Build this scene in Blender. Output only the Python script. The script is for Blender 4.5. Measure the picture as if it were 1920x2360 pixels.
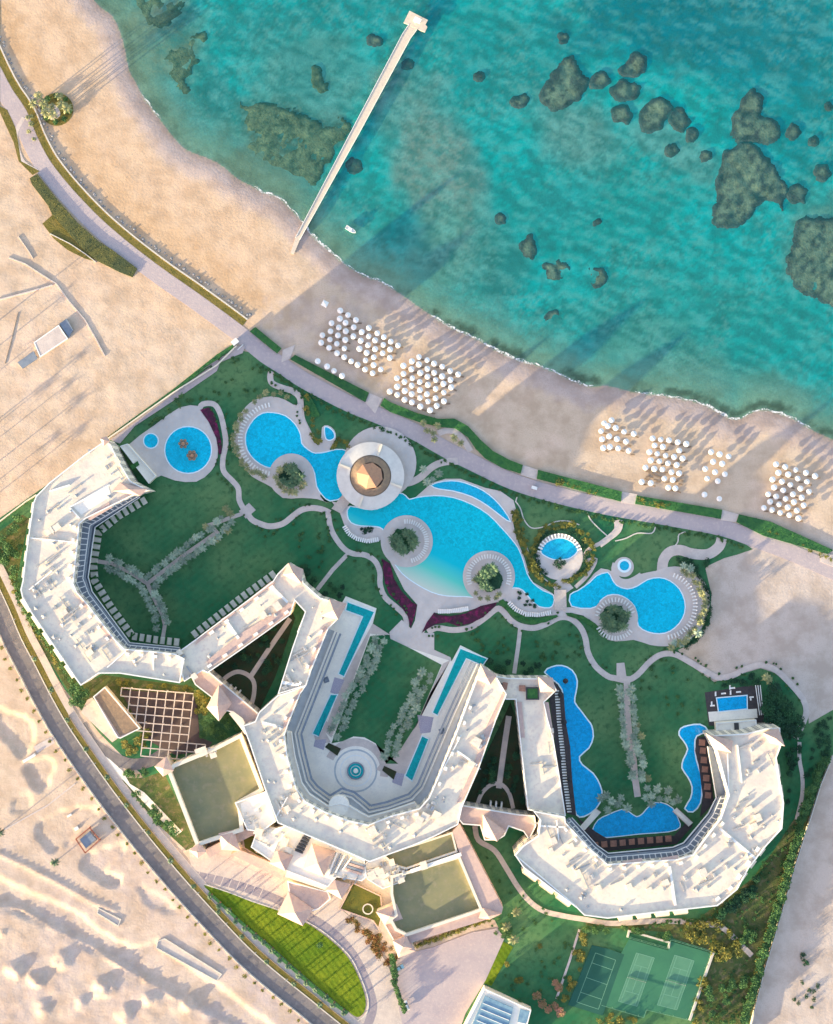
import bpy, bmesh, math, random
import numpy as np
from mathutils import Vector
random.seed(7); np.random.seed(7)
SC = bpy.context.scene
for o in list(bpy.data.objects): bpy.data.objects.remove(o)
COL = SC.collection
# ------------------------------------------------------------------ camera
S = 0.19          # metres on the ground per photograph pixel
H = 700.0         # camera height
cam = bpy.data.objects.new('camera', bpy.data.cameras.new('camera')); COL.objects.link(cam)
cam.location = (0, 0, H); cam.rotation_euler = (0, 0, 0)
cam.data.sensor_fit = 'VERTICAL'; cam.data.sensor_height = 24
cam.data.lens = 24 / (2 * (2360 * S / 2) / H)
cam.data.clip_start = 1; cam.data.clip_end = 6000
SC.camera = cam
# ------------------------------------------------------------------ light
EL, AZ = math.radians(7.0), math.radians(38)
SUN_DIR = Vector((-math.cos(AZ) * math.cos(EL), -math.sin(AZ) * math.cos(EL), math.sin(EL)))
w = bpy.data.worlds.new('World'); SC.world = w; w.use_nodes = True
nt = w.node_tree; bg = nt.nodes['Background']
sky = nt.nodes.new('ShaderNodeTexSky'); sky.sky_type = 'NISHITA'; sky.sun_disc = False
sky.sun_elevation = EL; sky.sun_rotation = math.atan2(SUN_DIR.x, SUN_DIR.y); sky.dust_density = 1.0; sky.air_density = 1.0; sky.ozone_density = 2.0
tintn = nt.nodes.new('ShaderNodeMix'); tintn.data_type = 'RGBA'; tintn.blend_type = 'MULTIPLY'; tintn.inputs[0].default_value = 1; tintn.inputs[7].default_value = (1.0, 0.765, 0.67, 1)   # hazy desert air
nt.links.new(sky.outputs[0], tintn.inputs[6]); nt.links.new(tintn.outputs[2], bg.inputs[0]); bg.inputs[1].default_value = 0.15
sl = bpy.data.lights.new('sun', 'SUN'); sl.energy = 2.6; sl.angle = math.radians(0.5); sl.color = (1.0, 0.82, 0.48)
so = bpy.data.objects.new('sun', sl); COL.objects.link(so)
so.rotation_euler = SUN_DIR.to_track_quat('Z', 'Y').to_euler()
SC.view_settings.view_transform = 'Standard'; SC.view_settings.look = 'None'
SC.view_settings.exposure = 2.88; SC.view_settings.gamma = 1; SC.view_settings.use_curve_mapping = False
SC.render.engine = 'CYCLES'
SC.cycles.max_bounces = 5; SC.cycles.transparent_max_bounces = 8

# ------------------------------------------------------------------ photo pixel <-> place
TILES = {50: (380, 1800, 2.17), 11: (0, 0, 3.472), 12: (450, 0, 3.472), 13: (900, 0, 3.472), 14: (1400, 0, 3.338),
         21: (0, 550, 3.472), 22: (450, 550, 3.472), 23: (900, 550, 3.472), 24: (1400, 550, 3.338),
         31: (0, 1100, 3.472), 32: (450, 1100, 3.472), 33: (900, 1100, 3.472), 34: (1400, 1100, 3.338),
         41: (0, 1650, 3.006), 42: (450, 1650, 3.006), 43: (900, 1650, 3.006), 44: (1400, 1650, 3.006)}
def T(t, *c):
    ox, oy, s = TILES[t]
    if len(c) == 1: c = c[0]
    if isinstance(c[0], (int, float)): c = list(zip(c[0::2], c[1::2]))
    return [(ox + x / s, oy + y / s) for x, y in c]
def P(p, z=0.0):
    k = S * (H - z) / H
    return ((p[0] - 960) * k, (1180 - p[1]) * k)
def PP(pts, z=0.0): return [P(p, z) for p in pts]
def area(w):
    return sum(w[i][0] * w[(i + 1) % len(w)][1] - w[(i + 1) % len(w)][0] * w[i][1] for i in range(len(w))) / 2
def ccw(w): return list(w) if area(w) > 0 else list(reversed(w))
def cr(pts, n=4, closed=True):
    out = []; L = len(pts)
    rng = range(L) if closed else range(L - 1)
    for i in rng:
        if closed: a, b, c, d = pts[i - 1], pts[i], pts[(i + 1) % L], pts[(i + 2) % L]
        else: a, b, c, d = pts[max(i - 1, 0)], pts[i], pts[i + 1], pts[min(i + 2, L - 1)]
        for k in range(n):
            t = k / n
            out.append(tuple(0.5 * (2 * b[j] + (c[j] - a[j]) * t + (2 * a[j] - 5 * b[j] + 4 * c[j] - d[j]) * t * t + (3 * b[j] - a[j] - 3 * c[j] + d[j]) * t ** 3) for j in (0, 1)))
    if not closed: out.append(tuple(pts[-1]))
    return out
def circ(c, r, n=32, a0=0, a1=2 * math.pi):
    return [(c[0] + r * math.cos(a0 + (a1 - a0) * i / n), c[1] + r * math.sin(a0 + (a1 - a0) * i / n)) for i in range(n)]
def offs(line, d, closed=False):
    """offset a polyline / polygon (any units) to its left by d with limited mitres"""
    L = len(line); out = []
    for i in range(L):
        if closed: a, b, c = line[i - 1], line[i], line[(i + 1) % L]
        else: a, b, c = line[max(i - 1, 0)], line[i], line[min(i + 1, L - 1)]
        u = Vector((b[0] - a[0], b[1] - a[1])); v = Vector((c[0] - b[0], c[1] - b[1]))
        if u.length < 1e-6: u = v
        if v.length < 1e-6: v = u
        u = u.normalized(); v = v.normalized()
        n1 = Vector((-u.y, u.x)); n2 = Vector((-v.y, v.x)); m = n1 + n2
        if m.length < 1e-4: m = n1
        m.normalize(); k = 1 / max(0.45, m.dot(n1))
        out.append((b[0] + m.x * d * k, b[1] + m.y * d * k))
    return out
def band(line, w0, w1=None):
    w1 = w0 if w1 is None else w1
    return offs(line, w0) + list(reversed(offs(line, -w1)))
def inside(p, poly):
    x, y = p; r = False; j = len(poly) - 1
    for i in range(len(poly)):
        xi, yi = poly[i]; xj, yj = poly[j]
        if (yi > y) != (yj > y) and x < (xj - xi) * (y - yi) / (yj - yi) + xi: r = not r
        j = i
    return r
def along(line, step, start=0.0, closed=False):
    """points every step along a polyline with their direction"""
    pts = list(line) + ([line[0]] if closed else []); out = []; need = start
    for a, b in zip(pts[:-1], pts[1:]):
        d = math.hypot(b[0] - a[0], b[1] - a[1])
        if d < 1e-9: continue
        t = need
        while t <= d:
            out.append((a[0] + (b[0] - a[0]) * t / d, a[1] + (b[1] - a[1]) * t / d, math.atan2(b[1] - a[1], b[0] - a[0]))); t += step
        need = t - d
    return out

# ------------------------------------------------------------------ objects
ROOTLOC = {}
class MB:
    def __init__(s): s.v = []; s.f = []; s.uv = []; s.m = []
    def add(s, v, f, uv=None, mi=0):
        o = len(s.v); s.v += [tuple(p) for p in v]
        for k, fc in enumerate(f):
            s.f.append([i + o for i in fc]); s.uv.append(uv[k] if uv else None); s.m.append(mi)
        return s
    def prism(s, poly, z0, z1, top=True, side=True, bottom=False, mi=0, uv=False):
        poly = ccw(poly); n = len(poly)
        v = [(x, y, z0) for x, y in poly] + [(x, y, z1) for x, y in poly]; f = []; us = []
        if side:
            acc = 0
            for i in range(n):
                j = (i + 1) % n; d = math.hypot(poly[j][0] - poly[i][0], poly[j][1] - poly[i][1])
                f.append([i, j, n + j, n + i]); us.append([(acc, z0), (acc + d, z0), (acc + d, z1), (acc, z1)]); acc += d
        if top: f.append(list(range(n, 2 * n))); us.append([(0, 0)] * n)
        if bottom: f.append(list(reversed(range(n)))); us.append([(0, 0)] * n)
        return s.add(v, f, us if uv else None, mi)
    def box(s, c, size, rz=0.0, z0=0.0, mi=0):
        a, b = size[0] / 2, size[1] / 2; co, si = math.cos(rz), math.sin(rz)
        q = [(c[0] + x * co - y * si, c[1] + x * si + y * co) for x, y in ((-a, -b), (a, -b), (a, b), (-a, b))]
        return s.prism(q, z0, z0 + size[2], bottom=True, mi=mi)
    def cyl(s, c, r0, r1, z0, z1, n=12, mi=0, top=True):
        v = [(c[0] + r0 * math.cos(2 * math.pi * i / n), c[1] + r0 * math.sin(2 * math.pi * i / n), z0) for i in range(n)]
        v += [(c[0] + r1 * math.cos(2 * math.pi * i / n), c[1] + r1 * math.sin(2 * math.pi * i / n), z1) for i in range(n)]
        f = [[i, (i + 1) % n, n + (i + 1) % n, n + i] for i in range(n)]
        if top: f.append(list(range(n, 2 * n)))
        return s.add(v, f, None, mi)
    def cone(s, poly, z0, apex, mi=0):
        poly = ccw(poly); n = len(poly)
        return s.add([(x, y, z0) for x, y in poly] + [apex], [[i, (i + 1) % n, n] for i in range(n)], None, mi)
    def build(s, name, mats, parent=None, origin=None, smooth=False):
        me = bpy.data.meshes.new(name)
        if parent is not None: org = ROOTLOC[parent.name]
        elif origin is not None: org = origin
        else:
            a = np.array(s.v); org = (float(a[:, 0].mean()), float(a[:, 1].mean()), float(a[:, 2].min()))
        me.from_pydata([(x - org[0], y - org[1], z - org[2]) for x, y, z in s.v], [], s.f)
        for m in (mats if isinstance(mats, (list, tuple)) else [mats]): me.materials.append(m)
        if any(u for u in s.uv):
            ul = me.uv_layers.new(name='UVMap'); k = 0
            for fi, p in enumerate(me.polygons):
                u = s.uv[fi]
                for li in range(p.loop_total):
                    if u: ul.data[p.loop_start + li].uv = u[li]
        if any(s.m): me.polygons.foreach_set('material_index', s.m)
        if smooth: me.polygons.foreach_set('use_smooth', [True] * len(me.polygons))
        me.update()
        o = bpy.data.objects.new(name, me); COL.objects.link(o)
        if parent is not None: o.parent = parent; ROOTLOC[o.name] = org
        else: o.location = org; ROOTLOC[o.name] = org
        return o
def tag(o, label=None, cat=None, group=None, kind=None):
    if label: o['label'] = label
    if cat: o['category'] = cat
    if group: o['group'] = group
    if kind: o['kind'] = kind
    return o
def struct(o, label=None, cat=None, kind='structure'): return tag(o, label, cat, None, kind)
def thing(name, label, cat, loc, group=None, rz=0.0):
    o = bpy.data.objects.new(name, None); COL.objects.link(o); o.empty_display_size = 1
    o.location = loc; o.rotation_euler = (0, 0, rz); ROOTLOC[o.name] = tuple(loc)
    return tag(o, label, cat, group)
def dup(root, loc, rz=0.0, sc=1.0, label=None, group=None, name=None):
    r = root.copy(); COL.objects.link(r); r.location = loc; r.rotation_euler = (0, 0, rz)
    r.scale = (sc, sc, sc) if not isinstance(sc, tuple) else sc
    if name: r.name = name
    if label: r['label'] = label
    if group: r['group'] = group
    for ch in list(root.children):
        c = ch.copy(); COL.objects.link(c); c.parent = r
        for g in ch.children:
            d = g.copy(); COL.objects.link(d); d.parent = c
    return r
USED = set()
def place(proto, loc, rz=0.0, sc=1.0, label=None, group=None):
    """first use moves the prototype itself, later uses copy it with its parts"""
    if proto.name not in USED:
        USED.add(proto.name); proto.location = loc; proto.rotation_euler = (0, 0, rz)
        proto.scale = (sc, sc, sc) if not isinstance(sc, tuple) else sc
        if label: proto['label'] = label
        if group: proto['group'] = group
        return proto
    return dup(proto, loc, rz, sc, label, group)

# ------------------------------------------------------------------ materials
def mat(name, c1, c2=None, scale=0.3, rough=0.85, bump=0.0, bscale=None, spec=0.25, detail=5, attr=None, c3=None, scale3=4.0, lo=0.35, hi=0.65, vary=0.0, stripe=None):
    m = bpy.data.materials.new(name); m.use_nodes = True; t = m.node_tree; N = t.nodes; L = t.links
    b = N['Principled BSDF']; b.inputs['Roughness'].default_value = rough; b.inputs['Specular IOR Level'].default_value = spec
    geo = N.new('ShaderNodeNewGeometry'); pos = geo.outputs['Position']
    def noise(sc, det=detail):
        n = N.new('ShaderNodeTexNoise'); n.inputs['Scale'].default_value = sc; n.inputs['Detail'].default_value = det; n.inputs['Roughness'].default_value = 0.6
        L.new(pos, n.inputs['Vector']); return n.outputs['Fac']
    def ramp(f, a, b_):
        r = N.new('ShaderNodeMapRange'); r.inputs['From Min'].default_value = a; r.inputs['From Max'].default_value = b_; L.new(f, r.inputs['Value']); return r.outputs['Result']
    def mix(f, a, b_, typ='MIX'):
        x = N.new('ShaderNodeMix'); x.data_type = 'RGBA'; x.blend_type = typ
        if isinstance(f, float): x.inputs[0].default_value = f
        else: L.new(f, x.inputs[0])
        for s_, i in ((a, 6), (b_, 7)):
            if isinstance(s_, tuple): x.inputs[i].default_value = (*s_, 1)
            else: L.new(s_, x.inputs[i])
        return x.outputs[2]
    col = None
    if attr:
        a = N.new('ShaderNodeAttribute'); a.attribute_name = attr; col = a.outputs['Color']
    base = mix(ramp(noise(scale), lo, hi), c1, c2 if c2 else c1)
    if c3: base = mix(ramp(noise(scale3, 3), 0.5, 0.75), base, c3)
    if stripe:          # mowing bands: (angle in degrees, width in metres, strength)
        rt = N.new('ShaderNodeVectorRotate'); rt.rotation_type = 'Z_AXIS'; rt.inputs['Angle'].default_value = math.radians(stripe[0]); L.new(pos, rt.inputs['Vector'])
        wv = N.new('ShaderNodeTexWave'); wv.inputs['Scale'].default_value = 3.14159 / (10 * stripe[1]); wv.inputs['Distortion'].default_value = 1.2; wv.inputs['Detail'].default_value = 2; L.new(rt.outputs[0], wv.inputs['Vector'])
        mr = N.new('ShaderNodeMapRange'); mr.inputs['To Min'].default_value = 1 - stripe[2]; mr.inputs['To Max'].default_value = 1 + stripe[2]; L.new(wv.outputs['Fac'], mr.inputs['Value'])
        hq = N.new('ShaderNodeHueSaturation'); L.new(mr.outputs[0], hq.inputs['Value']); L.new(base, hq.inputs['Color']); base = hq.outputs['Color']
    col = mix(1.0, col, base, 'MULTIPLY') if col else base
    if vary:
        oi = N.new('ShaderNodeObjectInfo'); hs = N.new('ShaderNodeHueSaturation')
        r = N.new('ShaderNodeMapRange'); L.new(oi.outputs['Random'], r.inputs['Value']); r.inputs['To Min'].default_value = 1 - vary; r.inputs['To Max'].default_value = 1 + vary
        L.new(r.outputs['Result'], hs.inputs['Value']); L.new(col, hs.inputs['Color'])
        r2 = N.new('ShaderNodeMapRange'); L.new(oi.outputs['Random'], r2.inputs['Value']); r2.inputs['To Min'].default_value = 0.5 + vary * 0.06; r2.inputs['To Max'].default_value = 0.5 - vary * 0.06
        L.new(r2.outputs['Result'], hs.inputs['Hue']); col = hs.outputs['Color']
    L.new(col, b.inputs['Base Color'])
    if bump:
        bp = N.new('ShaderNodeBump'); bp.inputs['Strength'].default_value = min(1.0, bump); bp.inputs['Distance'].default_value = 0.3 if bump <= 1 else 0.3 * bump
        L.new(noise(bscale or scale * 4), bp.inputs['Height']); L.new(bp.outputs['Normal'], b.inputs['Normal'])
    return m
def foam_material():
    m = bpy.data.materials.new('sea_foam'); m.use_nodes = True; N = m.node_tree.nodes; L = m.node_tree.links; b = N['Principled BSDF']; b.inputs['Base Color'].default_value = (.8, .8, .8, 1); b.inputs['Roughness'].default_value = 1
    g = N.new('ShaderNodeNewGeometry'); n = N.new('ShaderNodeTexNoise'); n.inputs['Scale'].default_value = 1.1; n.inputs['Detail'].default_value = 6; L.new(g.outputs['Position'], n.inputs['Vector'])
    r = N.new('ShaderNodeMapRange'); r.inputs['From Min'].default_value = .38; r.inputs['From Max'].default_value = .62; r.inputs['To Max'].default_value = .85; L.new(n.outputs['Fac'], r.inputs['Value']); L.new(r.outputs[0], b.inputs['Alpha']); return m
M = {}
M['sand'] = mat('sand', (1, 1, 1), (0.80, 0.77, 0.74), 0.11, 0.95, 0.35, 0.9, 0.05, 10, attr='tone', c3=(0.78, 0.74, 0.71), scale3=2.2, lo=.42, hi=.62)
M['lawn'] = mat('lawn_grass', (0.026, 0.135, 0.060), (0.125, 0.215, 0.09), 0.028, 0.95, 0.4, 2.5, 0.05, 12, c3=(0.040, 0.105, 0.048), scale3=0.4, lo=.4, hi=.7, stripe=(52, 2.6, .035))
M['lawn_dry'] = mat('sunlit_lawn_grass', (0.095, 0.165, 0.014), (0.19, 0.235, 0.018), 0.08, 0.95, 0.5, 2.0, 0.05, 8, c3=(0.06, 0.12, 0.014), scale3=0.6, stripe=(-38, 2.2, .12))
M['olive'] = mat('dry_ground_cover', (0.13, 0.115, 0.03), (0.19, 0.15, 0.05), 0.15, 0.95, 0.6, 1.5, 0.05, c3=(0.07, 0.08, 0.025), scale3=0.5)
M['soil'] = mat('garden_soil', (0.11, 0.12, 0.045), (0.06, 0.10, 0.035), 0.15, 0.95, 0.5, 1.5, 0.05, c3=(0.22, 0.17, 0.10), scale3=0.4)
M['hedge'] = mat('hedge_leaves', (0.022, 0.10, 0.035), (0.045, 0.15, 0.04), 0.6, 0.8, 0.6, 2.5, 0.2, vary=0.15)
M['leaf'] = mat('tree_leaves', (0.03, 0.10, 0.035), (0.07, 0.15, 0.04), 0.5, 0.7, 0, None, 0.25, vary=0.3)
M['gold'] = mat('yellow_shrub_leaves', (0.22, 0.19, 0.03), (0.08, 0.11, 0.03), 0.5, 0.7, 0, None, 0.25, vary=0.35)
M['palm'] = mat('palm_fronds', (0.17, 0.25, 0.18), (0.30, 0.36, 0.27), 0.7, 0.55, 0, None, 0.4, vary=0.3)
M['palm_dark'] = mat('dark_palm_fronds', (0.04, 0.105, 0.05), (0.09, 0.16, 0.075), 0.7, 0.55, 0, None, 0.4, vary=0.25)
M['palm_gold'] = mat('sunlit_yellow_palm_fronds', (0.28, 0.27, 0.11), (0.17, 0.2, 0.09), 0.7, 0.55, 0, None, 0.4, vary=0.3)  # lit copy of the fronds, sunlight put into the yellow colour
M['bark'] = mat('bark', (0.12, 0.09, 0.06), (0.2, 0.15, 0.1), 2, 0.95, 0.5, 8)
M['redbed'] = mat('purple_flower_leaves', (0.085, 0.015, 0.045), (0.05, 0.022, 0.035), 0.5, 0.8, 0.6, 2.5, 0.2, c3=(0.26, 0.012, 0.10), scale3=0.35)
M['path'] = mat('pale_stone_paving', (0.60, 0.51, 0.46), (0.48, 0.41, 0.38), 0.25, 0.9, 0.2, 2, 0.15, c3=(0.50, 0.41, 0.38), scale3=1.5)
M['deck'] = mat('pool_deck_paving', (0.60, 0.53, 0.49), (0.49, 0.44, 0.42), 0.15, 0.9, 0.2, 2, 0.15, c3=(0.56, 0.46, 0.40), scale3=0.8)
M['prom'] = mat('promenade_paving', (0.45, 0.375, 0.37), (0.38, 0.32, 0.335), 0.08, 0.9, 0.2, 1.5, 0.15, c3=(0.50, 0.41, 0.39), scale3=0.7)
M['court'] = mat('courtyard_paving', (0.88, 0.80, 0.69), (0.78, 0.72, 0.64), 0.2, 0.85, 0.1, 2, 0.2, c3=(0.74, 0.67, 0.60), scale3=1.2)
M['asphalt'] = mat('asphalt', (0.21, 0.185, 0.18), (0.15, 0.135, 0.135), 0.12, 0.9, 0.2, 4, 0.2, c3=(0.25, 0.22, 0.21), scale3=0.5)
M['kerb'] = mat('pale_kerb_stone', (0.6, 0.55, 0.48), (0.5, 0.46, 0.42), 1.0, 0.9)
M['walk'] = mat('pink_sidewalk_paving', (0.57, 0.475, 0.41), (0.46, 0.385, 0.345), 0.2, 0.9, 0.2, 3, 0.15, c3=(0.60, 0.52, 0.45), scale3=1.2)
M['coping'] = mat('pool_coping_stone', (0.72, 0.82, 0.84), (0.62, 0.74, 0.78), 0.8, 0.6)
M['cream'] = mat('cream_render', (0.74, 0.66, 0.53), (0.68, 0.6, 0.49), 0.3, 0.9)
M['white'] = mat('white_paint', (0.78, 0.76, 0.72), (0.72, 0.70, 0.68), 0.8, 0.7)
M['roof'] = mat('pale_roof_membrane', (0.76, 0.66, 0.53), (0.56, 0.50, 0.45), 0.14, 0.85, 0.25, 1.5, 0.2, 8, c3=(0.60, 0.49, 0.42), scale3=0.6, lo=.4, hi=.7)
M['pink'] = mat('pink_roof_tiles', (0.56, 0.40, 0.34), (0.46, 0.33, 0.30), 0.5, 0.9, 0.3, 5, 0.15, c3=(0.62, 0.46, 0.38), scale3=2)
M['sandroof'] = mat('sandstone_hip_roof', (0.50, 0.37, 0.32), (0.42, 0.30, 0.28), 0.5, 0.9, 0.2, 5, 0.15)
M['greenroof'] = mat('green_roof_coating', (0.25, 0.23, 0.125), (0.18, 0.185, 0.11), 0.1, 0.9, 0.1, 1.5, 0.15, 8, c3=(0.27, 0.235, 0.15), scale3=0.35)
M['slate'] = mat('blue_grey_ledge', (0.17, 0.20, 0.25), (0.22, 0.25, 0.30), 0.4, 0.6)
M['lane'] = mat('grey_lane_paving', (0.30, 0.26, 0.28), (0.25, 0.22, 0.25), 0.12, 0.9, 0.2, 2, 0.15, c3=(0.34, 0.29, 0.30), scale3=0.8)
M['olive_lawn'] = mat('olive_part_shade_grass', (0.095, 0.105, 0.028), (0.14, 0.13, 0.03), 0.15, 0.95, 0.3, 2.0, 0.05, 8, c3=(0.06, 0.085, 0.03), scale3=0.6)  # darker olive puts the part shade of the garden courts into the grass
M['ledge'] = mat('pale_blue_grey_ledge', (0.46, 0.48, 0.50), (0.38, 0.40, 0.43), 0.4, 0.8)
M['glass'] = mat('blue_glass_roof', (0.12, 0.22, 0.32), (0.2, 0.32, 0.4), 0.6, 0.15, 0, None, 0.6)
M['thatch'] = mat('brown_thatch', (0.30, 0.21, 0.14), (0.22, 0.16, 0.12), 0.8, 0.95, 0.5, 5, 0.1)
M['orange'] = mat('orange_canopy', (0.42, 0.235, 0.15), (0.35, 0.20, 0.14), 0.8, 0.9, 0.1, 4, 0.1)
M['wood'] = mat('weathered_wood', (0.30, 0.24, 0.19), (0.22, 0.18, 0.15), 0.8, 0.85)
M['jetty'] = mat('jetty_planks', (0.62, 0.52, 0.42), (0.54, 0.46, 0.38), 0.8, 0.85, 0.2, 3)
M['cabana'] = mat('red_brown_cabana_roof', (0.40, 0.20, 0.14), (0.28, 0.15, 0.11), 0.8, 0.9, 0.2, 4)
M['darkwood'] = mat('dark_decking', (0.075, 0.06, 0.06), (0.05, 0.045, 0.05), 0.8, 0.8)
M['parasol'] = mat('white_parasol_canvas', (0.80, 0.77, 0.74), (0.74, 0.71, 0.68), 0.8, 0.9, vary=0.07)
M['metal'] = mat('grey_metal', (0.35, 0.36, 0.38), (0.28, 0.29, 0.3), 1.0, 0.4, 0, None, 0.5)
M['dark'] = mat('dark_metal', (0.05, 0.05, 0.055), None, 1.0, 0.5)
M['tennis'] = mat('green_court_surface', (0.045, 0.17, 0.095), (0.035, 0.14, 0.085), 0.08, 0.85, 0.05, 2, 0.2)
M['tennis_in'] = mat('pale_green_playing_surface', (0.085, 0.225, 0.145), (0.07, 0.195, 0.125), 0.15, 0.85, 0.05, 2, 0.2)
M['tennis_dk'] = mat('dark_green_court_surface', (0.018, 0.085, 0.06), (0.022, 0.10, 0.075), 0.1, 0.85, 0.05, 2, 0.2)
M['line'] = mat('faded_line_paint', (0.13, 0.29, 0.20), None, 1.0, 0.8)
M['rock'] = mat('reef_rock', (1, 1, 1), (0.6, 0.6, 0.62), 0.25, 0.9, 0.8, 1.0, 0.1, 8, attr='rim_shade_growth', c3=(0.4, 0.38, 0.36), scale3=0.45)
M['rubble'] = mat('grey_boulders', (0.30, 0.29, 0.30), (0.2, 0.2, 0.21), 0.6, 0.95, 0.8, 2.0, 0.1)
M['car_white'] = mat('white_car_paint', (0.75, 0.75, 0.75), None, 1, 0.25, 0, None, 0.5)
M['car_teal'] = mat('pale_blue_car_paint', (0.3, 0.5, 0.55), None, 1, 0.25, 0, None, 0.5)
M['rubber'] = mat('black_rubber', (0.02, 0.02, 0.02), None, 1, 0.8)
M['pane'] = mat('dark_glass', (0.03, 0.04, 0.05), None, 1, 0.1, 0, None, 0.5)
M['rust'] = mat('red_scaffold_paint', (0.35, 0.12, 0.07), (0.25, 0.1, 0.07), 1, 0.7)
M['foam'] = foam_material()
def wall_material():
    m = bpy.data.materials.new('rendered_wall_with_windows'); m.use_nodes = True; t = m.node_tree; N = t.nodes; L = t.links
    b = N['Principled BSDF']; b.inputs['Roughness'].default_value = 0.85
    uv = N.new('ShaderNodeTexCoord'); br = N.new('ShaderNodeTexBrick'); br.offset = 0
    L.new(uv.outputs['UV'], br.inputs['Vector']); br.inputs['Scale'].default_value = 1
    br.inputs['Brick Width'].default_value = 3.6; br.inputs['Row Height'].default_value = 3.3; br.inputs['Mortar Size'].default_value = 0.75
    br.inputs['Mortar Smooth'].default_value = 0.0
    br.inputs['Color1'].default_value = (0.10, 0.12, 0.14, 1); br.inputs['Color2'].default_value = (0.16, 0.16, 0.17, 1); br.inputs['Mortar'].default_value = (0.74, 0.66, 0.54, 1)
    L.new(br.outputs['Color'], b.inputs['Base Color']); return m
M['wall'] = wall_material()
def pool_material(name, c, shallow=None, p0=None, p1=None):
    m = bpy.data.materials.new(name); m.use_nodes = True; t = m.node_tree; N = t.nodes; L = t.links
    b = N['Principled BSDF']; b.inputs['Roughness'].default_value = 0.12; b.inputs['Specular IOR Level'].default_value = 0.3
    geo = N.new('ShaderNodeNewGeometry')
    n = N.new('ShaderNodeTexNoise'); n.inputs['Scale'].default_value = 0.05; n.inputs['Detail'].default_value = 3; L.new(geo.outputs['Position'], n.inputs['Vector'])
    x = N.new('ShaderNodeMix'); x.data_type = 'RGBA'; L.new(n.outputs['Fac'], x.inputs[0])
    x.inputs[6].default_value = (c[0], c[1] * 0.86, c[2] * 0.88, 1); x.inputs[7].default_value = (c[0], c[1] * 1.12, c[2] * 1.1, 1)
    nn = N.new('ShaderNodeTexNoise'); nn.inputs['Scale'].default_value = 0.8; nn.inputs['Detail'].default_value = 5; nn.inputs['Distortion'].default_value = 1.2; L.new(geo.outputs['Position'], nn.inputs['Vector'])
    rr = N.new('ShaderNodeMapRange'); L.new(nn.outputs['Fac'], rr.inputs['Value']); rr.inputs['From Min'].default_value = .35; rr.inputs['From Max'].default_value = .65; rr.inputs['To Min'].default_value = .78; rr.inputs['To Max'].default_value = 1.14
    hv = N.new('ShaderNodeHueSaturation'); L.new(rr.outputs[0], hv.inputs['Value']); L.new(x.outputs[2], hv.inputs['Color'])
    out = hv.outputs['Color']
    if shallow:          # depth shelves towards the beach entry: stops along the line p0 -> p1
        d = Vector((p1[0] - p0[0], p1[1] - p0[1])); ln = d.length; d /= ln
        dot = N.new('ShaderNodeVectorMath'); dot.operation = 'DOT_PRODUCT'
        sub = N.new('ShaderNodeVectorMath'); sub.operation = 'SUBTRACT'; L.new(geo.outputs['Position'], sub.inputs[0]); sub.inputs[1].default_value = (p0[0], p0[1], 0)
        L.new(sub.outputs[0], dot.inputs[0]); dot.inputs[1].default_value = (d.x / ln, d.y / ln, 0)
        rp = N.new('ShaderNodeValToRGB'); L.new(dot.outputs['Value'], rp.inputs[0]); e = rp.color_ramp.elements
        e[0].position = 0; e[0].color = (0, 0, 0, 0); e[1].position = 1; e[1].color = (*shallow[-1], 1)
        for pos_, cc, al in ((0.30, shallow[0], 1), (0.58, shallow[1], 1)):
            k = rp.color_ramp.elements.new(pos_); k.color = (*cc, al)
        e[0].color = (*c, 0)
        y = N.new('ShaderNodeMix'); y.data_type = 'RGBA'; L.new(rp.outputs['Alpha'], y.inputs[0]); L.new(out, y.inputs[6]); L.new(rp.outputs['Color'], y.inputs[7]); out = y.outputs[2]
    L.new(out, b.inputs['Base Color'])
    w_ = N.new('ShaderNodeTexNoise'); w_.inputs['Scale'].default_value = 1.5; L.new(geo.outputs['Position'], w_.inputs['Vector'])
    bp = N.new('ShaderNodeBump'); bp.inputs['Strength'].default_value = 0.15; bp.inputs['Distance'].default_value = 0.05; L.new(w_.outputs['Fac'], bp.inputs['Height']); L.new(bp.outputs['Normal'], b.inputs['Normal'])
    return m
M['pool'] = pool_material('pool_water', (0.0, 0.455, 0.64))
M['pool_blue'] = pool_material('deep_pool_water', (0.0, 0.34, 0.66))
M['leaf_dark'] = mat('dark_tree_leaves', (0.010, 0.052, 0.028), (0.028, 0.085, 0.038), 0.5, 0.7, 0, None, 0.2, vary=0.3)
M['teal'] = pool_material('teal_canal_water', (0.0, 0.34, 0.36))
M['cyan'] = pool_material('spa_water', (0.01, 0.40, 0.60))
# ------------------------------------------------------------------ terrain, beach and sea bed
SHORE = [(-420, -1500), (-60, -700), (90, -240), (160, -110), (216, 0), (259, 37), (279, 81), (288, 115), (297, 161), (311, 187), (331, 225), (363, 268), (403, 320), (432, 346), (500, 374), (548, 412), (588, 432), (606, 444), (640, 454), (675, 487), (700, 516), (718, 541), (752, 573), (767, 585), (796, 610), (839, 636), (876, 648), (911, 670), (943, 691), (975, 714), (1038, 754), (1096, 780), (1125, 797), (1188, 828), (1240, 843), (1283, 860), (1318, 877), (1361, 891), (1400, 889), (1460, 904), (1520, 911), (1580, 921), (1628, 935), (1670, 958), (1700, 968), (1730, 953), (1760, 945), (1819, 961), (1879, 995), (1920, 1013), (2060, 1080), (2500, 1250), (6000, 2100), (14000, 3600)]
SHORE = SHORE[:3] + cr(SHORE[3:-3], 3, False) + SHORE[-3:]
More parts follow.
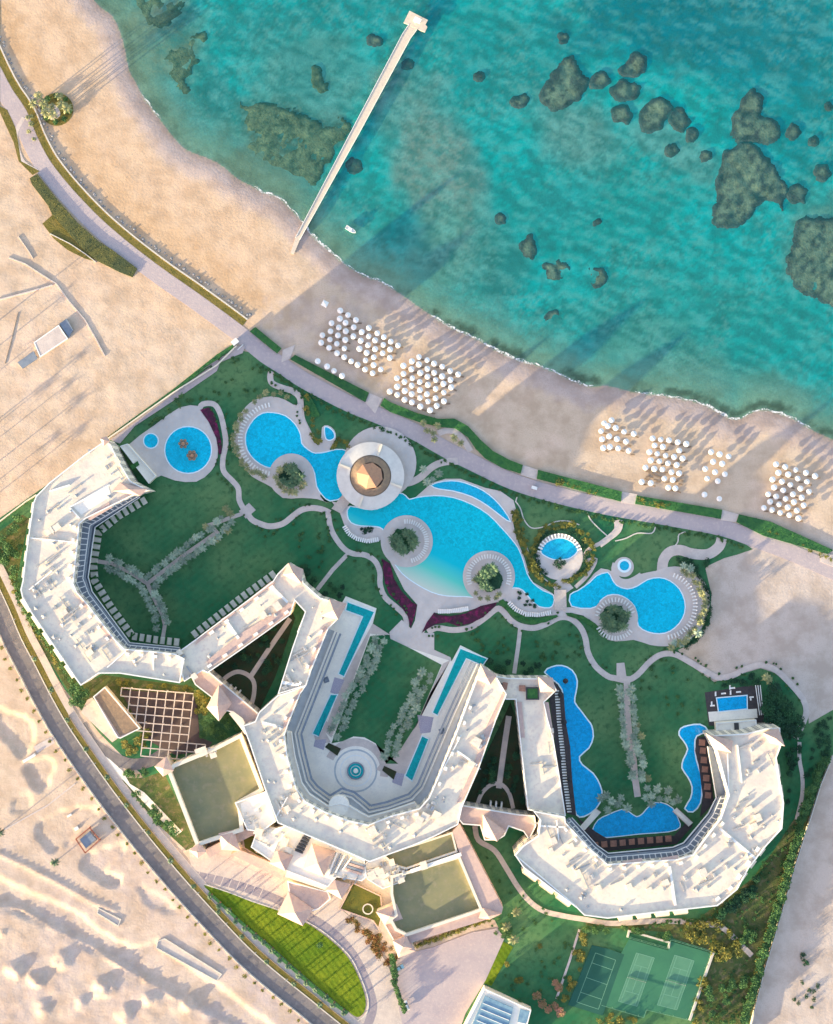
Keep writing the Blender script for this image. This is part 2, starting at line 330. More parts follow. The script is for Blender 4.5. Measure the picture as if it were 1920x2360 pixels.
def seg_dist(X, Y, line, closed=False):
    best = np.full(X.shape, 1e9); pts = list(line) + ([line[0]] if closed else [])
    for (ax, ay), (bx, by) in zip(pts[:-1], pts[1:]):
        dx, dy = bx - ax, by - ay; l2 = dx * dx + dy * dy + 1e-9
        t = np.clip(((X - ax) * dx + (Y - ay) * dy) / l2, 0, 1)
        best = np.minimum(best, (X - ax - t * dx) ** 2 + (Y - ay - t * dy) ** 2)
    return np.sqrt(best)
def np_inside(X, Y, poly):
    r = np.zeros(X.shape, bool); j = len(poly) - 1
    for i in range(len(poly)):
        xi, yi = poly[i]; xj, yj = poly[j]
        if yi != yj:
            c = ((yi > Y) != (yj > Y)) & (X < (xj - xi) * (Y - yi) / (yj - yi) + xi); r ^= c
        j = i
    return r
def vnoise(X, Y, seed=0):
    rs = np.random.RandomState(seed); tab = rs.rand(256, 256)
    xi = np.floor(X).astype(int); yi = np.floor(Y).astype(int); fx = X - xi; fy = Y - yi
    fx = fx * fx * (3 - 2 * fx); fy = fy * fy * (3 - 2 * fy)
    g = lambda a, b: tab[a % 256, b % 256]
    return (g(xi, yi) * (1 - fx) + g(xi + 1, yi) * fx) * (1 - fy) + (g(xi, yi + 1) * (1 - fx) + g(xi + 1, yi + 1) * fx) * fy
def fbm(X, Y, sc, seed=0, octv=4):
    r = 0; a = 1; tot = 0
    for k in range(octv): r = r + a * vnoise(X / sc + 17.3 * k, Y / sc - 9.1 * k, seed + k); tot += a; a *= 0.5; sc *= 0.5
    return r / tot
def sm(x, a, b): t = np.clip((x - a) / (b - a), 0, 1); return t * t * (3 - 2 * t)
def axis(lo, hi, st, far):
    a = list(np.arange(lo, hi + 1e-6, st)); d = st
    b = [];  v = a[-1]
    while v < far: d *= 1.35; v += d; b.append(v)
    d = st; c = []; v = a[0]
    while v > -far: d *= 1.35; v -= d; c.append(v)
    return np.array(c[::-1] + a + b)
AX = axis(-190, 190, 1.15, 2500); AY = axis(-230, 230, 1.15, 2500)
WX, WY = np.meshgrid(AX, AY); PX = WX / S + 960; PY = 1180 - WY / S
SEA_POLY = SHORE + [(14000, -16000), (-420, -16000)]
SEA = np_inside(PX, PY, SEA_POLY); DS = seg_dist(PX, PY, SHORE) * np.where(SEA, -1, 1) * S   # metres inland
WATER_Z = -0.35
# reefs (photo outlines)
def blob(t, c, rx, ry=None, n=14, seed=1):
    rs = random.Random(seed + int(c[0])); ry = ry or rx
    return T(t, [(c[0] + rx * (0.82 + 0.3 * rs.random()) * math.cos(2 * math.pi * i / n), c[1] + ry * (0.82 + 0.3 * rs.random()) * math.sin(2 * math.pi * i / n)) for i in range(n)])
REEFS = [
 ('broad brown weed covered reef flat left of the jetty near the shore', T(12, 320,810, 480,790, 720,840, 850,880, 940,950, 1040,960, 1130,880, 1240,960, 1255,1010, 1185,1130, 1085,1290, 990,1450, 930,1500, 760,1480, 560,1440, 350,1400, 300,1340, 330,1150, 380,980)),
 ('olive weed flat in the shallows at the top left along the beach', T(11, 880,-60, 1500,-60, 1480,60, 1430,130, 1250,260, 1090,340, 1000,230, 940,120)),
 ('dark green weed patch in the bay below the olive weed flat', T(11, 1330,430, 1560,250, 1660,260, 1640,420, 1500,620, 1560,800, 1420,760, 1300,560)),
 ('small brown weed patch in the pale water above the broad reef flat', T(12, 940,520, 1010,540, 1080,640, 1090,740, 1010,790, 950,760, 930,640)),
 ('broad brown coral reef left of the pillar shaped reefs, wide at its foot', T(13, 1390,450, 1470,460, 1510,560, 1600,610, 1570,700, 1510,800, 1420,850, 1330,880, 1230,830, 1210,740, 1280,620, 1340,520)),
 ('small lobed coral reef touching the broad brown reef on its right', T(13, 1600,640, 1690,570, 1736,590, 1765,650, 1700,690, 1620,685)),
 ('bean shaped ochre coral head in open turquoise water', T(13, 955,820, 1000,770, 1070,745, 1115,780, 1090,840, 1020,865)),
 ('long two lobed coral reef, northernmost of the reef chain', T(14, 200,420, 250,400, 305,460, 270,560, 180,580, 95,560, 130,490)),
 ('round dark rimmed coral reef just below the two lobed reef', blob(14, (145, 690), 105, 80)),
 ('wedge shaped coral head beside the pale sandbank', blob(14, (110, 875), 70, 75)),
 ('wide coral reef with a pale green middle in the chain', T(14, 320,780, 410,735, 470,780, 510,840, 470,880, 440,930, 400,990, 290,1000, 255,930, 260,850)),
 ('plum coloured coral reef right of the pale green middled reef', blob(14, (560, 915), 72, 85)),
 ('small coral knob at the end of the reef chain', blob(14, (652, 1020), 40, 52)),
 ('faint pinkish coral patch below the reef chain', blob(14, (500, 1150), 52, 50)),
 ('small round black coral head between the chain and the largest reef', blob(14, (752, 1192), 42, 45)),
 ('largest coral reef, heart shaped with a pale crown and dark rim', T(14, 1000,1120, 1060,1080, 1150,1130, 1230,1200, 1300,1270, 1320,1350, 1390,1430, 1400,1480, 1370,1530, 1350,1610, 1290,1540, 1200,1540, 1130,1620, 1050,1720, 960,1740, 850,1740, 810,1650, 850,1540, 840,1420, 870,1280, 880,1190, 930,1150)),
 ('round dark coral head joined to the right tip of the largest reef', blob(14, (1470, 1490), 78, 74)),
 ('hooked coral reef just above the largest reef', T(14, 1130,690, 1200,720, 1210,800, 1190,880, 1260,890, 1320,960, 1320,1070, 1220,1100, 1100,1080, 1000,1090, 950,970, 960,890, 1030,800, 1050,730)),
 ('round dark coral head near the right edge of the photo', blob(14, (1660, 1325), 58, 55)),
 ('dim sunken coral head right of the hooked reef', blob(14, (1435, 1010), 58, 50)),
 ('tiny dark coral head beyond the hooked reef', blob(14, (1590, 1085), 30, 30)),
 ('little dark coral speck at the far right margin', blob(14, (1712, 820), 26, 24)),
 ('broad grey shoal reaching out of the right edge of the photo', [(1843, 506), (1867, 499), (1920, 497), (1990, 500), (1990, 722), (1920, 709), (1879, 685), (1846, 673), (1819, 637), (1814, 605), (1819, 575), (1832, 540)]),
 ('square dark coral head left of the jetty near its head', blob(12, (1430, 318), 66, 52, 10)),
 ('dark coral head half under the jetty shadow', blob(13, (148, 515), 48, 40)),
 ('tiny dark coral head in the open water between jetty and reefs', blob(13, (712, 600), 38, 36)),
 ('small teal tinted coral head above the broad brown reef', blob(13, (1388, 300), 42, 40)),
 ('small coral head above the dark weed bed', blob(13, (885, 1745), 45, 44)),
 ('brown oval coral head in the shallows below the weed', blob(13, (1110, 1975), 72, 95)),
 ('black coral dot alone in the water right of the oval head', blob(13, (1660, 1772), 33, 32)),
 ('ragged brown coral patch below the oval head', blob(23, (1320, 250), 112, 82)),
 ('ragged olive coral patch right of the ragged brown patch', blob(23, (1640, 310), 100, 82)),
 ('long brown coral patch close to the foam line', blob(23, (1310, 635), 75, 60)),
 ('brown coral patch beside the jetty close to the shore', blob(12, (1270, 1320), 65, 60)),
]
dep = np.where(DS > 0, 0, -(0.45 + np.minimum(0.045 * -DS, 1.1)))
dep = np.where((DS <= 0) & (DS > -6), WATER_Z + 0.02 + DS * 0.03 * 2, dep); dep = np.minimum(dep, 0)
land = np.where(DS > 0, np.clip(WATER_Z + DS * 0.06, WATER_Z, 0), 0)
Z = np.where(DS > 0, land, np.where(DS > -14, WATER_Z + DS * 0.045, WATER_Z - 0.63 - np.clip((-DS - 14) * 0.006, 0, 0.45)))
Z += np.where((DS > 0.5), (fbm(PX, PY, 22, 3) - 0.62) * 0.10 * sm(DS, 0.5, 10), 0)
Z -= 0.06 * np.where(np_inside(PX, PY, [(-40, 1222), (246, 1020), (560, 800), (1725, 1250), (1700, 1500), (1920, 1640), (1733, 2400), (1000, 2430), (760, 2090), (380, 1830), (80, 1480)]), 1.0, 0.0)
# sunken plots, cut track and spoil heaps in the desert strip along the road
def sink(poly, depth, soft):
    global Z
    d = seg_dist(PX, PY, poly, True) * np.where(np_inside(PX, PY, poly), 1, -1)
    Z = Z - depth * .55 * sm(d + (fbm(PX, PY, 16, 9) - 0.5) * 16, -soft, soft)
sink(cr(T(41, -60,-60, 60,-20, 190,10, 235,120, 225,200, 160,270, 110,240, 40,150, -60,60)), 1.3, 4)
sink(cr(T(41, 190,340, 330,285, 375,340, 350,440, 310,510, 240,500, 195,420)), 1.3, 3)
sink(cr(T(41, 90,580, 170,540, 215,570, 200,640, 130,670, 80,640)), 0.6, 3)
sink(cr(T(41, 250,760, 420,660, 620,620, 660,690, 560,760, 500,860, 390,930, 290,880)), 1.0, 4)
sink(cr(T(41, 570,1010, 690,920, 850,890, 860,930, 790,1010, 740,1090, 840,1110, 810,1180, 700,1140, 610,1090)), 1.3, 4)
sink(cr(T(41, 960,1180, 1100,1240, 1240,1360, 1180,1370, 1040,1310)), 0.6, 4)
sink(T(41, *[v for v in (-120,1080, 0,1130, 300,1260, 520,1350, 690,1480, 900,1610, 1080,1560, 1250,1690, 1520,1880, 2100,2300, 2100,2520, 1520,2120, 1240,1960, 1000,1830, 760,1680, 560,1580, 300,1440, 0,1330, -120,1290)]), 1.25, 5)
def bank(line, h, wd):
    global Z
    d = seg_dist(PX, PY, line); Z = Z + h * (1 - sm(d, 0, wd))
bank(T(41, -60,930, 200,1050, 450,1180, 640,1290, 800,1350), 0.5, 7)
bank(T(41, -60,1300, 150,1340, 400,1480, 640,1600, 900,1760, 1300,1990, 1700,2200), 0.7, 9)
for (a, b, r, h) in ((0, 0, 1, 0),) and ((100, 1760, 70, 1.5), (250, 1830, 60, 1.4), (430, 1700, 60, 1.1), (720, 1880, 70, 1.4), (1040, 1960, 60, 1.2), (1300, 2000, 50, 1.0), (300, 2040, 60, .8), (30, 1500, 40, .5), (860, 2060, 60, 1.0), (560, 1980, 50, .9)):
    c = T(41, a, b)[0]; d = np.hypot(PX - c[0], PY - c[1]) + (fbm(PX, PY, 14, 21) - 0.5) * 26
    Z = Z + h * (1 - sm(d, r / 3.006 * 0.2, r / 3.006 * 1.25)) * (0.7 + 0.6 * fbm(PX, PY, 8, 4))
rough_zone = (PX < 700) & (PY > 1950) & (PY > 1990 + (PX - 0) * 0.62 + 20)
Z = Z + np.where(rough_zone, ((fbm(PX, PY, 34, 31) - 0.42) * 0.36 + (fbm(PX, PY, 9, 33) - .5) * .22), 0)
wst = (PX < 420) & (DS > 60) & (PY < 1150)
Z = Z + np.where(wst, (fbm(PX, PY, 18, 41) - 0.5) * 0.16, 0)
def rut(line, depth=.07, gap=4.5, wd=1.6):
    global Z
    for o_ in (-gap, gap): d = seg_dist(PX, PY, offs(cr(line, 4, False), o_)); Z = Z - depth * (1 - sm(d, .3, wd + 1.2))
for ln in (T(41, -60,1010, 200,1130, 460,1260, 760,1460, 1000,1520, 1300,1720, 1600,1960), T(41, 860,960, 900,1150, 920,1300, 860,1480), T(41, -60,870, 180,940, 420,1120, 700,1240, 940,1330, 1240,1500, 1560,1760), T(41, -60,1240, 240,1330, 560,1520, 900,1700, 1500,2060), T(21, -20,1130, 300,1180, 640,1060, 900,900, 1200,700), T(21, -20,1500, 350,1200, 700,950), T(21, 480,960, 620,1060, 760,1120), T(44, 1540,1000, 1400,1500, 1320,2134), T(44, 1600,1400, 1500,2200)): rut(ln)
wild = (DS > 18) & ~np_inside(PX, PY, [(-40, 1222), (246, 1020), (560, 800), (1725, 1250), (1700, 1500), (1920, 1640), (1733, 2400), (1000, 2430), (760, 2090), (380, 1830), (80, 1480)])
Z = Z + np.where(wild, (fbm(PX, PY, 9, 45, 3) - .5) * .06, 0)
Z = Z + np.where((DS > 4) & (PX > 640) & (PY > 640), (fbm(PX, PY, 6, 47, 3) - .55) * .05, 0)
# colour of the ground: dry sand, orange beach berm, wet sand, a painted sunlit patch, weed and sand under water
tone = np.zeros(WX.shape + (3,)); tone[...] = (0.565, 0.44, 0.335)
def tint(mask, c):
    global tone
    tone = tone * (1 - mask[..., None]) + np.array(c) * mask[..., None]
nz = fbm(PX, PY, 60, 5); nf = fbm(PX, PY, 12, 6, 3)
tint(sm(nz, 0.45, 0.75) * 0.5, (0.66, 0.50, 0.40))
tint(sm(PY, 1850, 2000) * sm(-PX, -850, -700) * (0.35 + 0.5 * sm(nf + nz, 0.8, 1.2)), (0.52, 0.425, 0.40))
tint(sm(-PX, -560, -420) * sm(PY, 520, 640) * (0.2 + 0.5 * sm(nf, .4, .7)), (0.64, 0.49, 0.38))
berm = T(11, 0,150, 130,400, 230,600, 330,700) + [(120, 215), (170, 300), (225, 380), (300, 460), (390, 540), (480, 590), (540, 640)]
tint((1 - sm(seg_dist(PX, PY, [(-60, -60), (20, 60), (60, 130), (95, 190), (150, 290), (215, 380), (290, 470), (380, 550), (480, 600), (570, 680)]) + (nf - .5) * 60, 2, 60)) * 0.8, (0.52, 0.33, 0.17))
tint(sm(DS, 6, 16) * (1 - sm(DS, 55, 85)) * sm(-PX, -760, -560) * sm(PX, -80, 60) * (PY < 760) * .65, (0.60, 0.42, 0.28))
tint((1 - sm(DS + (nf - .5) * 6, 4, 11)) * (DS > 0) * 0.7, (0.42, 0.345, 0.335))
tint((1 - sm(np.abs(DS - 5) + (nf - .5) * 5, 2, 7)) * (DS > 0) * 0.75, (0.46, 0.37, 0.34))
tint((1 - sm(DS, 1.0, 3.2)) * (DS > 0) * 0.8, (0.36, 0.285, 0.25))
tint((1 - sm(np.hypot(PX - 900, PY - 850) + (nf - .5) * 70, 30, 75)) * .45, (0.62, 0.43, 0.24))  # golden patch of sunlight between the parasol fields, put into the sand colour
tint(sm(PX, 1600, 1680) * sm(PY, 1180, 1300) * 0.6, (0.50, 0.44, 0.42))
tint(np.where((PX > 600) & (PX < 960) & (PY > 680) & (PY < 960) & (DS > 0), 1, 0) * sm(nf, .3, .7) * 0.45, (0.50, 0.40, 0.36))
# under water
uw = (DS <= 0) * 1.0
sea_bed = np.zeros(tone.shape); sea_bed[...] = (0.012, 0.56, 0.50)
def sb(m, c):
    global sea_bed
    m = np.clip(m, 0, 1); sea_bed = sea_bed * (1 - m[..., None]) + np.array(c) * m[..., None]
def spot(x, y, rx, ry, rot=0.0, jit=0.45, seed=50, soft=0.5):
    a = math.radians(rot); u = (PX - x) * math.cos(a) + (PY - y) * math.sin(a); v = -(PX - x) * math.sin(a) + (PY - y) * math.cos(a)
    d = np.hypot(u / rx, v / ry) + (fbm(PX, PY, 46, seed) - 0.5) * 2 * jit
    return 1 - sm(d, 1 - soft, 1 + soft * 0.6)
BED = [ # x, y, rx, ry, rotation, colour, weight
 (650, 320, 150, 95, 20, (0.15, 0.13, 0.065), 1), (760, 290, 60, 40, 40, (0.12, 0.10, 0.055), .9), (560, 380, 50, 40, 20, (0.16, 0.15, 0.08), .9), (640, 425, 90, 30, 25, (0.20, 0.19, 0.10), .8), (700, 170, 160, 120, 20, (0.30, 0.36, 0.28), .7), (345, 90, 110, 140, 60, (0.52, 0.36, 0.19), 1),
 (1010, 400, 100, 290, -20, (0.52, 0.38, 0.29), 1), (1010, 570, 70, 90, 0, (0.34, 0.42, 0.30), .8), (1330, 310, 130, 80, 30, (0.38, 0.42, 0.34), .9),
 (1550, 340, 130, 45, 30, (0.34, 0.46, 0.38), .8), (1900, 560, 80, 130, 0, (0.33, 0.34, 0.24), .9), (1530, 800, 180, 70, 20, (0.36, 0.42, 0.28), .75), (1730, 880, 160, 40, 15, (0.32, 0.40, 0.28), .7),
 (1150, 600, 70, 90, 0, (0.10, 0.24, 0.19), .8), (1000, 760, 60, 50, 20, (0.30, 0.42, 0.28), .6), (440, 250, 60, 120, 25, (0.10, 0.30, 0.26), .6), (500, 230, 40, 60, 0, (0.09, 0.24, 0.21), .7),
 (560, 60, 130, 60, 0, (0.06, 0.42, 0.38), .7), (1200, 140, 190, 120, 0, (0.04, 0.36, 0.34), .75), (1620, 60, 330, 120, 0, (0.0, 0.22, 0.27), .95), (1820, 200, 180, 220, 0, (0.01, 0.30, 0.33), .85),
 (1500, 720, 240, 120, 0, (0.10, 0.40, 0.31), .5), (1750, 760, 180, 110, 0, (0.06, 0.42, 0.34), .6), (1350, 500, 260, 120, 0, (0.05, 0.38, 0.31), .6), (850, 500, 90, 80, 0, (0.10, 0.36, 0.29), .5), (1300, 470, 90, 50, -30, (0.08, 0.46, 0.42), .6),
 (420, 60, 50, 60, 0, (0.10, 0.18, 0.12), .5), (870, 20, 260, 60, 0, (0.02, 0.36, 0.35), .7)]
for i, (x, y, rx, ry, ro, c, wg) in enumerate(BED): sb(spot(x, y, rx, ry, ro, seed=60 + i) * wg, c)
streak = fbm((PX * .92 + PY * .39), (-PX * .39 + PY * .92) * 3.4, 34, 77, 4); mott = fbm(PX, PY, 13, 78, 3); sb(sm(streak, 0.48, 0.68) * 0.6, (0.06, 0.22, 0.19)); sb(sm(streak, 0.5, 0.3) * 0.4, (0.36, 0.60, 0.50))
ripple = fbm(PX * .8 + PY * .6, (PY * .8 - PX * .6) * 2.6, 15, 79, 3); wob = sm(fbm(PX, PY, 120, 80, 2), .35, .6)
sb(sm(mott, .52, .72) * .45, (0.06, 0.20, 0.17)); sb(sm(ripple, .52, .7) * .5 * wob, (0.10, 0.20, 0.15)); sb(sm(ripple, .45, .3) * .4 * wob, (0.42, 0.55, 0.44))
sb((1 - sm(-DS, 1, 24)) * 0.8, (0.56, 0.50, 0.30)); sb((1 - sm(np.abs(-DS - 2.5) + (nf - .5) * 4, 0.5, 3)) * np.where(PX > 1000, .8, .35) * sm(fbm(PX, PY, 40, 15), .35, .55), (0.10, 0.085, 0.05))
sea_bed = sea_bed * np.array((0.62, 0.66, 0.71))
tone = tone * (1 - uw[..., None]) + sea_bed * uw[..., None]
def grid_mesh(name, mask_fn, zarr, cols, material):
    ny, nx = WX.shape; idx = np.arange(nx * ny).reshape(ny, nx)
    q = np.stack([idx[:-1, :-1], idx[:-1, 1:], idx[1:, 1:], idx[1:, :-1]], -1).reshape(-1, 4)
    if mask_fn is not None: q = q[mask_fn.ravel()[q].any(1)]
    used = np.unique(q); re = np.full(nx * ny, -1); re[used] = np.arange(len(used)); q = re[q]
    co = np.stack([WX.ravel(), WY.ravel(), zarr.ravel()], -1)[used]
    me = bpy.data.meshes.new(name); me.vertices.add(len(co)); me.vertices.foreach_set('co', co.ravel())
    me.loops.add(q.size); me.loops.foreach_set('vertex_index', q.ravel()); me.polygons.add(len(q))
    me.polygons.foreach_set('loop_start', np.arange(0, q.size, 4)); me.polygons.foreach_set('use_smooth', np.ones(len(q), bool)); me.update(calc_edges=True)
    for nm, c in cols.items():
        at = me.color_attributes.new(nm, 'FLOAT_COLOR', 'POINT'); c4 = np.concatenate([c.reshape(-1, c.shape[-1]), np.ones((nx * ny, 4 - c.shape[-1]))], 1)[used]
        at.data.foreach_set('color', c4.ravel())
    me.materials.append(material); o = bpy.data.objects.new(name, me); COL.objects.link(o); ROOTLOC[o.name] = (0, 0, 0); return o
struct(grid_mesh('ground', None, Z, {'tone': tone}, M['sand']))
# sea: one sheet, clear over the shallows, tinted with depth
clear = np.clip(0.97 - 0.02 * np.maximum(-DS, 0), 0.84, 0.97)
for nm, poly in REEFS:
    x0, x1 = min(p[0] for p in poly) - 15, max(p[0] for p in poly) + 15; y0, y1 = min(p[1] for p in poly) - 15, max(p[1] for p in poly) + 15
    bm_ = (PX > x0) & (PX < x1) & (PY > y0) & (PY < y1)
    d = seg_dist(PX[bm_], PY[bm_], poly, True) * np.where(np_inside(PX[bm_], PY[bm_], poly), 1, -1)
    clear[bm_] = np.maximum(clear[bm_], 0.84 + 0.06 * sm(d, -3, 4))
watc = np.zeros(WX.shape + (4,)); watc[..., :3] = (0.0, 0.36, 0.37); watc[..., 3] = clear
def wt(m, c):
    for k in range(3): watc[..., k] = watc[..., k] * (1 - m) + c[k] * m
wt(spot(1750, 40, 420, 170, 0, seed=81) * .8, (0.0, 0.27, 0.33)); wt(spot(960, 500, 160, 260, -20, seed=82) * .5, (0.03, 0.42, 0.36)); wt(1 - sm(-DS, 0, 16), (0.14, 0.38, 0.28))
def sea_material():
    m = bpy.data.materials.new('sea_water'); m.use_nodes = True; t = m.node_tree; N = t.nodes; L = t.links
    N.remove(N['Principled BSDF']); out = N['Material Output']
    at = N.new('ShaderNodeAttribute'); at.attribute_name = 'water'
    geo = N.new('ShaderNodeNewGeometry')
    n = N.new('ShaderNodeTexNoise'); n.inputs['Scale'].default_value = 0.16; n.inputs['Detail'].default_value = 8; n.inputs['Roughness'].default_value = 0.7; L.new(geo.outputs['Position'], n.inputs['Vector'])
    x = N.new('ShaderNodeMix'); x.data_type = 'RGBA'; x.blend_type = 'MULTIPLY'; x.inputs[0].default_value = 1
    r = N.new('ShaderNodeMapRange'); L.new(n.outputs['Fac'], r.inputs['Value']); r.inputs['From Min'].default_value = 0.3; r.inputs['From Max'].default_value = 0.7; r.inputs['To Min'].default_value = 0.72; r.inputs['To Max'].default_value = 1.25
    cmb = N.new('ShaderNodeCombineColor'); [L.new(r.outputs[0], cmb.inputs[i]) for i in range(3)]
    L.new(at.outputs['Color'], x.inputs[6]); L.new(cmb.outputs[0], x.inputs[7])
    df = N.new('ShaderNodeBsdfDiffuse'); L.new(x.outputs[2], df.inputs['Color'])
    tr = N.new('ShaderNodeBsdfTransparent'); tr.inputs[0].default_value = (0.72, 0.93, 0.95, 1)
    mx = N.new('ShaderNodeMixShader'); L.new(at.outputs['Alpha'], mx.inputs[0]); L.new(df.outputs[0], mx.inputs[1]); L.new(tr.outputs[0], mx.inputs[2])
    gl = N.new('ShaderNodeBsdfGlossy'); gl.inputs['Roughness'].default_value = 0.18
    fr = N.new('ShaderNodeFresnel'); fr.inputs['IOR'].default_value = 1.33
    w2 = N.new('ShaderNodeTexNoise'); w2.inputs['Scale'].default_value = 0.55; w2.inputs['Detail'].default_value = 4; L.new(geo.outputs['Position'], w2.inputs['Vector'])
    bp = N.new('ShaderNodeBump'); bp.inputs['Strength'].default_value = 0.5; bp.inputs['Distance'].default_value = 0.25; L.new(w2.outputs['Fac'], bp.inputs['Height'])
    for q in (gl, fr, df): L.new(bp.outputs['Normal'], q.inputs['Normal'])
    mn = N.new('ShaderNodeMath'); mn.operation = 'MINIMUM'; L.new(fr.outputs[0], mn.inputs[0]); mn.inputs[1].default_value = 0.014
    m2 = N.new('ShaderNodeMixShader'); L.new(mn.outputs[0], m2.inputs[0]); L.new(mx.outputs[0], m2.inputs[1]); L.new(gl.outputs[0], m2.inputs[2]); L.new(m2.outputs[0], out.inputs['Surface'])
    return m
M['sea'] = sea_material()
struct(grid_mesh('sea_water', DS < 0.0, np.full(WX.shape, WATER_Z), {'water': watc}, M['sea']))
# reefs: rough mounds standing on the sea bed
for k, (lab, poly) in enumerate(REEFS):
    w_ = PP(cr(poly, 3), 0); x0, x1 = min(p[0] for p in w_), max(p[0] for p in w_); y0, y1 = min(p[1] for p in w_), max(p[1] for p in w_)
    st = 0.8 if (x1 - x0) < 14 else 1.1
    gx = np.arange(x0 - st, x1 + st * 2, st); gy = np.arange(y0 - st, y1 + st * 2, st); X, Y = np.meshgrid(gx, gy)
    d = seg_dist(X, Y, w_, True) * np.where(np_inside(X, Y, w_), 1, -1) + (fbm(X, Y, 3.0, 100 + k, 5) - .5) * (2.6 if (x1 - x0) < 16 else 4.2) - (2.2 * sm(fbm(X, Y, 6, 170 + k, 4), .45, .75) if k < 4 else -0.45 if (x1 - x0) < 16 else 0)
    zz = -2.1 + (1.22 if k > 3 else 1.24) * sm(d, -1.4, 0.6) - 0.10 * fbm(X, Y, 3.0, 130 + k, 3) - 0.35 * sm(fbm(X, Y, 5, 140 + k), .5, .75)
    cl_t = (sm(d, 0.9, 3.0) * sm(fbm(X, Y, 2.2, 150 + k, 4), .25, .55))[..., None]; rim_tone = np.concatenate([np.array((0.075, 0.052, 0.052) if k > 3 else (0.085, 0.085, 0.045)) * (1 - cl_t) + np.array((0.25, 0.21, 0.14) if k > 3 else (0.22, 0.19, 0.10)) * cl_t, np.ones(X.shape + (1,))], -1)  # dark rim puts the shade of the steep reef sides into the colour
    keep = d > -1.6; idx = -np.ones(X.shape, int); idx[keep] = np.arange(keep.sum()); b = MB()
    b.v = [(float(x), float(y), float(z)) for x, y, z in zip(X[keep], Y[keep], zz[keep])]
    for i in range(X.shape[0] - 1):
        for j in range(X.shape[1] - 1):
            q = [idx[i, j], idx[i, j + 1], idx[i + 1, j + 1], idx[i + 1, j]]
            if min(q) >= 0: b.f.append([int(z) for z in q]); b.uv.append(None); b.m.append(0)
    if b.f:
        ro_ = b.build('coral_reef', M['rock'], smooth=True); at_ = ro_.data.color_attributes.new('rim_shade_growth', 'FLOAT_COLOR', 'POINT'); at_.data.foreach_set('color', rim_tone[keep].ravel().astype(np.float32)); tag(ro_, lab, 'coral reef', 'coral reefs in the shallow sea')
# foam along the water's edge
b = MB(); cl = []
fine = along([p for p in SHORE if -60 < p[0] < 2000], 3)
rs = random.Random(3)
segs = []; cur = []
for i, (x, y, a) in enumerate(fine):
    lv = math.sin(i * .11) + math.sin(i * .037 + 1) + (0.9 if x > 560 else -.9) + (0.5 if 1000 < x < 1300 or x > 1740 else 0)
    if lv > 0.2: cur.append((x, y, a, 0.25 + 0.22 * max(0, lv) * rs.uniform(.4, 1.3)))
    else:
        if len(cur) > 3: segs.append(cur)
        cur = []
if len(cur) > 3: segs.append(cur)
for sg in segs:
    for rep, off in ((0, 2.0), (1, -3.5)):
        if rep and rs.random() < .45: continue
        L_ = []; R_ = []
        for i, (x, y, a, wd) in enumerate(sg):
            nx, ny = math.sin(a), -math.cos(a); o_ = off + 1.4 * math.sin(i * .5 + x * .01) + rs.uniform(-.5, .5); wd = wd * (1.5 if not rep else .7) * min(1, (i + .3) / 3, (len(sg) - i - .7) / 3)
            L_.append(P((x + nx * (o_ + wd / S / 2 * 1.0), y + ny * (o_ + wd / S / 2)))); R_.append(P((x + nx * (o_ - wd / S / 2), y + ny * (o_ - wd / S / 2))))
        n = len(L_); zf = WATER_Z + 0.02 + 0.004 * rep
        b.add([(p[0], p[1], zf) for p in L_ + R_], [[i, i + 1, n + i + 1, n + i] for i in range(n - 1)])
tag(b.build('sea_foam', M['foam']), 'thin white foam line breaking along the sandy shore', 'foam', None, 'stuff')
# ------------------------------------------------------------------ flat ground covers
LAY = [0.02]
def lift(): LAY[0] += 0.002; return LAY[0]
def sheet(name, poly, m, z=None, thick=0.0, kind='structure', label=None, cat=None, group=None, parent=None):
    z = lift() if z is None else z + lift()
    b = MB(); b.prism(PP(poly), z - 0.25 - thick, z + thick); o = b.build(name, m, parent)
    if parent is None: tag(o, label, cat, group, kind)
    return o
def ribbon(name, line, wd, m, thick=0.04, wd1=None, smooth=4, **k):
    l = cr(line, smooth, False) if smooth else line
    return sheet(name, band(l, wd / 2, (wd1 or wd) / 2), m, 0.0, thick, **k)
PROM = [(-160, -220), (-60, 60), (0, 195), (43, 262), (66, 318), (90, 366), (115, 403), (153, 449), (202, 501), (245, 541), (302, 588), (374, 642), (432, 682), (508, 737), (565, 780), (611, 818), (652, 844), (695, 873), (752, 904), (810, 933), (868, 956), (950, 992), (1030, 1037), (1087, 1065), (1159, 1100), (1217, 1122), (1303, 1146), (1400, 1168), (1490, 1184), (1580, 1200), (1670, 1218), (1744, 1244), (1819, 1272), (1879, 1298), (1930, 1322), (2010, 1365), (2300, 1510)]
PROMS = cr(PROM, 3, False)
def prom_part(lo, hi, off0, off1):
    """strip beside the promenade between two x values, offsets in pixels towards the sea"""
    l = [p for p in PROMS if lo <= p[0] <= hi]
    return offs(l, -off0) + list(reversed(offs(l, -off1)))
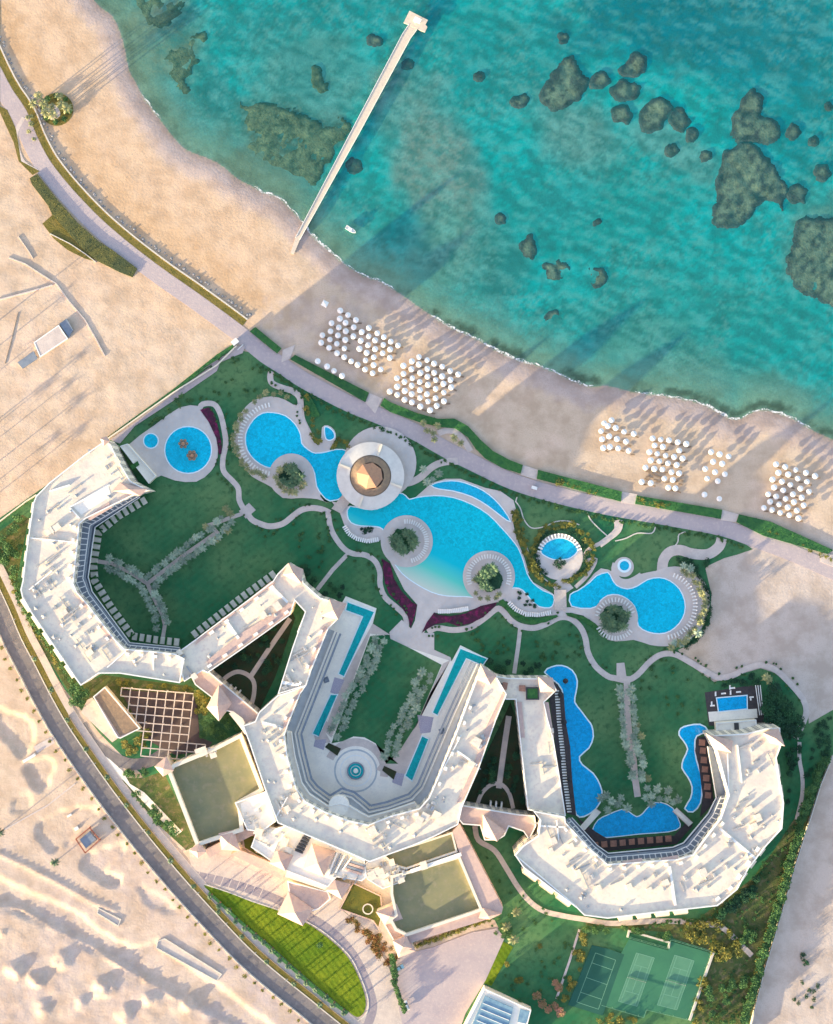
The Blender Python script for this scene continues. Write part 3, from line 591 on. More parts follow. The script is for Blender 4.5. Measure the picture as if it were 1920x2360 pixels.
# garden ground of the resort
GARDEN = [(-40, 1222), (246, 1020), (400, 912), (548, 806), (575, 812)] + [p for p in offs(PROMS, 17) if 590 < p[0] < 1725] + [(1735, 1266), (1700, 1278), (1670, 1286), (1625, 1307), (1640, 1370), (1636, 1430), (1600, 1482), (1562, 1498), (1600, 1540), (1646, 1572), (1753, 1540), (1789, 1552), (1834, 1591), (1862, 1633), (1864, 1668), (1920, 1636), (2000, 1590), (2000, 1650), (1920, 1738), (1892, 1810), (1866, 1896), (1832, 1999), (1799, 2116), (1759, 2249), (1733, 2360), (1715, 2430), (1040, 2430), (1010, 2360), (1080, 2230), (1120, 2150), (1150, 2140), (1140, 2120), (1052, 2105), (930, 2190), (760, 2090), (560, 1985), (463, 1920), (380, 1830), (310, 1770), (230, 1690), (150, 1590), (80, 1480), (20, 1370), (-40, 1290)]
struct(sheet('garden_ground', GARDEN, M['lawn'], kind='structure'))
# drier beds along the hotel's road side
for poly in (T(31, -140,700, -60,560, 0,430, 180,300, 230,330, 200,480, 170,640, 130,850, 160,960, 240,1090, 590,1600, 700,1640, 830,1580, 960,1600, 1500,1670, 1600,1760, 1560,2100, 1300,2083, 640,1850, 380,1450, 140,1050, -20,720, -140,640),
             T(41, 600,160, 760,260, 880,430, 1000,430, 1130,380, 1380,900, 1290,930, 1080,740, 880,480, 760,380, 640,230)):
    struct(sheet('planted_bed_soil', poly, M['soil']))
struct(sheet('planted_bed_soil', T(44, 700,1350, 1000,1130, 1160,920, 1290,720, 1370,640, 1400,700, 1290,1050, 1190,1400, 1080,1790, 990,2134, 960,2300, 560,2300, 590,2134, 740,1640, 460,1540, 440,1500, 160,1480, -150,1450, -150,1400, 300,1440, 620,1420), M['soil']))
# promenade, its kerb strip and the planting on the sea side
struct(sheet('promenade', band(PROMS, 19), M['prom'], 0, 0.03))
st = sheet('ground_cover_strip', prom_part(-70, 562, 20, 36), M['olive'], 0, 0.05, 'stuff', 'olive dry ground cover strip between promenade and beach wall', 'ground cover')
for pl, lab in ((T(11, 0,-0, 0,850, 60,880, 130,1040, 150,1160, 170,1290, 320,1370, 260,1400, 150,1290, 110,1140, 0,900, -60,800), 'olive ground cover edge on the landward side by the round planter'),):
    sheet('ground_cover_strip', pl, M['olive'], 0, 0.05, 'stuff', lab, 'ground cover')
for pl, lab in ((T(21, 430,0, 340,-120, 420,-190, 520,-100, 640,10, 770,185, 680,160, 540,90), 'tan dry planting patch inside the curved bed wall'),):
    sheet('ground_cover_strip', pl, M['olive'], 0, 0.05, 'stuff', lab, 'ground cover')
sheet('ground_cover_strip', circ((131, 252), 38, 30), M['olive'], 0, .06, 'stuff', 'dry planting filling the round planter on the promenade', 'ground cover')
struct(sheet('path', cr(T(11, 350,870, 420,830, 470,870, 480,930, 420,960, 360,930), 3), M['path'], 0, .08))
# desert path network round the planter roundabout
ribbon('path', T(11, 190,940, 130,1060, 140,1180, 190,1300, 300,1370), 9, M['path'])
# asphalt road with kerbs, sidewalk and median strips
ROAD = [(-150, 1060), (-70, 1262), (-30, 1345), (0, 1408), (29, 1478), (63, 1543), (93, 1602), (121, 1653), (144, 1691), (186, 1753), (226, 1810), (266, 1864), (316, 1928), (373, 1997), (426, 2058), (500, 2138), (566, 2206), (633, 2264), (703, 2320), (749, 2358), (860, 2445), (1120, 2640)]
RS = cr(ROAD, 3, False)
struct(sheet('road', band(RS, 19), M['asphalt'], 0, 0.0))
struct(sheet('road_kerb', band(offs(RS, 20.5), 1.2), M['kerb'], 0, 0.10)); struct(sheet('road_kerb', band(offs(RS, -20.5), 1.2), M['kerb'], 0, 0.10))
SIDE = offs(RS, 43)   # towards the hotel (right-hand side of travel in image space)
SIDE = [p for p in SIDE]
b_chk = SIDE[10][0] > RS[10][0]
sgn = 1 if b_chk else -1
struct(sheet('median_soil', band(offs(RS, 29 * sgn), 7), M['olive'], 0, 0.03))
struct(sheet('sidewalk', band(offs(RS, 44 * sgn), 8.5), M['walk'], 0, 0.08))
# service drive and car yard behind the hotel
struct(sheet('access_drive', band(cr(T(41, 560,60, 640,190, 740,260, 830,310, 930,335, 1050,310, 1150,240, 1190,170), 4, False), 13), M['asphalt'], 0, 0.02))
struct(sheet('access_drive', T(41, 660,230, 760,300, 850,380, 900,470, 1000,530, 1260,800, 1220,830, 960,560, 860,450, 780,390, 700,300), M['court'], 0, 0.02))
struct(sheet('forecourt', T(50, 120,340, 440,200, 1000,400, 1130,400, 1200,880, 1100,820, 860,620, 560,520, 130,420), M['walk'], 0, 0.02))
FORE = T(41, 1290,1040) + T(42, 20,1000, 110,940, 250,1000, 420,1080, 560,1120, 640,1110, 900,1180, 1010,1250, 1000,1330, 1180,1480, 1260,1600, 1330,1720, 1380,1830, 1420,1960, 1480,2060, 1560,2134, 1480,2300, 1100,2300, 1130,2134, 1180,2060, 1200,1950, 1150,1780, 1080,1640, 960,1510, 800,1420, 700,1400, 560,1330, 420,1290, 250,1220, 120,1160, 20,1140)
struct(sheet('forecourt', FORE, M['walk'], 0, 0.04))
struct(sheet('drive_lane', band(cr(T(50, 130,468, 330,512, 560,592, 740,690, 850,765, 945,875, 1010,1010, 1040,1130, 1010,1230), 4, False), 10), M['lane'], 0, 0.05))
struct(sheet('drive_kerb', band(cr(T(42, 60,1165, 230,1220, 400,1285, 580,1345, 760,1420, 880,1490, 990,1580, 1085,1685, 1155,1830, 1197,1960, 1190,2055, 1130,2110), 4, False), 1.2), M['kerb'], 0, 0.16))
for k_ in range(9): struct(sheet('paving_band', band(T(42, 60 + 52 * k_, 1010 + 22 * k_, 20 + 52 * k_, 1110 + 20 * k_), 1.0), M['path'], 0, 0.055))
LAWN_S = cr(T(42, 60,1170, 230,1225, 400,1290, 580,1350, 760,1430, 870,1500, 980,1590, 1070,1690, 1140,1830, 1180,1960, 1170,2050, 1120,2085, 1040,2030, 900,1920, 700,1750, 500,1570, 300,1400, 150,1260), 3)
struct(sheet('roadside_lawn', LAWN_S, M['lawn_dry'], 0, 0.06))
YARD = T(43, 60,1660, 300,1600, 560,1500, 740,1470, 790,1540, 660,1830, 520,2060, 470,2200, 100,2200, 60,2040, 50,1900, 20,1760)
struct(sheet('service_yard', YARD, M['prom'], 0, 0.02))
# sand clearing and strips
struct(sheet('garden_sand', T(43, 780,1560, 850,1600, 700,1870, 640,1850), M['lawn_dry'], 0, -0.0))
# paths through the gardens
PW = 12.5
ribbon('path', T(22, 30,1375, 60,1325, 150,1325, 200,1400, 230,1520, 245,1640, 222,1760, 228,1860, 300,1940, 345,2000, 352,2090) + T(32, 385,250), PW, M['path'])
ribbon('path', T(32, 410,270, 450,335, 520,372, 600,392, 700,372, 780,312, 850,262, 930,245, 1010,255, 1080,285), PW + 1, M['path'])
ribbon('path', T(32, 1062,270, 1080,390, 1120,480, 1190,570, 1260,610, 1360,622, 1440,672, 1478,760, 1480,860, 1520,960, 1610,1040, 1680,1110, 1690,1200), PW, M['path'])
ribbon('path', T(32, 1220,615, 1100,740, 975,900), 9.5, M['path'], smooth=0)
sheet('path', T(32, 350,270, 430,205, 485,262, 405,330), M['path'], 0, 0.07)
ribbon('path', T(31, 760,670, 900,690, 1040,760, 1180,850, 1450,640, 1736,440) + T(32, 120,380, 380,290), 9, M['path'], smooth=0)
ribbon('path', T(31, 1180,850, 1230,960, 1300,1100, 1320,1180, 1300,1310), 9, M['path'], smooth=0)
ribbon('path', T(33, 300,1240, 370,1205, 500,1222, 640,1200, 760,1122, 850,1052, 900,1072, 960,1142, 1040,1190, 1150,1205, 1250,1172, 1350,1122, 1440,1130, 1520,1200, 1560,1290, 1580,1400, 1640,1510, 1736,1590) + T(34, 60,1545, 150,1560, 230,1520, 330,1415, 420,1362, 520,1362, 640,1425, 760,1495, 850,1540, 960,1525, 1070,1470, 1180,1445, 1290,1480, 1400,1580, 1500,1700, 1530,1800, 1500,1900, 1450,2010), PW + 1, M['path'])
ribbon('path', T(44, 1330,180, 1330,300, 1350,420, 1350,540, 1330,640, 1310,720), 9, M['path'])
ribbon('path', T(33, 1040,1190, 1022,1350, 990,1570), 9.5, M['path'], smooth=0)
sheet('path', T(34, 70,1430, 130,1425, 150,1560, 70,1560), M['path'], 0, 0.07)
ribbon('path', T(34, 150,1530, 150,1700, 155,1850, 170,2010) + T(44, 180,300, 190,420, 210,560), 15, M['path'], smooth=0)
ribbon('path', T(22, 610,1060, 600,1110, 620,1160, 700,1195, 780,1220, 835,1270, 845,1340, 850,1420, 870,1480, 930,1600), 14, M['path'])
ribbon('path', T(23, 540,1780, 420,1790, 330,1830, 240,1910, 160,1950, 90,1960), 16, M['path'])
ribbon('path', T(34, 110,330, 90,410, 20,470, -60,510, -150,560, -180,640) + T(33, 1640,660, 1580,780, 1480,880), 9, M['path'])
ribbon('path', T(34, 70,330, 75,400, 20,460, -60,520), 14, M['path'])
ribbon('path', T(34, 880,470, 860,530, 800,580, 740,595, 640,585, 560,560, 480,575, 430,640, 420,740), 24, M['path'])
for ln in (T(33, 1000,190, 1040,250, 1070,340, 1130,405, 1230,395, 1320,355, 1420,350, 1510,380), T(34, 370,380, 340,430, 230,430, 140,470, 60,490), T(34, 600,420, 550,440, 540,500, 500,545), T(33, 1570,280, 1610,350, 1690,430, 1736,470), T(33, 1090,560, 1130,660, 1200,780, 1280,850), T(33, 1015,150, 1000,200)):
    ribbon('kerb_line', ln, 2.6, M['kerb'], 0.10)
# approach bands where paths cross the green strips to the beach
for q in (T(22, 700,890, 800,850, 760,960, 690,990), T(22, 1395,1235, 1500,1280, 1440,1400, 1360,1310), T(23, 1060,1810, 1180,1850, 1170,1930, 1040,1890), T(34, 110,110, 230,130, 215,210, 105,195), T(34, 885,250, 1010,285, 990,345, 870,330), T(34, 1640,580, 1760,600, 1760,700, 1640,650)):
    struct(sheet('path', q, M['path'], 0, 0.05))
ribbon('path', T(23, 380,1560, 450,1535, 530,1550, 590,1620, 640,1700), 14, M['path'])
for q in [o for o in bpy.data.objects if o.name.split('.')[0] in ('path', 'kerb_line')]: q['kind'] = 'structure'
# plazas and pool decks
PLAZA = T(33, -60,560, 10,700, 90,880, 205,1015, 190,1130, 165,1205, 110,1120, -10,1230, 0,1318, 420,1490, 560,1350, 480,1440, 350,1380, 350,1240, 300,1215, 300,1170, 350,1085, 560,1085, 740,1020, 850,990, 960,1000, 1060,1080, 1170,1110, 1290,1095, 1320,1030, 1200,940, 600,800, 100,700, 20,600)
def deck(poly, m=None, th=0.07): return struct(sheet('pool_deck', poly, m or M['deck'], 0, th))
deck(T(33, -90,430, -20,640, 20,720, 110,900, 215,1020, 195,1150, 165,1210, 90,1140, -10,1240, 5,1318, 420,1492, 490,1472, 480,1440, 350,1380, 350,1245, 270,1245, 300,1160, 355,1085, 560,1085, 850,1000, 930,990, 1060,1090, 1180,1118, 1340,1100, 1320,1040, 1300,930, 900,700, 400,500))
deck(T(33, 200,160, 330,45, 440,12, 560,12, 760,85, 880,110, 985,185, 1005,260, 970,310, 1005,480, 1070,640, 1110,770, 900,700, 600,400, 400,300))
deck(T(32, 1090,190, 1160,290, 1200,400, 1270,480, 1380,520, 1480,505, 1560,420, 1500,300, 1300,250))
deck(cr(T(22, 480,1290, 610,1262, 720,1290, 790,1330, 850,1325, 862,1430, 900,1500, 925,1590, 985,1655, 1010,1580, 1015,1510, 1060,1493, 1112,1530, 1127,1590, 1100,1650, 1075,1695, 1160,1720, 1100,1800, 1000,2060, 1075,2115, 980,2085, 860,2075, 700,2075, 640,2010, 560,1960, 450,1900, 380,1800, 320,1700, 308,1580, 338,1450, 400,1350), 2))
deck(cr(T(21, 1030,1650, 1240,1490, 1440,1350, 1590,1340, 1625,1400, 1690,1490, 1736,1600, 1742,1750, 1690,1860, 1570,1945, 1400,1935, 1290,1895, 1210,1930, 1130,1830, 1060,1730), 2))
deck(cr(T(34, -60,1190, 60,1262, 200,1250, 330,1290, 450,1300, 570,1280, 680,1210, 760,1100, 790,950, 765,840, 690,740, 570,690, 470,690, 370,720, 250,745, 150,800, 60,740, -50,700, -150,800, -250,930, -230,1010), 2))
deck(T(33, 1290,860, 1345,815, 1420,835, 1465,885, 1405,925, 1405,1110, 1340,1110, 1315,900))
deck(T(33, 1330,1040, 1450,1040, 1620,1060, 1736,960, 1736,1130, 1600,1120, 1450,1085, 1330,1110))
deck(circ(T(33, 1352, 635)[0], 54)); deck(circ(T(34, 126, 690)[0], 23)); deck(band(cr(T(34, 60,660, 50,720, 90,790, 170,800, 260,750), 3, False), 6))
# ------------------------------------------------------------------ pools
def pool(label, poly, mat_='pool', group=None, rim=2.3, z=0.0, smooth=2, level=0.11):
    pts = cr(poly, smooth) if smooth > 1 else poly
    w_ = ccw(PP(pts)); c = (sum(p[0] for p in w_) / len(w_), sum(p[1] for p in w_) / len(w_))
    r = thing('swimming_pool', label, 'swimming pool', (c[0], c[1], 0), group)
    out = offs(w_, -rim * S, True); zz = z + level + lift()
    b = MB(); n = len(w_)
    v = [(x, y, zz + .04) for x, y in w_] + [(x, y, zz + .04) for x, y in out] + [(x, y, 0) for x, y in out] + [(x, y, 0) for x, y in w_]
    f = []
    for i in range(n):
        j = (i + 1) % n; f += [[i, n + i, n + j, j][::-1], [n + i, 2 * n + i, 2 * n + j, n + j][::-1], [3 * n + i, i, j, 3 * n + j][::-1]]
    b.add(v, f); b.build('coping', M['coping'], r)
    MB().prism(offs(w_, 0.005, True), z - .1, zz, side=False).build('water', M[mat_], r)
    return r
def isle(c, rpx, z=0.22, m=None):
    b = MB(); b.prism(PP(circ(c, rpx, 40)), 0, z + lift()); return struct(b.build('pool_island_deck', m or M['deck']))
p0, p1 = P(T(33, 520, 560)[0]), P(T(33, 330, 935)[0])
M['pool_beach'] = pool_material('beach_entry_pool_water', (0.0, 0.47, 0.575), [(0.0, 0.47, 0.56), (0.10, 0.56, 0.46), (0.62, 0.60, 0.50)], p0, p1)
pool('large free form main pool with sandy beach entry and two round palm islands', T(33, -322,235, -342,300, -312,360, -232,385, -122,390, -62,410, -30,480, 0,600, 30,680, 100,770, 200,845, 330,915, 450,945, 600,950, 760,960, 900,905, 990,880, 1060,900, 1120,970, 1190,1030, 1270,1040, 1300,1010, 1300,945, 1220,910, 1140,850, 1090,770, 1060,670, 1020,570, 960,490, 880,400, 780,300, 650,220, 500,165, 350,150, 210,165, 150,180, 120,150, 68,130, 0,190, -100,255, -200,260), 'pool_beach')
pool('crescent shaped upper pool hugging the north rim of the main pool', T(33, 330,65, 430,35, 540,35, 640,65, 740,110, 830,180, 900,260, 955,350, 890,310, 780,225, 650,150, 500,105, 400,92), 'cyan')
pool('round lagoon pool with a curling arm beside the domed pool bar', T(22, 620,1395, 720,1420, 800,1490, 840,1570, 850,1640, 900,1690, 960,1720, 1050,1710, 1130,1690, 1210,1700, 1180,1760, 1150,1850, 1150,1980, 1185,2060, 1080,2095, 1020,2050, 975,1980, 960,1880, 920,1800, 850,1750, 780,1735, 710,1750, 660,1800, 620,1830, 560,1820, 480,1770, 420,1690, 405,1600, 420,1530, 470,1450, 540,1400))
pool('eastern lagoon pool with a bulb shaped end by the sand clearing', [(1315, 1371), (1318, 1396), (1361, 1401), (1381, 1391)] + T(34, -60,950, 0,905, 80,900, 150,930, 210,990, 230,1060, 240,1140, 310,1185, 400,1200, 480,1180, 550,1120, 590,1040, 590,950, 550,860, 480,800, 400,775, 310,790, 230,840, 150,862, 70,835, 30,780, 0,735) + [(1375, 1328), (1361, 1342), (1332, 1362)])
pool('round children pool with a mushroom fountain in its centre', circ((434, 1037), 53, 28), smooth=1)
pool('tiny round toddler pool left of the mushroom fountain pool', circ((348, 1016), 16, 20), smooth=1)
pool('small half moon plunge pool in the planting north of the pool bar', T(22, 1040,1510, 1075,1520, 1105,1550, 1112,1590, 1080,1610, 1050,1600, 1040,1560), 'cyan')
pool('fan shaped spa pool in its circle of yellow shrubs', T(33, 1200,590, 1240,532, 1310,497, 1380,490, 1450,522, 1500,580, 1440,640, 1380,655, 1310,655, 1250,632), 'cyan')
pool('tiny round whirlpool on a white spiral deck north of the eastern lagoon', circ(T(34, 130, 680)[0], 11, 20), 'cyan', smooth=1, rim=5)
pool('long wavy lagoon pool running beside the right wing terrace', [(1257, 1549), (1272, 1538), (1295, 1535), (1318, 1546), (1329, 1569), (1326, 1595), (1323, 1618), (1338, 1639), (1355, 1662), (1362, 1672), (1366, 1697), (1356, 1723), (1334, 1743), (1341, 1763), (1366, 1783), (1382, 1810), (1386, 1836), (1372, 1863), (1346, 1880), (1329, 1876), (1322, 1836), (1316, 1783), (1312, 1717), (1303, 1662), (1297, 1590), (1277, 1567)], rim=3, mat_='pool_blue')
pool('wide wing shaped pool across the foot of the right courtyard', [(1366, 1913), (1379, 1890), (1400, 1879), (1433, 1866), (1450, 1872), (1467, 1883), (1482, 1875), (1500, 1855), (1523, 1850), (1550, 1863), (1563, 1890), (1566, 1906), (1540, 1916), (1473, 1921), (1400, 1929), (1372, 1925)], rim=2, mat_='pool_blue')
pool('slim wavy lagoon pool along the right edge of the right courtyard', T(44, 560,70, 640,62, 690,100, 615,135, 600,200, 610,300, 640,400, 650,500, 640,600, 590,660, 540,640, 580,570, 590,490, 560,420, 520,360, 530,300, 560,230, 530,170, 500,130, 510,90), rim=3, mat_='pool_blue')
pool('rectangular blue spa terrace pool on dark decking', T(34, 842,1700, 1070,1680, 1072,1778, 856,1800), smooth=1, mat_='pool_blue')
pool('L shaped teal canal at the north west corner of the middle courtyard', T(32, 1220,1000, 1430,1078, 1190,1590, 1150,1570, 1345,1112, 1208,1062), 'teal', smooth=1, z=0.42)
pool('straight teal canal in the lower left of the middle courtyard', T(32, 1085,1740, 1135,1740, 985,2083) + T(42, 860,140, 815,120), 'teal', smooth=1, z=0.42)
pool('L shaped teal canal at the north east corner of the middle courtyard', T(33, 560,1372, 770,1452, 735,1500, 605,1445, 375,1900, 340,1880, 530,1440), 'teal', smooth=1, z=0.42)
pool('straight teal canal in the lower right of the middle courtyard', T(43, 220,140, 262,160, 150,445, 105,412), 'teal', smooth=1, z=0.42)
isle(T(33, 130, 512)[0], 60); isle(T(33, 787, 795)[0], 60); isle(T(22, 770, 1900)[0], 52); isle(T(34, 60, 1085)[0], 52)
# coral bridges over the lagoon necks
for q in (T(32, 1090,250, 1165,290, 1240,200, 1180,140), T(33, 1310,900, 1405,900, 1410,1060, 1312,1060)):
    tag(MB().prism(PP(q, .6), 0.2, 0.62 + lift()).build('footbridge', M['walk']), 'short pinkish footbridge beside the round pool bar' if q[0][0] < 900 else 'short pinkish footbridge below the spa circle', 'footbridge')

ribbon('path', T(43, 585,760, 610,860, 720,930, 800,1050, 880,1180, 960,1280, 1060,1350, 1200,1385, 1350,1410, 1503,1435) + T(44, 150,1432, 350,1420, 550,1425, 690,1440, 800,1470, 900,1560, 1000,1660), 12, M['walk'])
for q in [o for o in bpy.data.objects if o.name.split('.')[0] == 'path']: q['kind'] = 'structure'
# ------------------------------------------------------------------ buildings
def ring_mesh(outer, inner, z0, z1):
    """flat-topped ring wall between two equal-length loops"""
    n = len(outer); v = [(x, y, z0) for x, y in outer] + [(x, y, z1) for x, y in outer] + [(x, y, z1) for x, y in inner] + [(x, y, z0) for x, y in inner]
    f = []
    for i in range(n):
        j = (i + 1) % n
        f += [[i, j, n + j, n + i], [n + i, n + j, 2 * n + j, 2 * n + i], [2 * n + i, 2 * n + j, 3 * n + j, 3 * n + i]]
    return MB().add(v, f)
def centroid(w_): return (sum(p[0] for p in w_) / len(w_), sum(p[1] for p in w_) / len(w_))
def block(name, label, cat, poly, h, group=None, wall='wall', roof='roof', par=1.0, th=0.45, z0=-0.3, parm='white', root=None):
    """a walled block whose roof outline is traced at its own height"""
    w_ = ccw(PP(poly, h)); c = centroid(w_)
    r = root or thing(name, label, cat, (c[0], c[1], 0), group)
    MB().prism(w_, z0, h - 0.3, top=False, uv=True).build('wall', M[wall], r)
    inn = offs(w_, th, True)
    if par: ring_mesh(w_, inn, h - 0.3, h + par).build('parapet', M[parm], r)
    b = MB(); b.prism(inn if par else w_, h - 0.35, h + lift() * 0.2, side=not par); b.build('roof', M[roof], r)
    return r
def bar(b, p, q, wd, z0, z1):
    d = math.hypot(q[0] - p[0], q[1] - p[1])
    if d > 1e-6: b.box(((p[0] + q[0]) / 2, (p[1] + q[1]) / 2), (d, wd, z1 - z0), math.atan2(q[1] - p[1], q[0] - p[0]), z0)
    return b
def hip(poly, z, rise, root, name='hip_roof', m='sandroof', over=0.0, apex=None):
    """hipped tower roof on a quad traced at height z, with an eaves slab and the tower walls under it"""
    w_ = ccw(PP(poly, z)); c = centroid(w_) if apex is None else P(apex, z + rise)
    b = MB(); b.prism(w_, z - 0.35, z, top=False, bottom=True); b.cone(w_, z, (c[0], c[1], z + rise))
    b.cyl(c, .12, .05, z + rise - 0.05, z + rise + 0.9, 6)
    o = b.build(name, M[m], root); return o
def tower(poly, z, rise, root, base=None, m='sandroof'):
    w_ = ccw(PP(poly, z)); MB().prism(offs(w_, 0.5, True), (z - 4.5) if base is None else base, z - 0.34, top=False, uv=True).build('tower_wall', M['cream'], root)
    return hip(poly, z, rise, root, 'tower_roof', m)
def steps(root, inner, outer, z, m='slate', name='terrace', rail=True, z0=None):
    """terrace strip along a facade: inner edge under the wall, outer edge free"""
    a, b_ = PP(inner, z), PP(outer, z); poly = a + list(reversed(b_))
    MB().prism(poly, z - 0.5 if z0 is None else z0, z + lift() * .2, bottom=True, uv=True).build(name, M[m], root)
    if rail:
        q = MB()
        for p0_, p1_ in zip(b_[:-1], b_[1:]): bar(q, p0_, p1_, 0.3, z + 0.1, z + 1.05)
        q.build('railing', M['white'], root)
def pergola(root, inner, outer, z, step=2.4, wd=0.35, frac=(0.15, 0.85)):
    a, b_ = PP(inner, z), PP(outer, z); q = MB()
    for i in range(len(a) - 1):
        d = math.hypot(a[i + 1][0] - a[i][0], a[i + 1][1] - a[i][1]); n = max(2, int(d / step))
        for k in range(n):
            t = (k + .5) / n; p = (a[i][0] + (a[i + 1][0] - a[i][0]) * t, a[i][1] + (a[i + 1][1] - a[i][1]) * t); r_ = (b_[i][0] + (b_[i + 1][0] - b_[i][0]) * t, b_[i][1] + (b_[i + 1][1] - b_[i][1]) * t)
            s_ = (p[0] + (r_[0] - p[0]) * frac[0], p[1] + (r_[1] - p[1]) * frac[0]); e_ = (p[0] + (r_[0] - p[0]) * frac[1], p[1] + (r_[1] - p[1]) * frac[1])
            bar(q, s_, e_, wd, z, z + 0.3)
        for fr in frac:
            bar(q, (a[i][0] + (b_[i][0] - a[i][0]) * fr, a[i][1] + (b_[i][1] - a[i][1]) * fr), (a[i + 1][0] + (b_[i + 1][0] - a[i + 1][0]) * fr, a[i + 1][1] + (b_[i + 1][1] - a[i + 1][1]) * fr), 0.3, z + 0.31, z + 0.6)
    q.build('pergola', M['white'], root)
def balconies(root, line, h, step=7.5, wd=4.2, dp=1.7, start=3.5, m='cream'):
    """stacked balconies standing out from a facade; line in photo pixels at roof height, outward side on the left"""
    l = PP(line, h)
    for (x, y, a) in along(l, step, start):
        nx, ny = -math.sin(a), math.cos(a); c = (x + nx * dp / 2, y + ny * dp / 2); q = MB()
        for zz in np.arange(2.6, h - 3.0, 3.3):
            q.box(c, (wd, dp, .22), a, zz)
            q.box((x + nx * (dp - .06), y + ny * (dp - .06)), (wd, .12, .95), a, zz + .22)
            for s_ in (-1, 1): q.box((c[0] + s_ * math.cos(a) * (wd / 2 - .06), c[1] + s_ * math.sin(a) * (wd / 2 - .06)), (.12, dp - .14, .9), a, zz + .22)
        q.box((x + nx * dp * .42, y + ny * dp * .42), (wd + .3, dp * .8, .25), a, h - 2.6)
        q.build('balcony', M[m], root)
def coloured(b, root, name, m): return b.build(name, M[m], root)
HB = 18.4   # the west block stands higher
# ---- west block, a broad U opening to the north east
A_out = [(245, 1014), (196, 1048), (115, 1112), (84, 1143), (78, 1158), (69, 1215), (59, 1287), (53, 1339), (48, 1359), (52, 1376), (72, 1411), (173, 1561), (187, 1580), (228, 1552), (277, 1552), (415, 1574)]
A_in = [(426, 1518), (403, 1506), (346, 1500), (288, 1495), (265, 1472), (202, 1391), (179, 1365), (170, 1345), (173, 1319), (179, 1261), (184, 1207), (199, 1195), (317, 1137), (343, 1131), (302, 1109), (291, 1091), (276, 1066), (256, 1025)]
west = block('hotel_block', 'largest pale hotel block, broad U shape at the left end of the complex', 'hotel', A_out + A_in, HB)
led = [(415, 1492), (300, 1481), (213, 1363), (204, 1330), (213, 1261), (220, 1215), (323, 1146)]
inn = [(415, 1508), (288, 1496), (190, 1376), (170, 1338), (179, 1261), (186, 1205), (317, 1137)]
steps(west, inn, led, 9.6, 'slate'); 
mid = [(a[0] + (b_[0] - a[0]) * .75, a[1] + (b_[1] - a[1]) * .75) for a, b_ in zip(inn, led)]
steps(west, inn, mid, 12.6, 'slate', 'terrace', False, 9.7); pergola(west, inn, mid, 13.4)
balconies(west, [(84, 1143), (78, 1158), (59, 1287), (48, 1359)][::-1], HB) if False else None
balconies(west, list(reversed([(78, 1160), (69, 1215), (53, 1339)])), HB, 7.0)
balconies(west, list(reversed([(60, 1392), (173, 1561)])), HB, 8.5, 6.0, 2.4)
tower(T(21, 800,1600, 850,1580, 880,1620, 830,1660), HB + 2, 2.5, west, m='pink')
hip(T(31, 960,40, 1190,95, 1120,150, 900,110), HB + .8, 2.6, west)
for q in (T(31, 690,320, 870,200, 900,240, 720,345), T(31, 610,900, 690,1000, 690,1050, 600,930), T(31, 830,1190, 910,1290, 880,1290, 800,1200)):
    MB().prism(PP(q, HB + .5), HB + .1, HB + .55).build('tile_strip', M['pink'], west)
MB().prism(PP(T(31, 590,230, 870,50, 900,150, 660,300), HB - 2.4), HB - .5, HB + .1).build('sunk_roof', M['court'], west)
# roof dividers
def divider(root, t, *c, h=None, hh=.7, wd=.5, m='white'):
    h = HB if h is None else h
    l = PP(T(t, *c), h); q = MB()
    for a, b_ in zip(l[:-1], l[1:]): bar(q, a, b_, wd, h + .05, h + .05 + hh)
    q.build('roof_divider', M[m], root)
divider(west, 31, 245,485, 600,520); divider(west, 31, 235,900, 420,750); divider(west, 31, 860,1520, 1010,1390); divider(west, 31, 1230,1400, 1230,1540)
divider(west, 31, 400,1960 - 1910 + 60, 560,60); divider(west, 31, 640,330, 560,240, 880,60)
for k in range(4):
    for j in range(2):
        c = T(31, 440 + 75 * k + (0 if k < 2 else 40) * j + j * 130, 1000 + 88 * k + j * 20)[0]
HB = 17.0
# ---- diagonal wing with its tower tip
B_ = [(425, 1571), (404, 1507)] + [(450, 1474), (560, 1391), (629, 1339), (640, 1322), (663, 1299), (694, 1318), (700, 1343), (738, 1377), (764, 1385), (775, 1390), (776, 1430), (757, 1449), (718, 1544), (706, 1580), (640, 1600), (675, 1489), (703, 1410), (680, 1385), (669, 1417), (560, 1495), (479, 1551), (468, 1545)]
wing = block('hotel_wing', 'narrow diagonal hotel wing with pink edged roof ending in a pointed tower by the lawn', 'hotel wing', B_, HB, roof='roof')
divider(wing, 32, 250,1150, 350,1290, wd=1.2); divider(wing, 32, 620,880, 740,1000, wd=1.0); divider(wing, 32, 880,1090, 820,1240)
for q in (T(32, 610,830, 640,850, 360,1060, 320,1060), T(32, 310,1070, 330,1090, 220,1150, 200,1140), T(32, 130,1520, 760,1090, 790,1010, 740,1010, 720,1030, 380,1240, 90,1470), T(32, 30,1290, 190,1170, 215,1180, 0,1340)):
    MB().prism(PP(q, HB + .5), HB + .02, HB + .5 + lift() * .1).build('tile_strip', M['pink'], wing)
hip(T(32, 745,685, 865,735, 850,850, 700,780), HB + 2, 4, wing); MB().prism(offs(ccw(PP(T(32, 745,685, 865,735, 850,850, 700,780), HB + 2)), .4, True), HB, HB + 1.66, top=False).build('tower_wall', M['cream'], wing)
tower(T(32, 1075,975, 1215,1010, 1145,1140, 1000,1110), HB + 2.2, 4.2, wing, HB)
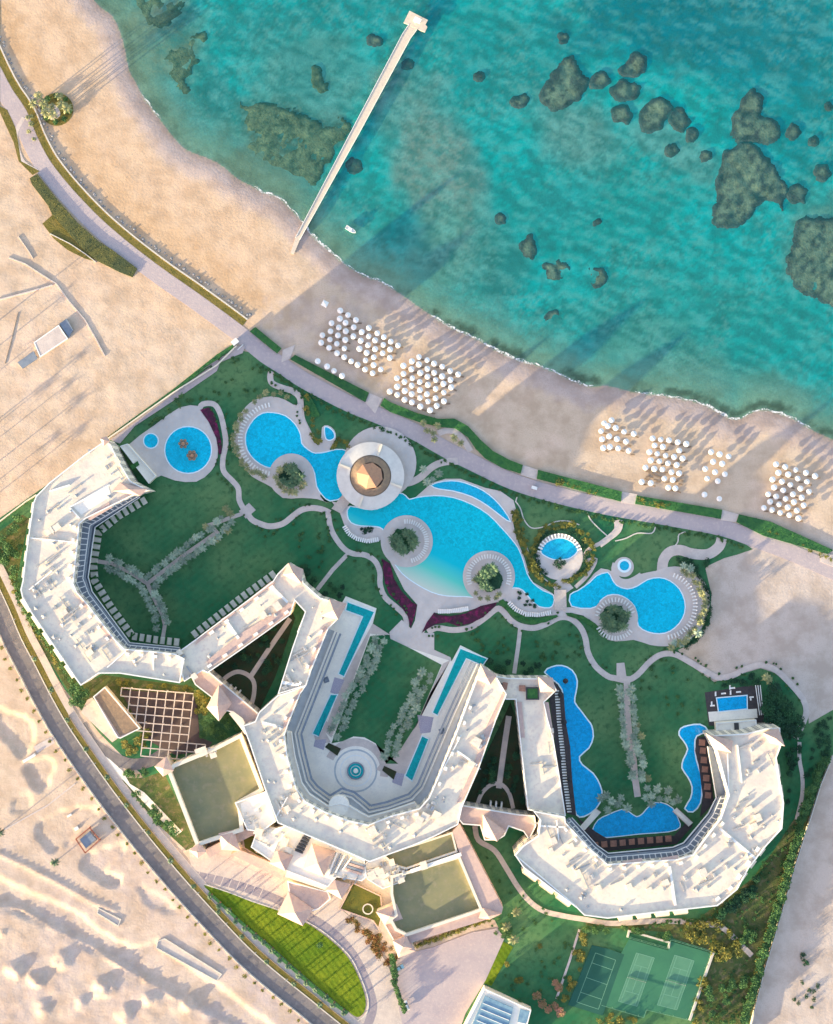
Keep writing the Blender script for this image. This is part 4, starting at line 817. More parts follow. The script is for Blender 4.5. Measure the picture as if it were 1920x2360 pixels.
# ---- middle block, U round the canal courtyard
C_ = [(640, 1602), (597, 1641), (588, 1662), (560, 1672), (575, 1712), (610, 1816), (640, 1896), (720, 1930), (852, 1986), (896, 1969), (950, 1949), (1000, 1928), (1056, 1900), (1066, 1858), (1103, 1773), (1143, 1660), (1168, 1600), (1145, 1560), (1110, 1535), (1080, 1612), (1053, 1684), (1000, 1812), (988, 1838), (967, 1862), (900, 1880), (849, 1900), (803, 1890), (749, 1870), (703, 1845), (683, 1816), (663, 1743), (656, 1695), (663, 1673), (692, 1600), (706, 1580)]
midb = block('hotel_block', 'middle hotel block curving round the courtyard with the teal canals', 'hotel', C_, HB)
ledm = [(772, 1455), (735, 1550), (680, 1690), (690, 1740), (705, 1800), (722, 1822), (760, 1850), (790, 1832), (810, 1838), (835, 1858), (850, 1872), (895, 1862), (950, 1842), (975, 1815), (1045, 1650), (1100, 1530)]
innm = [(757, 1449), (716, 1550), (660, 1685), (664, 1745), (683, 1815), (700, 1842), (749, 1869), (775, 1880), (803, 1889), (825, 1895), (849, 1899), (900, 1880), (965, 1860), (990, 1835), (1053, 1682), (1108, 1537)]
steps(midb, innm, ledm, 8.0, 'ledge'); md_ = PP(ledm, 8.0); dq = MB(); [bar(dq, a_, b__, .5, 8.02, 8.5) for a_, b__ in zip(offs(md_, .9)[:-1], offs(md_, .9)[1:])]; dq.build('railing_shadow_bar', M['slate'], midb); dq = MB(); [bar(dq, a_, b__, .9, 8.02, 8.3) for a_, b__ in zip(offs(md_, 2.6)[:-1], offs(md_, 2.6)[1:])]; dq.build('railing_shadow_bar', M['slate'], midb)  # dark bars stand for the shadow lines of the railing on the ledge
mm = [(a[0] + (b_[0] - a[0]) * .6, a[1] + (b_[1] - a[1]) * .6) for a, b_ in zip(innm, ledm)]
steps(midb, innm[2:-3], mm[2:-3], 11.5, 'court', 'terrace', True, 8.1)
tower(T(33, 725,1505, 850,1585, 800,1660, 690,1620), HB + 2, 4, midb, HB)
for q in (T(32, 1060,1210, 930,1540, 900,1540, 1030,1190), T(32, 850,1700, 720,2010, 690,2010, 830,1700)):
    MB().prism(PP(q, HB + .5), HB + .02, HB + .5 + lift() * .1).build('tile_strip', M['pink'], midb)
for q in (T(33, 930,1745, 760,2100, 720,2090, 900,1720), T(43, 730,20, 600,400, 490,600, 460,600, 560,380, 690,20)):
    MB().prism(PP(q, HB + .5), HB + .02, HB + .5 + lift() * .1).build('tile_strip', M['pink'], midb)
divider(midb, 43, 290,510, 490,130); divider(midb, 42, 560,700, 640,560); divider(midb, 43, 460,240, 600,340, wd=.8); divider(midb, 32, 690,1640, 830,1660, wd=1.4); divider(midb, 32, 540,1960, 700,2000, wd=1)
tag(MB().prism(PP(circ(T(42, 995, 625)[0], 24), 12), 8.2, 12.2).build('drum', M['court'], midb))
# north link of the two small roof terraces, and the straight wing beside the lagoon
HF = 13.6
F_ = [(1112, 1535), (1145, 1558), (1170, 1562), (1238, 1563), (1270, 1563), (1283, 1590), (1254, 1618), (1262, 1655), (1275, 1700), (1290, 1790), (1304, 1880), (1216, 1866), (1204, 1760), (1191, 1640), (1188, 1612), (1165, 1612), (1145, 1580)]
straight = block('hotel_wing', 'straight hotel wing beside the long wavy lagoon pool', 'hotel wing', F_, HF - .6)
tower(T(33, 1175,1590, 1300,1605, 1320,1715, 1200,1720), HF + 1.6, 4, straight, HF - .4)
for q in (T(33, 815,1625, 900,1650, 860,1750, 770,1700), T(33, 1085,1680, 1185,1680, 1190,1780, 1085,1780)):
    w_ = ccw(PP(q, HF)); ring_mesh(w_, offs(w_, .5, True), HF - .6, HF + .5).build('planter_box', M['dark'], straight); MB().prism(offs(w_, .5, True), HF - .5, HF + .1, side=False).build('planting', M['hedge'], straight)
for q in (T(33, 900,1640, 940,1645, 930,1700, 890,1695), T(33, 1030,1665, 1080,1665, 1080,1715, 1030,1710)):
    MB().prism(PP(q, HF), HF - .6, HF + .3).build('roof_hatch', M['cabana'], straight)
for q in (T(33, 1000,1800, 1050,1800, 1075,2083, 1035,2083), T(33, 1235,1800, 1265,1800, 1310,2083, 1280,2083)):
    MB().prism(PP(q, HF - .1), HF - .6, HF - .1 + lift() * .1).build('tile_strip', M['sandroof'], straight)
# ---- right block, U round the lagoon lawn
R_out = [(1216, 1866), (1226, 1893), (1218, 1905), (1200, 1912), (1184, 1915), (1176, 1925), (1200, 1935), (1221, 1925), (1206, 1948), (1186, 1970), (1206, 1999), (1329, 2092), (1346, 2109), (1400, 2116), (1500, 2104), (1600, 2093), (1653, 2087), (1699, 2049), (1725, 2000), (1766, 1948), (1802, 1909), (1806, 1850), (1789, 1746), (1797, 1720), (1796, 1677), (1766, 1678), (1720, 1690), (1634, 1695)]
R_out = [(1228, 1868), (1245, 1890), (1240, 1925), (1206, 1948), (1186, 1970), (1206, 1999), (1329, 2092), (1346, 2109), (1400, 2116), (1500, 2104), (1600, 2093), (1653, 2087), (1699, 2049), (1725, 2000), (1766, 1948), (1802, 1909), (1806, 1850), (1789, 1746), (1799, 1720), (1797, 1677), (1766, 1678), (1720, 1690), (1634, 1695)]
R_in = [(1653, 1735), (1679, 1832), (1660, 1885), (1610, 1950), (1596, 1969), (1560, 1979), (1400, 1991), (1360, 1955), (1304, 1896), (1302, 1882)]
right = block('hotel_block', 'eastern hotel block, U shaped round the lawn with wavy lagoon pools', 'hotel', R_out + list(R_in), HB)
innr = [(1653, 1720), (1679, 1832), (1660, 1885), (1602, 1960), (1560, 1979), (1400, 1991), (1360, 1955), (1304, 1892)]
ledr = [(1629, 1700), (1650, 1835), (1632, 1872), (1573, 1946), (1400, 1966), (1375, 1950), (1350, 1925), (1318, 1880)]
ledr = [(1630, 1720), (1650, 1838), (1632, 1874), (1575, 1942), (1550, 1952), (1402, 1966), (1376, 1948), (1318, 1884)]
steps(right, innr, ledr, 9.6, 'slate'); mr = [(a[0] + (b_[0] - a[0]) * .72, a[1] + (b_[1] - a[1]) * .72) for a, b_ in zip(innr, ledr)]
steps(right, innr[1:], mr[1:], 12.6, 'slate', 'terrace', False, 9.7); pergola(right, innr[1:], mr[1:], 13.4)
balconies(right, [(1206, 1999), (1329, 2092)][::-1] if False else [(1329, 2092), (1206, 1999)][::-1], HB, 8.0) if False else None
balconies(right, [(1400, 2116), (1600, 2093)][::-1] if False else [(1590, 2094), (1400, 2116)], HB, 8.0, 5.6, 3.0)
balconies(right, [(1320, 2085), (1215, 2006)], HB, 9.0, 6.4, 2.6)
balconies(right, [(1766, 1948), (1710, 2025), (1660, 2080)], HB, 6.5, 3.6, 1.8)
balconies(right, [(1791, 1760), (1804, 1850)], HB, 9, 5, 1.5)
tower(T(44, 690,125, 870,170, 860,255, 760,235), HB + 2, 4, right, HB); tower(T(44, 1075,115, 1185,85, 1230,210, 1130,190), HB + 2, 4, right, HB)
for q in (T(44, 100,1010, 240,985, 240,1010, 100,1040), T(44, 370,985, 490,965, 490,985, 370,1010)):
    MB().prism(PP(q, HB + .5), HB + .02, HB + .5 + lift() * .1).build('tile_strip', M['pink'], right)
divider(right, 44, 780,780, 1030,990, wd=1.0); divider(right, 44, 430,1040, 470,1310, wd=1.0); divider(right, 44, 830,260, 840,560); divider(right, 44, 900,200, 930,460)
divider(right, 43, 860,960, 1290,1320, wd=.5); divider(right, 43, 1040,760, 1210,770, wd=.7); divider(right, 43, 1150,720, 1165,860, wd=.6)
# small turrets and vents along the roof edges
def turrets(root, line, step, inset, h=HB, m='white', start=2.0, size=(1.5, 1.1, 1.5)):
    for (x, y, a) in along(PP(line, h), step, start):
        c = (x - math.sin(a) * inset, y + math.cos(a) * inset)
        q = MB(); q.box(c, size, a, h + .02); q.build('roof_turret', M[m], root)
turrets(west, [(265, 1472), (202, 1391), (179, 1365)], 6, 2.4, 18.4); turrets(west, [(170, 1345), (179, 1261), (184, 1207)], 5.5, 2.0, 18.4); turrets(west, [(403, 1506), (346, 1500), (288, 1495)], 6, 2.0, 18.4)

turrets(wing, [(629, 1339), (560, 1391), (450, 1474)], 8, 1.8, size=(2.0, 1.2, 1.2)); turrets(wing, [(480, 1548), (560, 1495), (669, 1417)], 8, 1.8, size=(2.0, 1.2, 1.2))
turrets(midb, [(755, 1449), (718, 1544), (692, 1600), (663, 1673)], 8, -2.0); turrets(midb, [(656, 1695), (663, 1743), (683, 1816), (703, 1845), (749, 1870), (803, 1890), (849, 1900), (900, 1880), (967, 1862)], 6.5, -2.0)
turrets(midb, [(1000, 1812), (1053, 1684), (1080, 1612)], 7, -1.8)
turrets(right, [(1304, 1896), (1360, 1955), (1400, 1991), (1560, 1979), (1596, 1969), (1610, 1950), (1660, 1885)], 6, -2.0); turrets(right, [(1653, 2087), (1699, 2049), (1766, 1948)], 7, 2.4, size=(2.2, 1.3, 1.3))
# ---- two gateway buildings closing the wedge shaped gardens
gate = block('gatehouse', 'low link building with pink roof closing the left wedge garden', 'gatehouse', T(32, 20,1530, 120,1560, 260,1680, 500,1880, 520,1930, 480,1990, 390,2000, 300,1880, 250,1870, 190,1950, 100,1850, 130,1760, 0,1660, -30,1600), 11, roof='pink', par=.6)
tower(T(32, 90,1840, 190,1660, 290,1810, 190,1950), 13.5, 5.5, gate, 10)
MB().prism(PP(T(32, 300,1870, 380,1930, 420,2010, 400,2060, 350,1990, 270,1890), 11.8), 11.05, 11.8).build('parapet_screen', M['cream'], gate)
gate2 = block('gatehouse', 'low link building with pink roof closing the right wedge garden', 'gatehouse', T(43, 485,615, 640,640, 880,680, 1000,690, 1010,760, 960,860, 920,800, 820,765, 790,830, 740,860, 650,860, 620,760, 500,750, 460,700), 11, roof='pink', par=.6)
tower(T(43, 640,680, 800,800, 740,870, 640,830), 13.5, 5, gate2, 10)
# wedge garden grounds
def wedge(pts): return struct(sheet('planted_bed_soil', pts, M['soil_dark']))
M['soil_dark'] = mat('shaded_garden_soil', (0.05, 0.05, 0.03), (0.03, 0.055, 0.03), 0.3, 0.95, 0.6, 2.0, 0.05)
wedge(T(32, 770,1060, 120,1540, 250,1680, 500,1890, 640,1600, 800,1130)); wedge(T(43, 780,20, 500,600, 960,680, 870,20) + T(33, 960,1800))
ribbon('path', T(32, 760,1130, 600,1360, 440,1600), 11, M['path'], smooth=0, thick=.08)
ribbon('path', T(32, 210,1640, 260,1590, 340,1555, 420,1580, 470,1640, 470,1740, 440,1850), 10, M['path'], thick=.08)
ribbon('path', T(43, 820,0, 790,200, 750,500), 13, M['path'], smooth=0, thick=.08)
ribbon('path', T(43, 600,620, 630,540, 690,480, 760,470, 820,530, 850,640), 9, M['path'], thick=.08)
for q in [o for o in bpy.data.objects if o.name.split('.')[0] == 'path']: q['kind'] = 'structure'
for t, c, lab in ((32, (310, 1710), 'white double door canopy frame in the left wedge garden'), (43, (728, 620), 'white double door canopy frame in the right wedge garden')):
    c = T(t, *c)[0]; a = -.55 if t == 32 else -.1; q = MB(); x, y = P(c)
    for k in (-1, 0, 1): q.box((x + 2.4 * k * math.cos(a), y + 2.4 * k * math.sin(a)), (.7, 4.2, 3.4), a, 0)
    q.box((x + 2.2 * math.sin(a), y - 2.2 * math.cos(a)), (6.6, .5, 3.3), a, 0.02); tag(q.build('door_canopy', M['white']), lab, 'door canopy')
# ---- middle courtyard
struct(sheet('courtyard_paving', [(797, 1374), (868, 1402), (858, 1442), (905, 1480), (1041, 1524), (1061, 1487), (1124, 1518), (1108, 1545), (1053, 1690), (1000, 1820), (960, 1872), (900, 1890), (849, 1905), (749, 1880), (690, 1845), (650, 1743), (640, 1690), (700, 1540), (760, 1440)], M['court'], 0.0, 0.05))
struct(sheet('courtyard_path', T(32, 1420,1170, 1560,1260, 1480,1260, 1400,1250, 1090,2083) + T(42, 900,110, 940,180, 840,200, 820,120, 870,0) + T(32, 1060,1960, 1190,1590), M['path'], 0.0, 0.07))
struct(sheet('courtyard_path', T(33, 420,1490, 480,1460, 100,2083) + T(43, 0,330, -30,330, 60,240, 180,0, 260,0, 120,400, 40,400, 0,420, -100,370, -70,330, -10,230) + T(33, 200,2000), M['path'], 0.0, 0.075))
LM = T(32, 1400,1270, 1500,1262, 1736,1375) + T(33, 410,1500, 200,1990) + T(43, 70,230, -30,330) + [(918, 1760), (895, 1748), (882, 1732), (866, 1713), (840, 1699), (815, 1697), (790, 1708), (764, 1713)]
struct(sheet('courtyard_lawn', LM, M['lawn'], 0.0, 0.09))
b = MB()
for k, (r0, r1, m_) in enumerate(((46, 50, 0), (34, 37, 0))):
    q = PP(circ((820, 1776), r1, 48, math.radians(0), 2 * math.pi)); i_ = PP(circ((820, 1776), r0, 48)); b = ring_mesh(q, i_, 0, .35); struct(b.build('low_garden_wall', M['white'] if k else M['ledge']))
arcp = [(820 + 66 * math.cos(a), 1776 + 66 * math.sin(a)) for a in np.linspace(math.radians(205), math.radians(372), 22)]
struct(sheet('courtyard_path', band(arcp, 9), M['path'], 0, .08))
zf_ = LAY[0] + .06
f_ = thing('fountain', 'round blue tiled fountain on the circular terrace of the middle courtyard', 'fountain', (*P((820, 1776)), 0.07))
o_ = PP(circ((820, 1776), 20, 32)); i_ = PP(circ((820, 1776), 17.5, 32)); ring_mesh(o_, i_, 0, zf_ + .6).build('basin', M['slate'], f_)
MB().prism(PP(circ((820, 1776), 17.5, 32)), .1, zf_ + .4, side=False).build('water', M['teal'], f_); MB().cyl(P((820, 1776)), 1.3, .9, .1, zf_ + 1.1, 16).build('bowl', M['court'], f_)
ring_mesh(PP(circ((820, 1776), 12, 24)), PP(circ((820, 1776), 11, 24)), .1, zf_ + .55).build('inner_ring', M['court'], f_)
for c, lab in ((T(32, 1048, 1620)[0], 'left'), (T(33, 412, 2030)[0], 'right')):
    x, y = P(c); q = MB(); q.box((x, y), (2.4, 2.4, .5), .35, 0); q.box((x, y), (1.2, 1.2, .8), .35, .52); tag(q.build('planter', M['slate']), 'square stone planter on the %s canal terrace' % lab, 'planter')
for t, q in ((42, (900,215, 925,185, 1010,225, 985,275)), (42, (1295,375, 1310,345, 1395,385, 1375,440))):
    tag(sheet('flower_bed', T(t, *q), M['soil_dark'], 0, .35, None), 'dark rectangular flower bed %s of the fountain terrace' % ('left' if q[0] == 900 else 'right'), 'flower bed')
for t, q, lab in ((32, (1115,1600, 1195,1620, 1140,1740, 1080,1720), 'upper left'), (42, (830,165, 910,160, 890,235, 820,210), 'lower left'), (42, (1375,390, 1450,400, 1430,485, 1365,460), 'lower right'), (33, (215,1900, 345,1920, 320,2040, 240,2050), 'upper right')):
    tag(sheet('mosaic_crossing', T(t, *q), M['mosaic'] if 'mosaic' in M else M.setdefault('mosaic', mat('mauve_mosaic', (0.46, 0.42, 0.47), (0.30, 0.27, 0.36), 2.5, .7)), 0, .12, None), 'mauve mosaic crossing at the %s end of a teal canal' % lab, 'paving feature')
# ---- pool bar with ringed roof and tented cone
C0 = T(22, 1402, 1898)[0]; x0, y0 = P(C0)
ring_o = [p for p in circ(C0, 101, 40)]
struct(sheet('bar_terrace', [p for p in circ((C0[0] + 22, C0[1] - 30), 84, 40)], M['deck'], 0, .1))
bar_ = thing('pool_bar', 'round pool bar with white ring roof and tented orange cone', 'pool bar', (x0, y0, 0))
M['ringroof'] = mat('white_ring_roof', (0.66, 0.62, 0.57), (0.58, 0.54, 0.5), .4, .9)
k1 = PP(circ(C0, 78, 40), 3.6); k2 = PP(circ(C0, 48, 40), 4.4)
n = 40; MB().add([(x, y, 3.6) for x, y in k1] + [(x, y, 4.3) for x, y in k2] + [(x, y, 3.2) for x, y in k1], [[i, (i + 1) % n, n + (i + 1) % n, n + i] for i in range(n)] + [[2 * n + i, 2 * n + (i + 1) % n, (i + 1) % n, i] for i in range(n)]).build('ring_roof', M['ringroof'], bar_)
MB().prism(PP(circ(C0, 70, 40)), 0, 3.2, top=False).build('wall', M['cream'], bar_)
k3 = PP(circ(C0, 47.5, 32), 4.2); k4 = PP(circ(C0, 31, 32), 6.0); n = 32
MB().add([(x, y, 4.0) for x, y in k3] + [(x, y, 5.6) for x, y in k4], [[i, (i + 1) % n, n + (i + 1) % n, n + i] for i in range(n)]).build('thatch_ring', M['thatch'], bar_)
oc = circ((C0[0] - 2, C0[1]), 31, 8, .25, .25 + 2 * math.pi)
MB().prism(offs(ccw(PP(oc, 5.6)), .3, True), 4.5, 5.9, top=False).build('lantern_wall', M['cream'], bar_)
hip(oc, 6.2, 5.2, bar_, 'cone_roof', 'orange')
for ang in (20, 110, 200, 290):
    a = math.radians(ang); q = MB(); bar(q, P((C0[0] + 50 * math.cos(a), C0[1] + 50 * math.sin(a)), 4.5), P((C0[0] + 77 * math.cos(a), C0[1] + 77 * math.sin(a)), 3.7), .8, 3.9, 4.5); q.build('roof_rib', M['cream'], bar_)
# ---- entrance range with green roofs
HG = 8.5
g1 = block('service_hall', 'large flat hall with green coated roof left of the entrance', 'hall', T(41, 1165,380, 1200,330, 1480,215) + T(42, 325,115, 480,510, 320,600, 340,790, 40,890) + T(41, 1370,910), HG, roof='greenroof', par=2.6, th=1.6, parm='cream')
tower(T(41, 1070,350, 1150,280, 1205,380, 1130,420), HG + 2.6, 2.6, g1, 0, 'pink'); tower(T(41, 1310,930, 1380,880, 1430,940, 1370,985), HG + 2.6, 2.6, g1, 0, 'pink')
g1p = block('roof_plant_deck', 'raised grey plant deck at the corner of the large green roofed hall', 'plant room', T(42, 275,600, 490,520, 560,730, 460,800, 360,790), HG + 2.5, roof='court', par=.8, wall='cream')
g2 = block('service_hall', 'flat hall with green coated roof and pink hipped edge right of the entrance', 'hall', T(43, 0,1100, 80,1080, 480,960, 640,1340, 560,1370, 110,1520, 30,1480, -10,1400, 30,1370, 0,1230), HG, roof='greenroof', par=2.0, th=1.2, parm='cream')
g3 = block('service_hall', 'narrow green roofed hall squeezed behind the middle hotel block', 'hall', T(43, -60,960, 430,800, 465,940, 110,1060, 30,1040), HG + .6, roof='greenroof', par=1.0, th=.8, parm='cream')
MB().prism(PP(T(43, 430,800, 480,750, 780,1330, 770,1370, 640,1340, 480,960), HG + 2), -.3, HG + 1.6).build('pink_roof', M['pink'], g2)
MB().prism(PP(T(43, 110,1525, 560,1372, 640,1342, 750,1385, 640,1420, 180,1560, 60,1620, 20,1560), HG + 1.2), -.3, HG + 1.0).build('sand_roof', M['sandroof'], g2)
divider(g2, 43, 500,1000, 610,1290, h=HG, wd=.6, hh=.9, m='cream'); divider(g2, 43, 140,1070, 490,950, h=HG, wd=1.6, hh=2.2, m='white')
tower(T(43, 20,1560, 110,1520, 150,1610, 60,1655), HG + 2, 3, g2, 0, 'sandroof'); tower(T(43, 640,1330, 770,1370, 690,1410, 610,1400), HG + 2, 2.5, g2, 0)
lob = block('entrance_lobby', 'lobby building with a great hipped roof facing the drive', 'lobby', T(50, 555,235, 640,215, 1000,395, 1010,480, 985,500, 860,480, 815,530, 610,450, 560,420, 430,330, 470,220), HG + 1.5, roof='court', par=.5)
tower(T(50, 690,440, 735,312, 855,352, 795,478), HG + 3, 6, lob, HG); tower(T(50, 522,412, 562,345, 642,372, 605,452), HG + 3, 3, lob, HG)
MB().prism(PP(T(50, 610,452, 818,522, 805,548, 600,480), HG + 1), 0, HG + .6).build('front_bay', M['cream'], lob)
for k in range(6): q = MB(); a_, b__ = T(50, 650 + 9 * k, 345 - 15 * k, 690 + 8 * k, 362 - 15 * k); bar(q, P(a_, 12), P(b__, 12), .8, HG + 1.55, HG + 3.0); q.build('roof_louvre', M['dark'], lob)
for k in range(5): q = MB(); a_, b__ = T(50, 815 + 18 * k, 480 - 8 * k, 862 + 18 * k, 360 + 6 * k); bar(q, P(a_, 12), P(b__, 12), .7, HG + 1.55, HG + 2.4); q.build('roof_louvre', M['slate'] if k % 2 else M['white'], lob)
for k in range(4): q = MB(); a_, b__ = T(50, 905 + 6 * k, 445 - 14 * k, 985 + 6 * k, 470 - 14 * k); bar(q, P(a_, 12), P(b__, 12), 1.0, HG + 1.56, HG + 2.2); q.build('roof_panel', M['slate'] if k % 2 else M['pink'], lob)
pr_ = block('plant_roof', 'low roof crowded with white plant boxes between the lobby and the right green roofed hall', 'plant room', T(50, 1005,405, 1110,375, 1150,395, 1215,440, 1195,500, 1090,540, 1010,490), HG, roof='court', par=.5, wall='cream')
tower(T(50, 800,545, 850,495, 930,515, 885,592), HG + 2, 3, lob, 0)
tower(T(50, 268,262, 345,245, 378,350, 285,345), HG + 2, 3, g1, 0); MB().prism(PP(T(50, 200,345, 440,225, 460,262, 220,385), HG - .5), -.2, HG - 1).build('pink_roof', M['pink'], g1)
porch = thing('entrance_porch', 'freestanding porch with pale pyramid roof over the entrance drive', 'porch', (*P(T(42, 690, 1330)[0]), 0))
PQ = T(50, 562,665, 618,552, 742,640, 690,725)
hip(PQ, 6.0, 4.2, porch)
for p in offs(ccw(PP(PQ, 6)), 1.2, True): q = MB(); q.box(p, (1, 1, 5.7), .6, 0); q.build('pillar', M['cream'], porch)
canopy_ = block('entrance_canopy', 'flat pinkish canopy between the lobby and the pyramid porch', 'canopy', T(50, 612,500, 815,552, 830,590, 770,640, 735,650, 622,560), 5.5, roof='pink', par=.4, wall='cream')
w1 = block('guard_wing', 'small wing with two sand coloured hipped roofs beside the courtyard garden', 'wing', T(50, 1060,655, 1160,620, 1195,700, 1230,800, 1180,850, 1145,800), 6.5, roof='sandroof', par=.5, wall='cream')
tower(T(50, 1055,655, 1160,612, 1192,690, 1100,720), HG, 3, w1, 0); tower(T(50, 1140,800, 1222,790, 1255,850, 1168,885), HG, 3, w1, 0)
for (q, lab) in ((T(50, 388,285, 440,265, 600,350, 545,425, 395,335), 'left'), (T(50, 940,505, 1082,572, 1090,665, 1070,742, 1040,700, 872,640), 'right')):
    cb = thing('garden_court', 'small green garden court with a round planter %s of the lobby' % lab, 'garden', (*P(centroid(q)), 0)); w_ = ccw(PP(q, .6))
    MB().prism(w_, 0, .6 + lift()).build('lawn', M['olive_lawn'], cb); c = P(centroid(q)); ring_mesh([(c[0] + 2.4 * math.cos(t_), c[1] + 2.4 * math.sin(t_)) for t_ in np.linspace(0, 6.283, 25)[:-1]], [(c[0] + 1.9 * math.cos(t_), c[1] + 1.9 * math.sin(t_)) for t_ in np.linspace(0, 6.283, 25)[:-1]], .5, 1.3).build('round_planter', M['kerb'], cb)
    ring_mesh(w_, offs(w_, .5, True), .3, 1.2).build('border_wall', M['pink'], cb)
tag(MB().prism(PP(T(50, 330,365, 375,345, 620,445, 580,490), 5), -.2, 5).build('arcade_roof', M['pink']), 'long pink lean to roof by the small garden court left of the lobby', 'arcade')
# ---- outbuildings by the pergola
hut = block('outbuilding', 'low oblong building with dark pinkish flat roof beside the white lattice pergola', 'outbuilding', T(31, 745,1755, 840,1675, 1125,2010, 965,2090, 940,2083), 4.5, roof='pink', par=.5, wall='cream')
MB().prism(PP(T(31, 765,1760, 845,1690, 1110,2010, 960,2070), 4.5), 4.3, 4.6 + lift() * .2).build('roof_panel', M['thatch'], hut)
struct(sheet('paved_terrace', T(31, 700,1780, 740,1760, 950,2083, 900,2120, 650,1880), M['walk']))
pg = thing('lattice_pergola', 'white square lattice pergola over dark shaded parking below the west block', 'pergola', (*P(T(31, 1300, 1880)[0]), 0))
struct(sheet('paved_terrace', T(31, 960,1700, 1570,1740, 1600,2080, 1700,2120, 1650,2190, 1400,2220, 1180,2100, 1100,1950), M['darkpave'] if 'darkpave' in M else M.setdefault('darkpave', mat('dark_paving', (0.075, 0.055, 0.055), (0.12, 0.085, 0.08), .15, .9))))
PGQ = T(31, 960,1695, 1560,1740, 1500,2200, 1210,2190)
def q2(u, v): a, b_, c, d = [Vector(p) for p in PGQ]; return tuple((a * (1 - u) + b_ * u) * (1 - v) + (d * (1 - u) + c * u) * v)
u_ = Vector(T(31, 72, 6)[0]) - Vector(T(31, 0, 0)[0]); v_ = Vector(T(31, -8, 66)[0]) - Vector(T(31, 0, 0)[0]); o0 = Vector(T(31, 1045, 1690)[0])
okc = lambda i, j: (i >= -1 if j < 1 else i >= 0) and ((j < 4) or i >= 1 if j < 4 else i >= (2 if j > 4 else 1)) and (i < 7 or j >= 6) and not (j >= 6 and i < 2)
xb = MB(); seen = set()
for i in range(-1, 9):
    for j in range(0, 8):
        if not okc(i, j): continue
        for (a, b_) in (((i, j), (i + 1, j)), ((i, j), (i, j + 1)), ((i + 1, j), (i + 1, j + 1)), ((i, j + 1), (i + 1, j + 1))):
            if (a, b_) in seen: continue
            seen.add((a, b_)); pa = o0 + u_ * a[0] + v_ * a[1]; pb = o0 + u_ * b_[0] + v_ * b_[1]; hz = a[0] != b_[0]
            bar(xb, P(pa, 4), P(pb, 4), .42, 3.6 if hz else 3.52, 4.0 if hz else 3.92)
xb.build('lattice', M['walk'], pg)
for i in range(0, 7, 2):
    for j in range(0, 6, 2):
        if okc(i, j): c = P(o0 + u_ * i + v_ * j, 4); q = MB(); q.box(c, (.4, .4, 3.5), 0, 0); q.build('post', M['white'], pg)
# ---- spa terrace by the east lawn
sp = thing('spa_terrace', 'dark timber pool terrace with white sunbeds at the north end of the eastern block', 'terrace', (*P(T(34, 970, 1760)[0]), 0))
MB().prism(PP(T(34, 748,1655, 1170,1590, 1205,1830, 1200,1920, 780,1910)), 0, .095).build('decking', M['darkwood'], sp)
MB().prism(PP(T(34, 775,1805, 1150,1780, 1155,1850, 785,1880)), 0, .13).build('stone_apron', M['court'], sp)
spr = block('spa_pavilion', 'grey white flat pavilion roof below the rectangular spa pool', 'pavilion', T(34, 835,1890, 1145,1865, 1150,1960, 840,1975), 4.5, roof='court', par=.4, wall='cream'); MB().prism(PP(T(34, 975,1890, 1010,1890, 1015,1965, 980,1965), 5), 4.4, 5).build('skylight', M['dark'], spr)
for k in range(3):
    q = MB(); bar(q, P(T(34, 1140 + 18 * k, 1600)[0], 2.5), P(T(34, 1172 + 14 * k, 1830)[0], 2.5), .3, 2.2, 2.5)
    q.build('screen_beam', M['white'], sp)
# ---- beach kids pool building corner by the west block
kb = block('bath_house', 'grey flat changing rooms between the west block and the mushroom pool', 'bath house', T(21, 960,1660, 1020,1640, 1250,1900, 1190,1960, 1090,1830), 4.0, roof='court', par=.4, wall='cream')
MB().prism(PP(T(21, 1040,1820, 1100,1780, 1115,1810, 1060,1850), 4.5), 3.9, 4.5).build('roof_hatch', M['hedge'], kb)
pb = block('indoor_pool_hall', 'indoor pool hall with blue glass roof at the bottom edge of the photo', 'pool hall', T(43, 650,1885, 975,2035, 900,2330, 420,2330), 5, roof='court', par=.6, wall='cream')
MB().prism(PP(T(43, 655,1940, 850,2025, 780,2300, 520,2240), 5.8), 5.05, 5.8).build('glass_roof', M['glass'], pb)
for k in range(5): q = MB(); c = T(43, 640 - 14 * k, 1990 + 40 * k)[0]; d = T(43, 835 - 14 * k, 2070 + 40 * k)[0]; bar(q, P(c, 6), P(d, 6), .25, 5.82, 6.0); q.build('glazing_bar', M['white'], pb)
MB().prism(PP(T(43, 900,2030, 975,2050, 940,2134, 880,2120), 5.5), 5.05, 5.5).build('pale_panel', M['glass'], pb)
# ---- desert shed and walls on the west side
shed = block('shed', 'pale concrete shed with a dark lean to end in the western sand', 'shed', T(21, 270,830, 470,690, 545,800, 320,950), 1.3, roof='path', par=.15, wall='cream')
MB().prism(PP(T(21, 475,680, 535,640, 585,730, 550,790), 1.0), 0, 1.0).build('lean_to', M['slate'], shed)
tag(MB().prism(PP(T(21, 140,990, 270,900, 300,960, 180,1040), .8), 0, .8).build('container', M['slate']), 'dark grey flat container left of the pale concrete shed', 'container')
def wall(label, line, h=1.0, wd=.35, m='cream', cat='wall', name='garden_wall', group=None, z0=-.2):
    l = PP(line, h); b = MB(); b.prism(band(l, wd / 2), z0, h, bottom=True); return tag(b.build(name, M[m]), label, cat, group)
wall('thin long low wall running diagonally over the western sand', T(21, 70,150, 200,200, 340,290, 450,360, 560,510, 680,650, 760,790, 840,940), .3, .5, 'path')
wall('short low wall branching left from the diagonal sand wall', T(21, -20,490, 80,465, 250,420, 420,370), .4, .6, 'path')
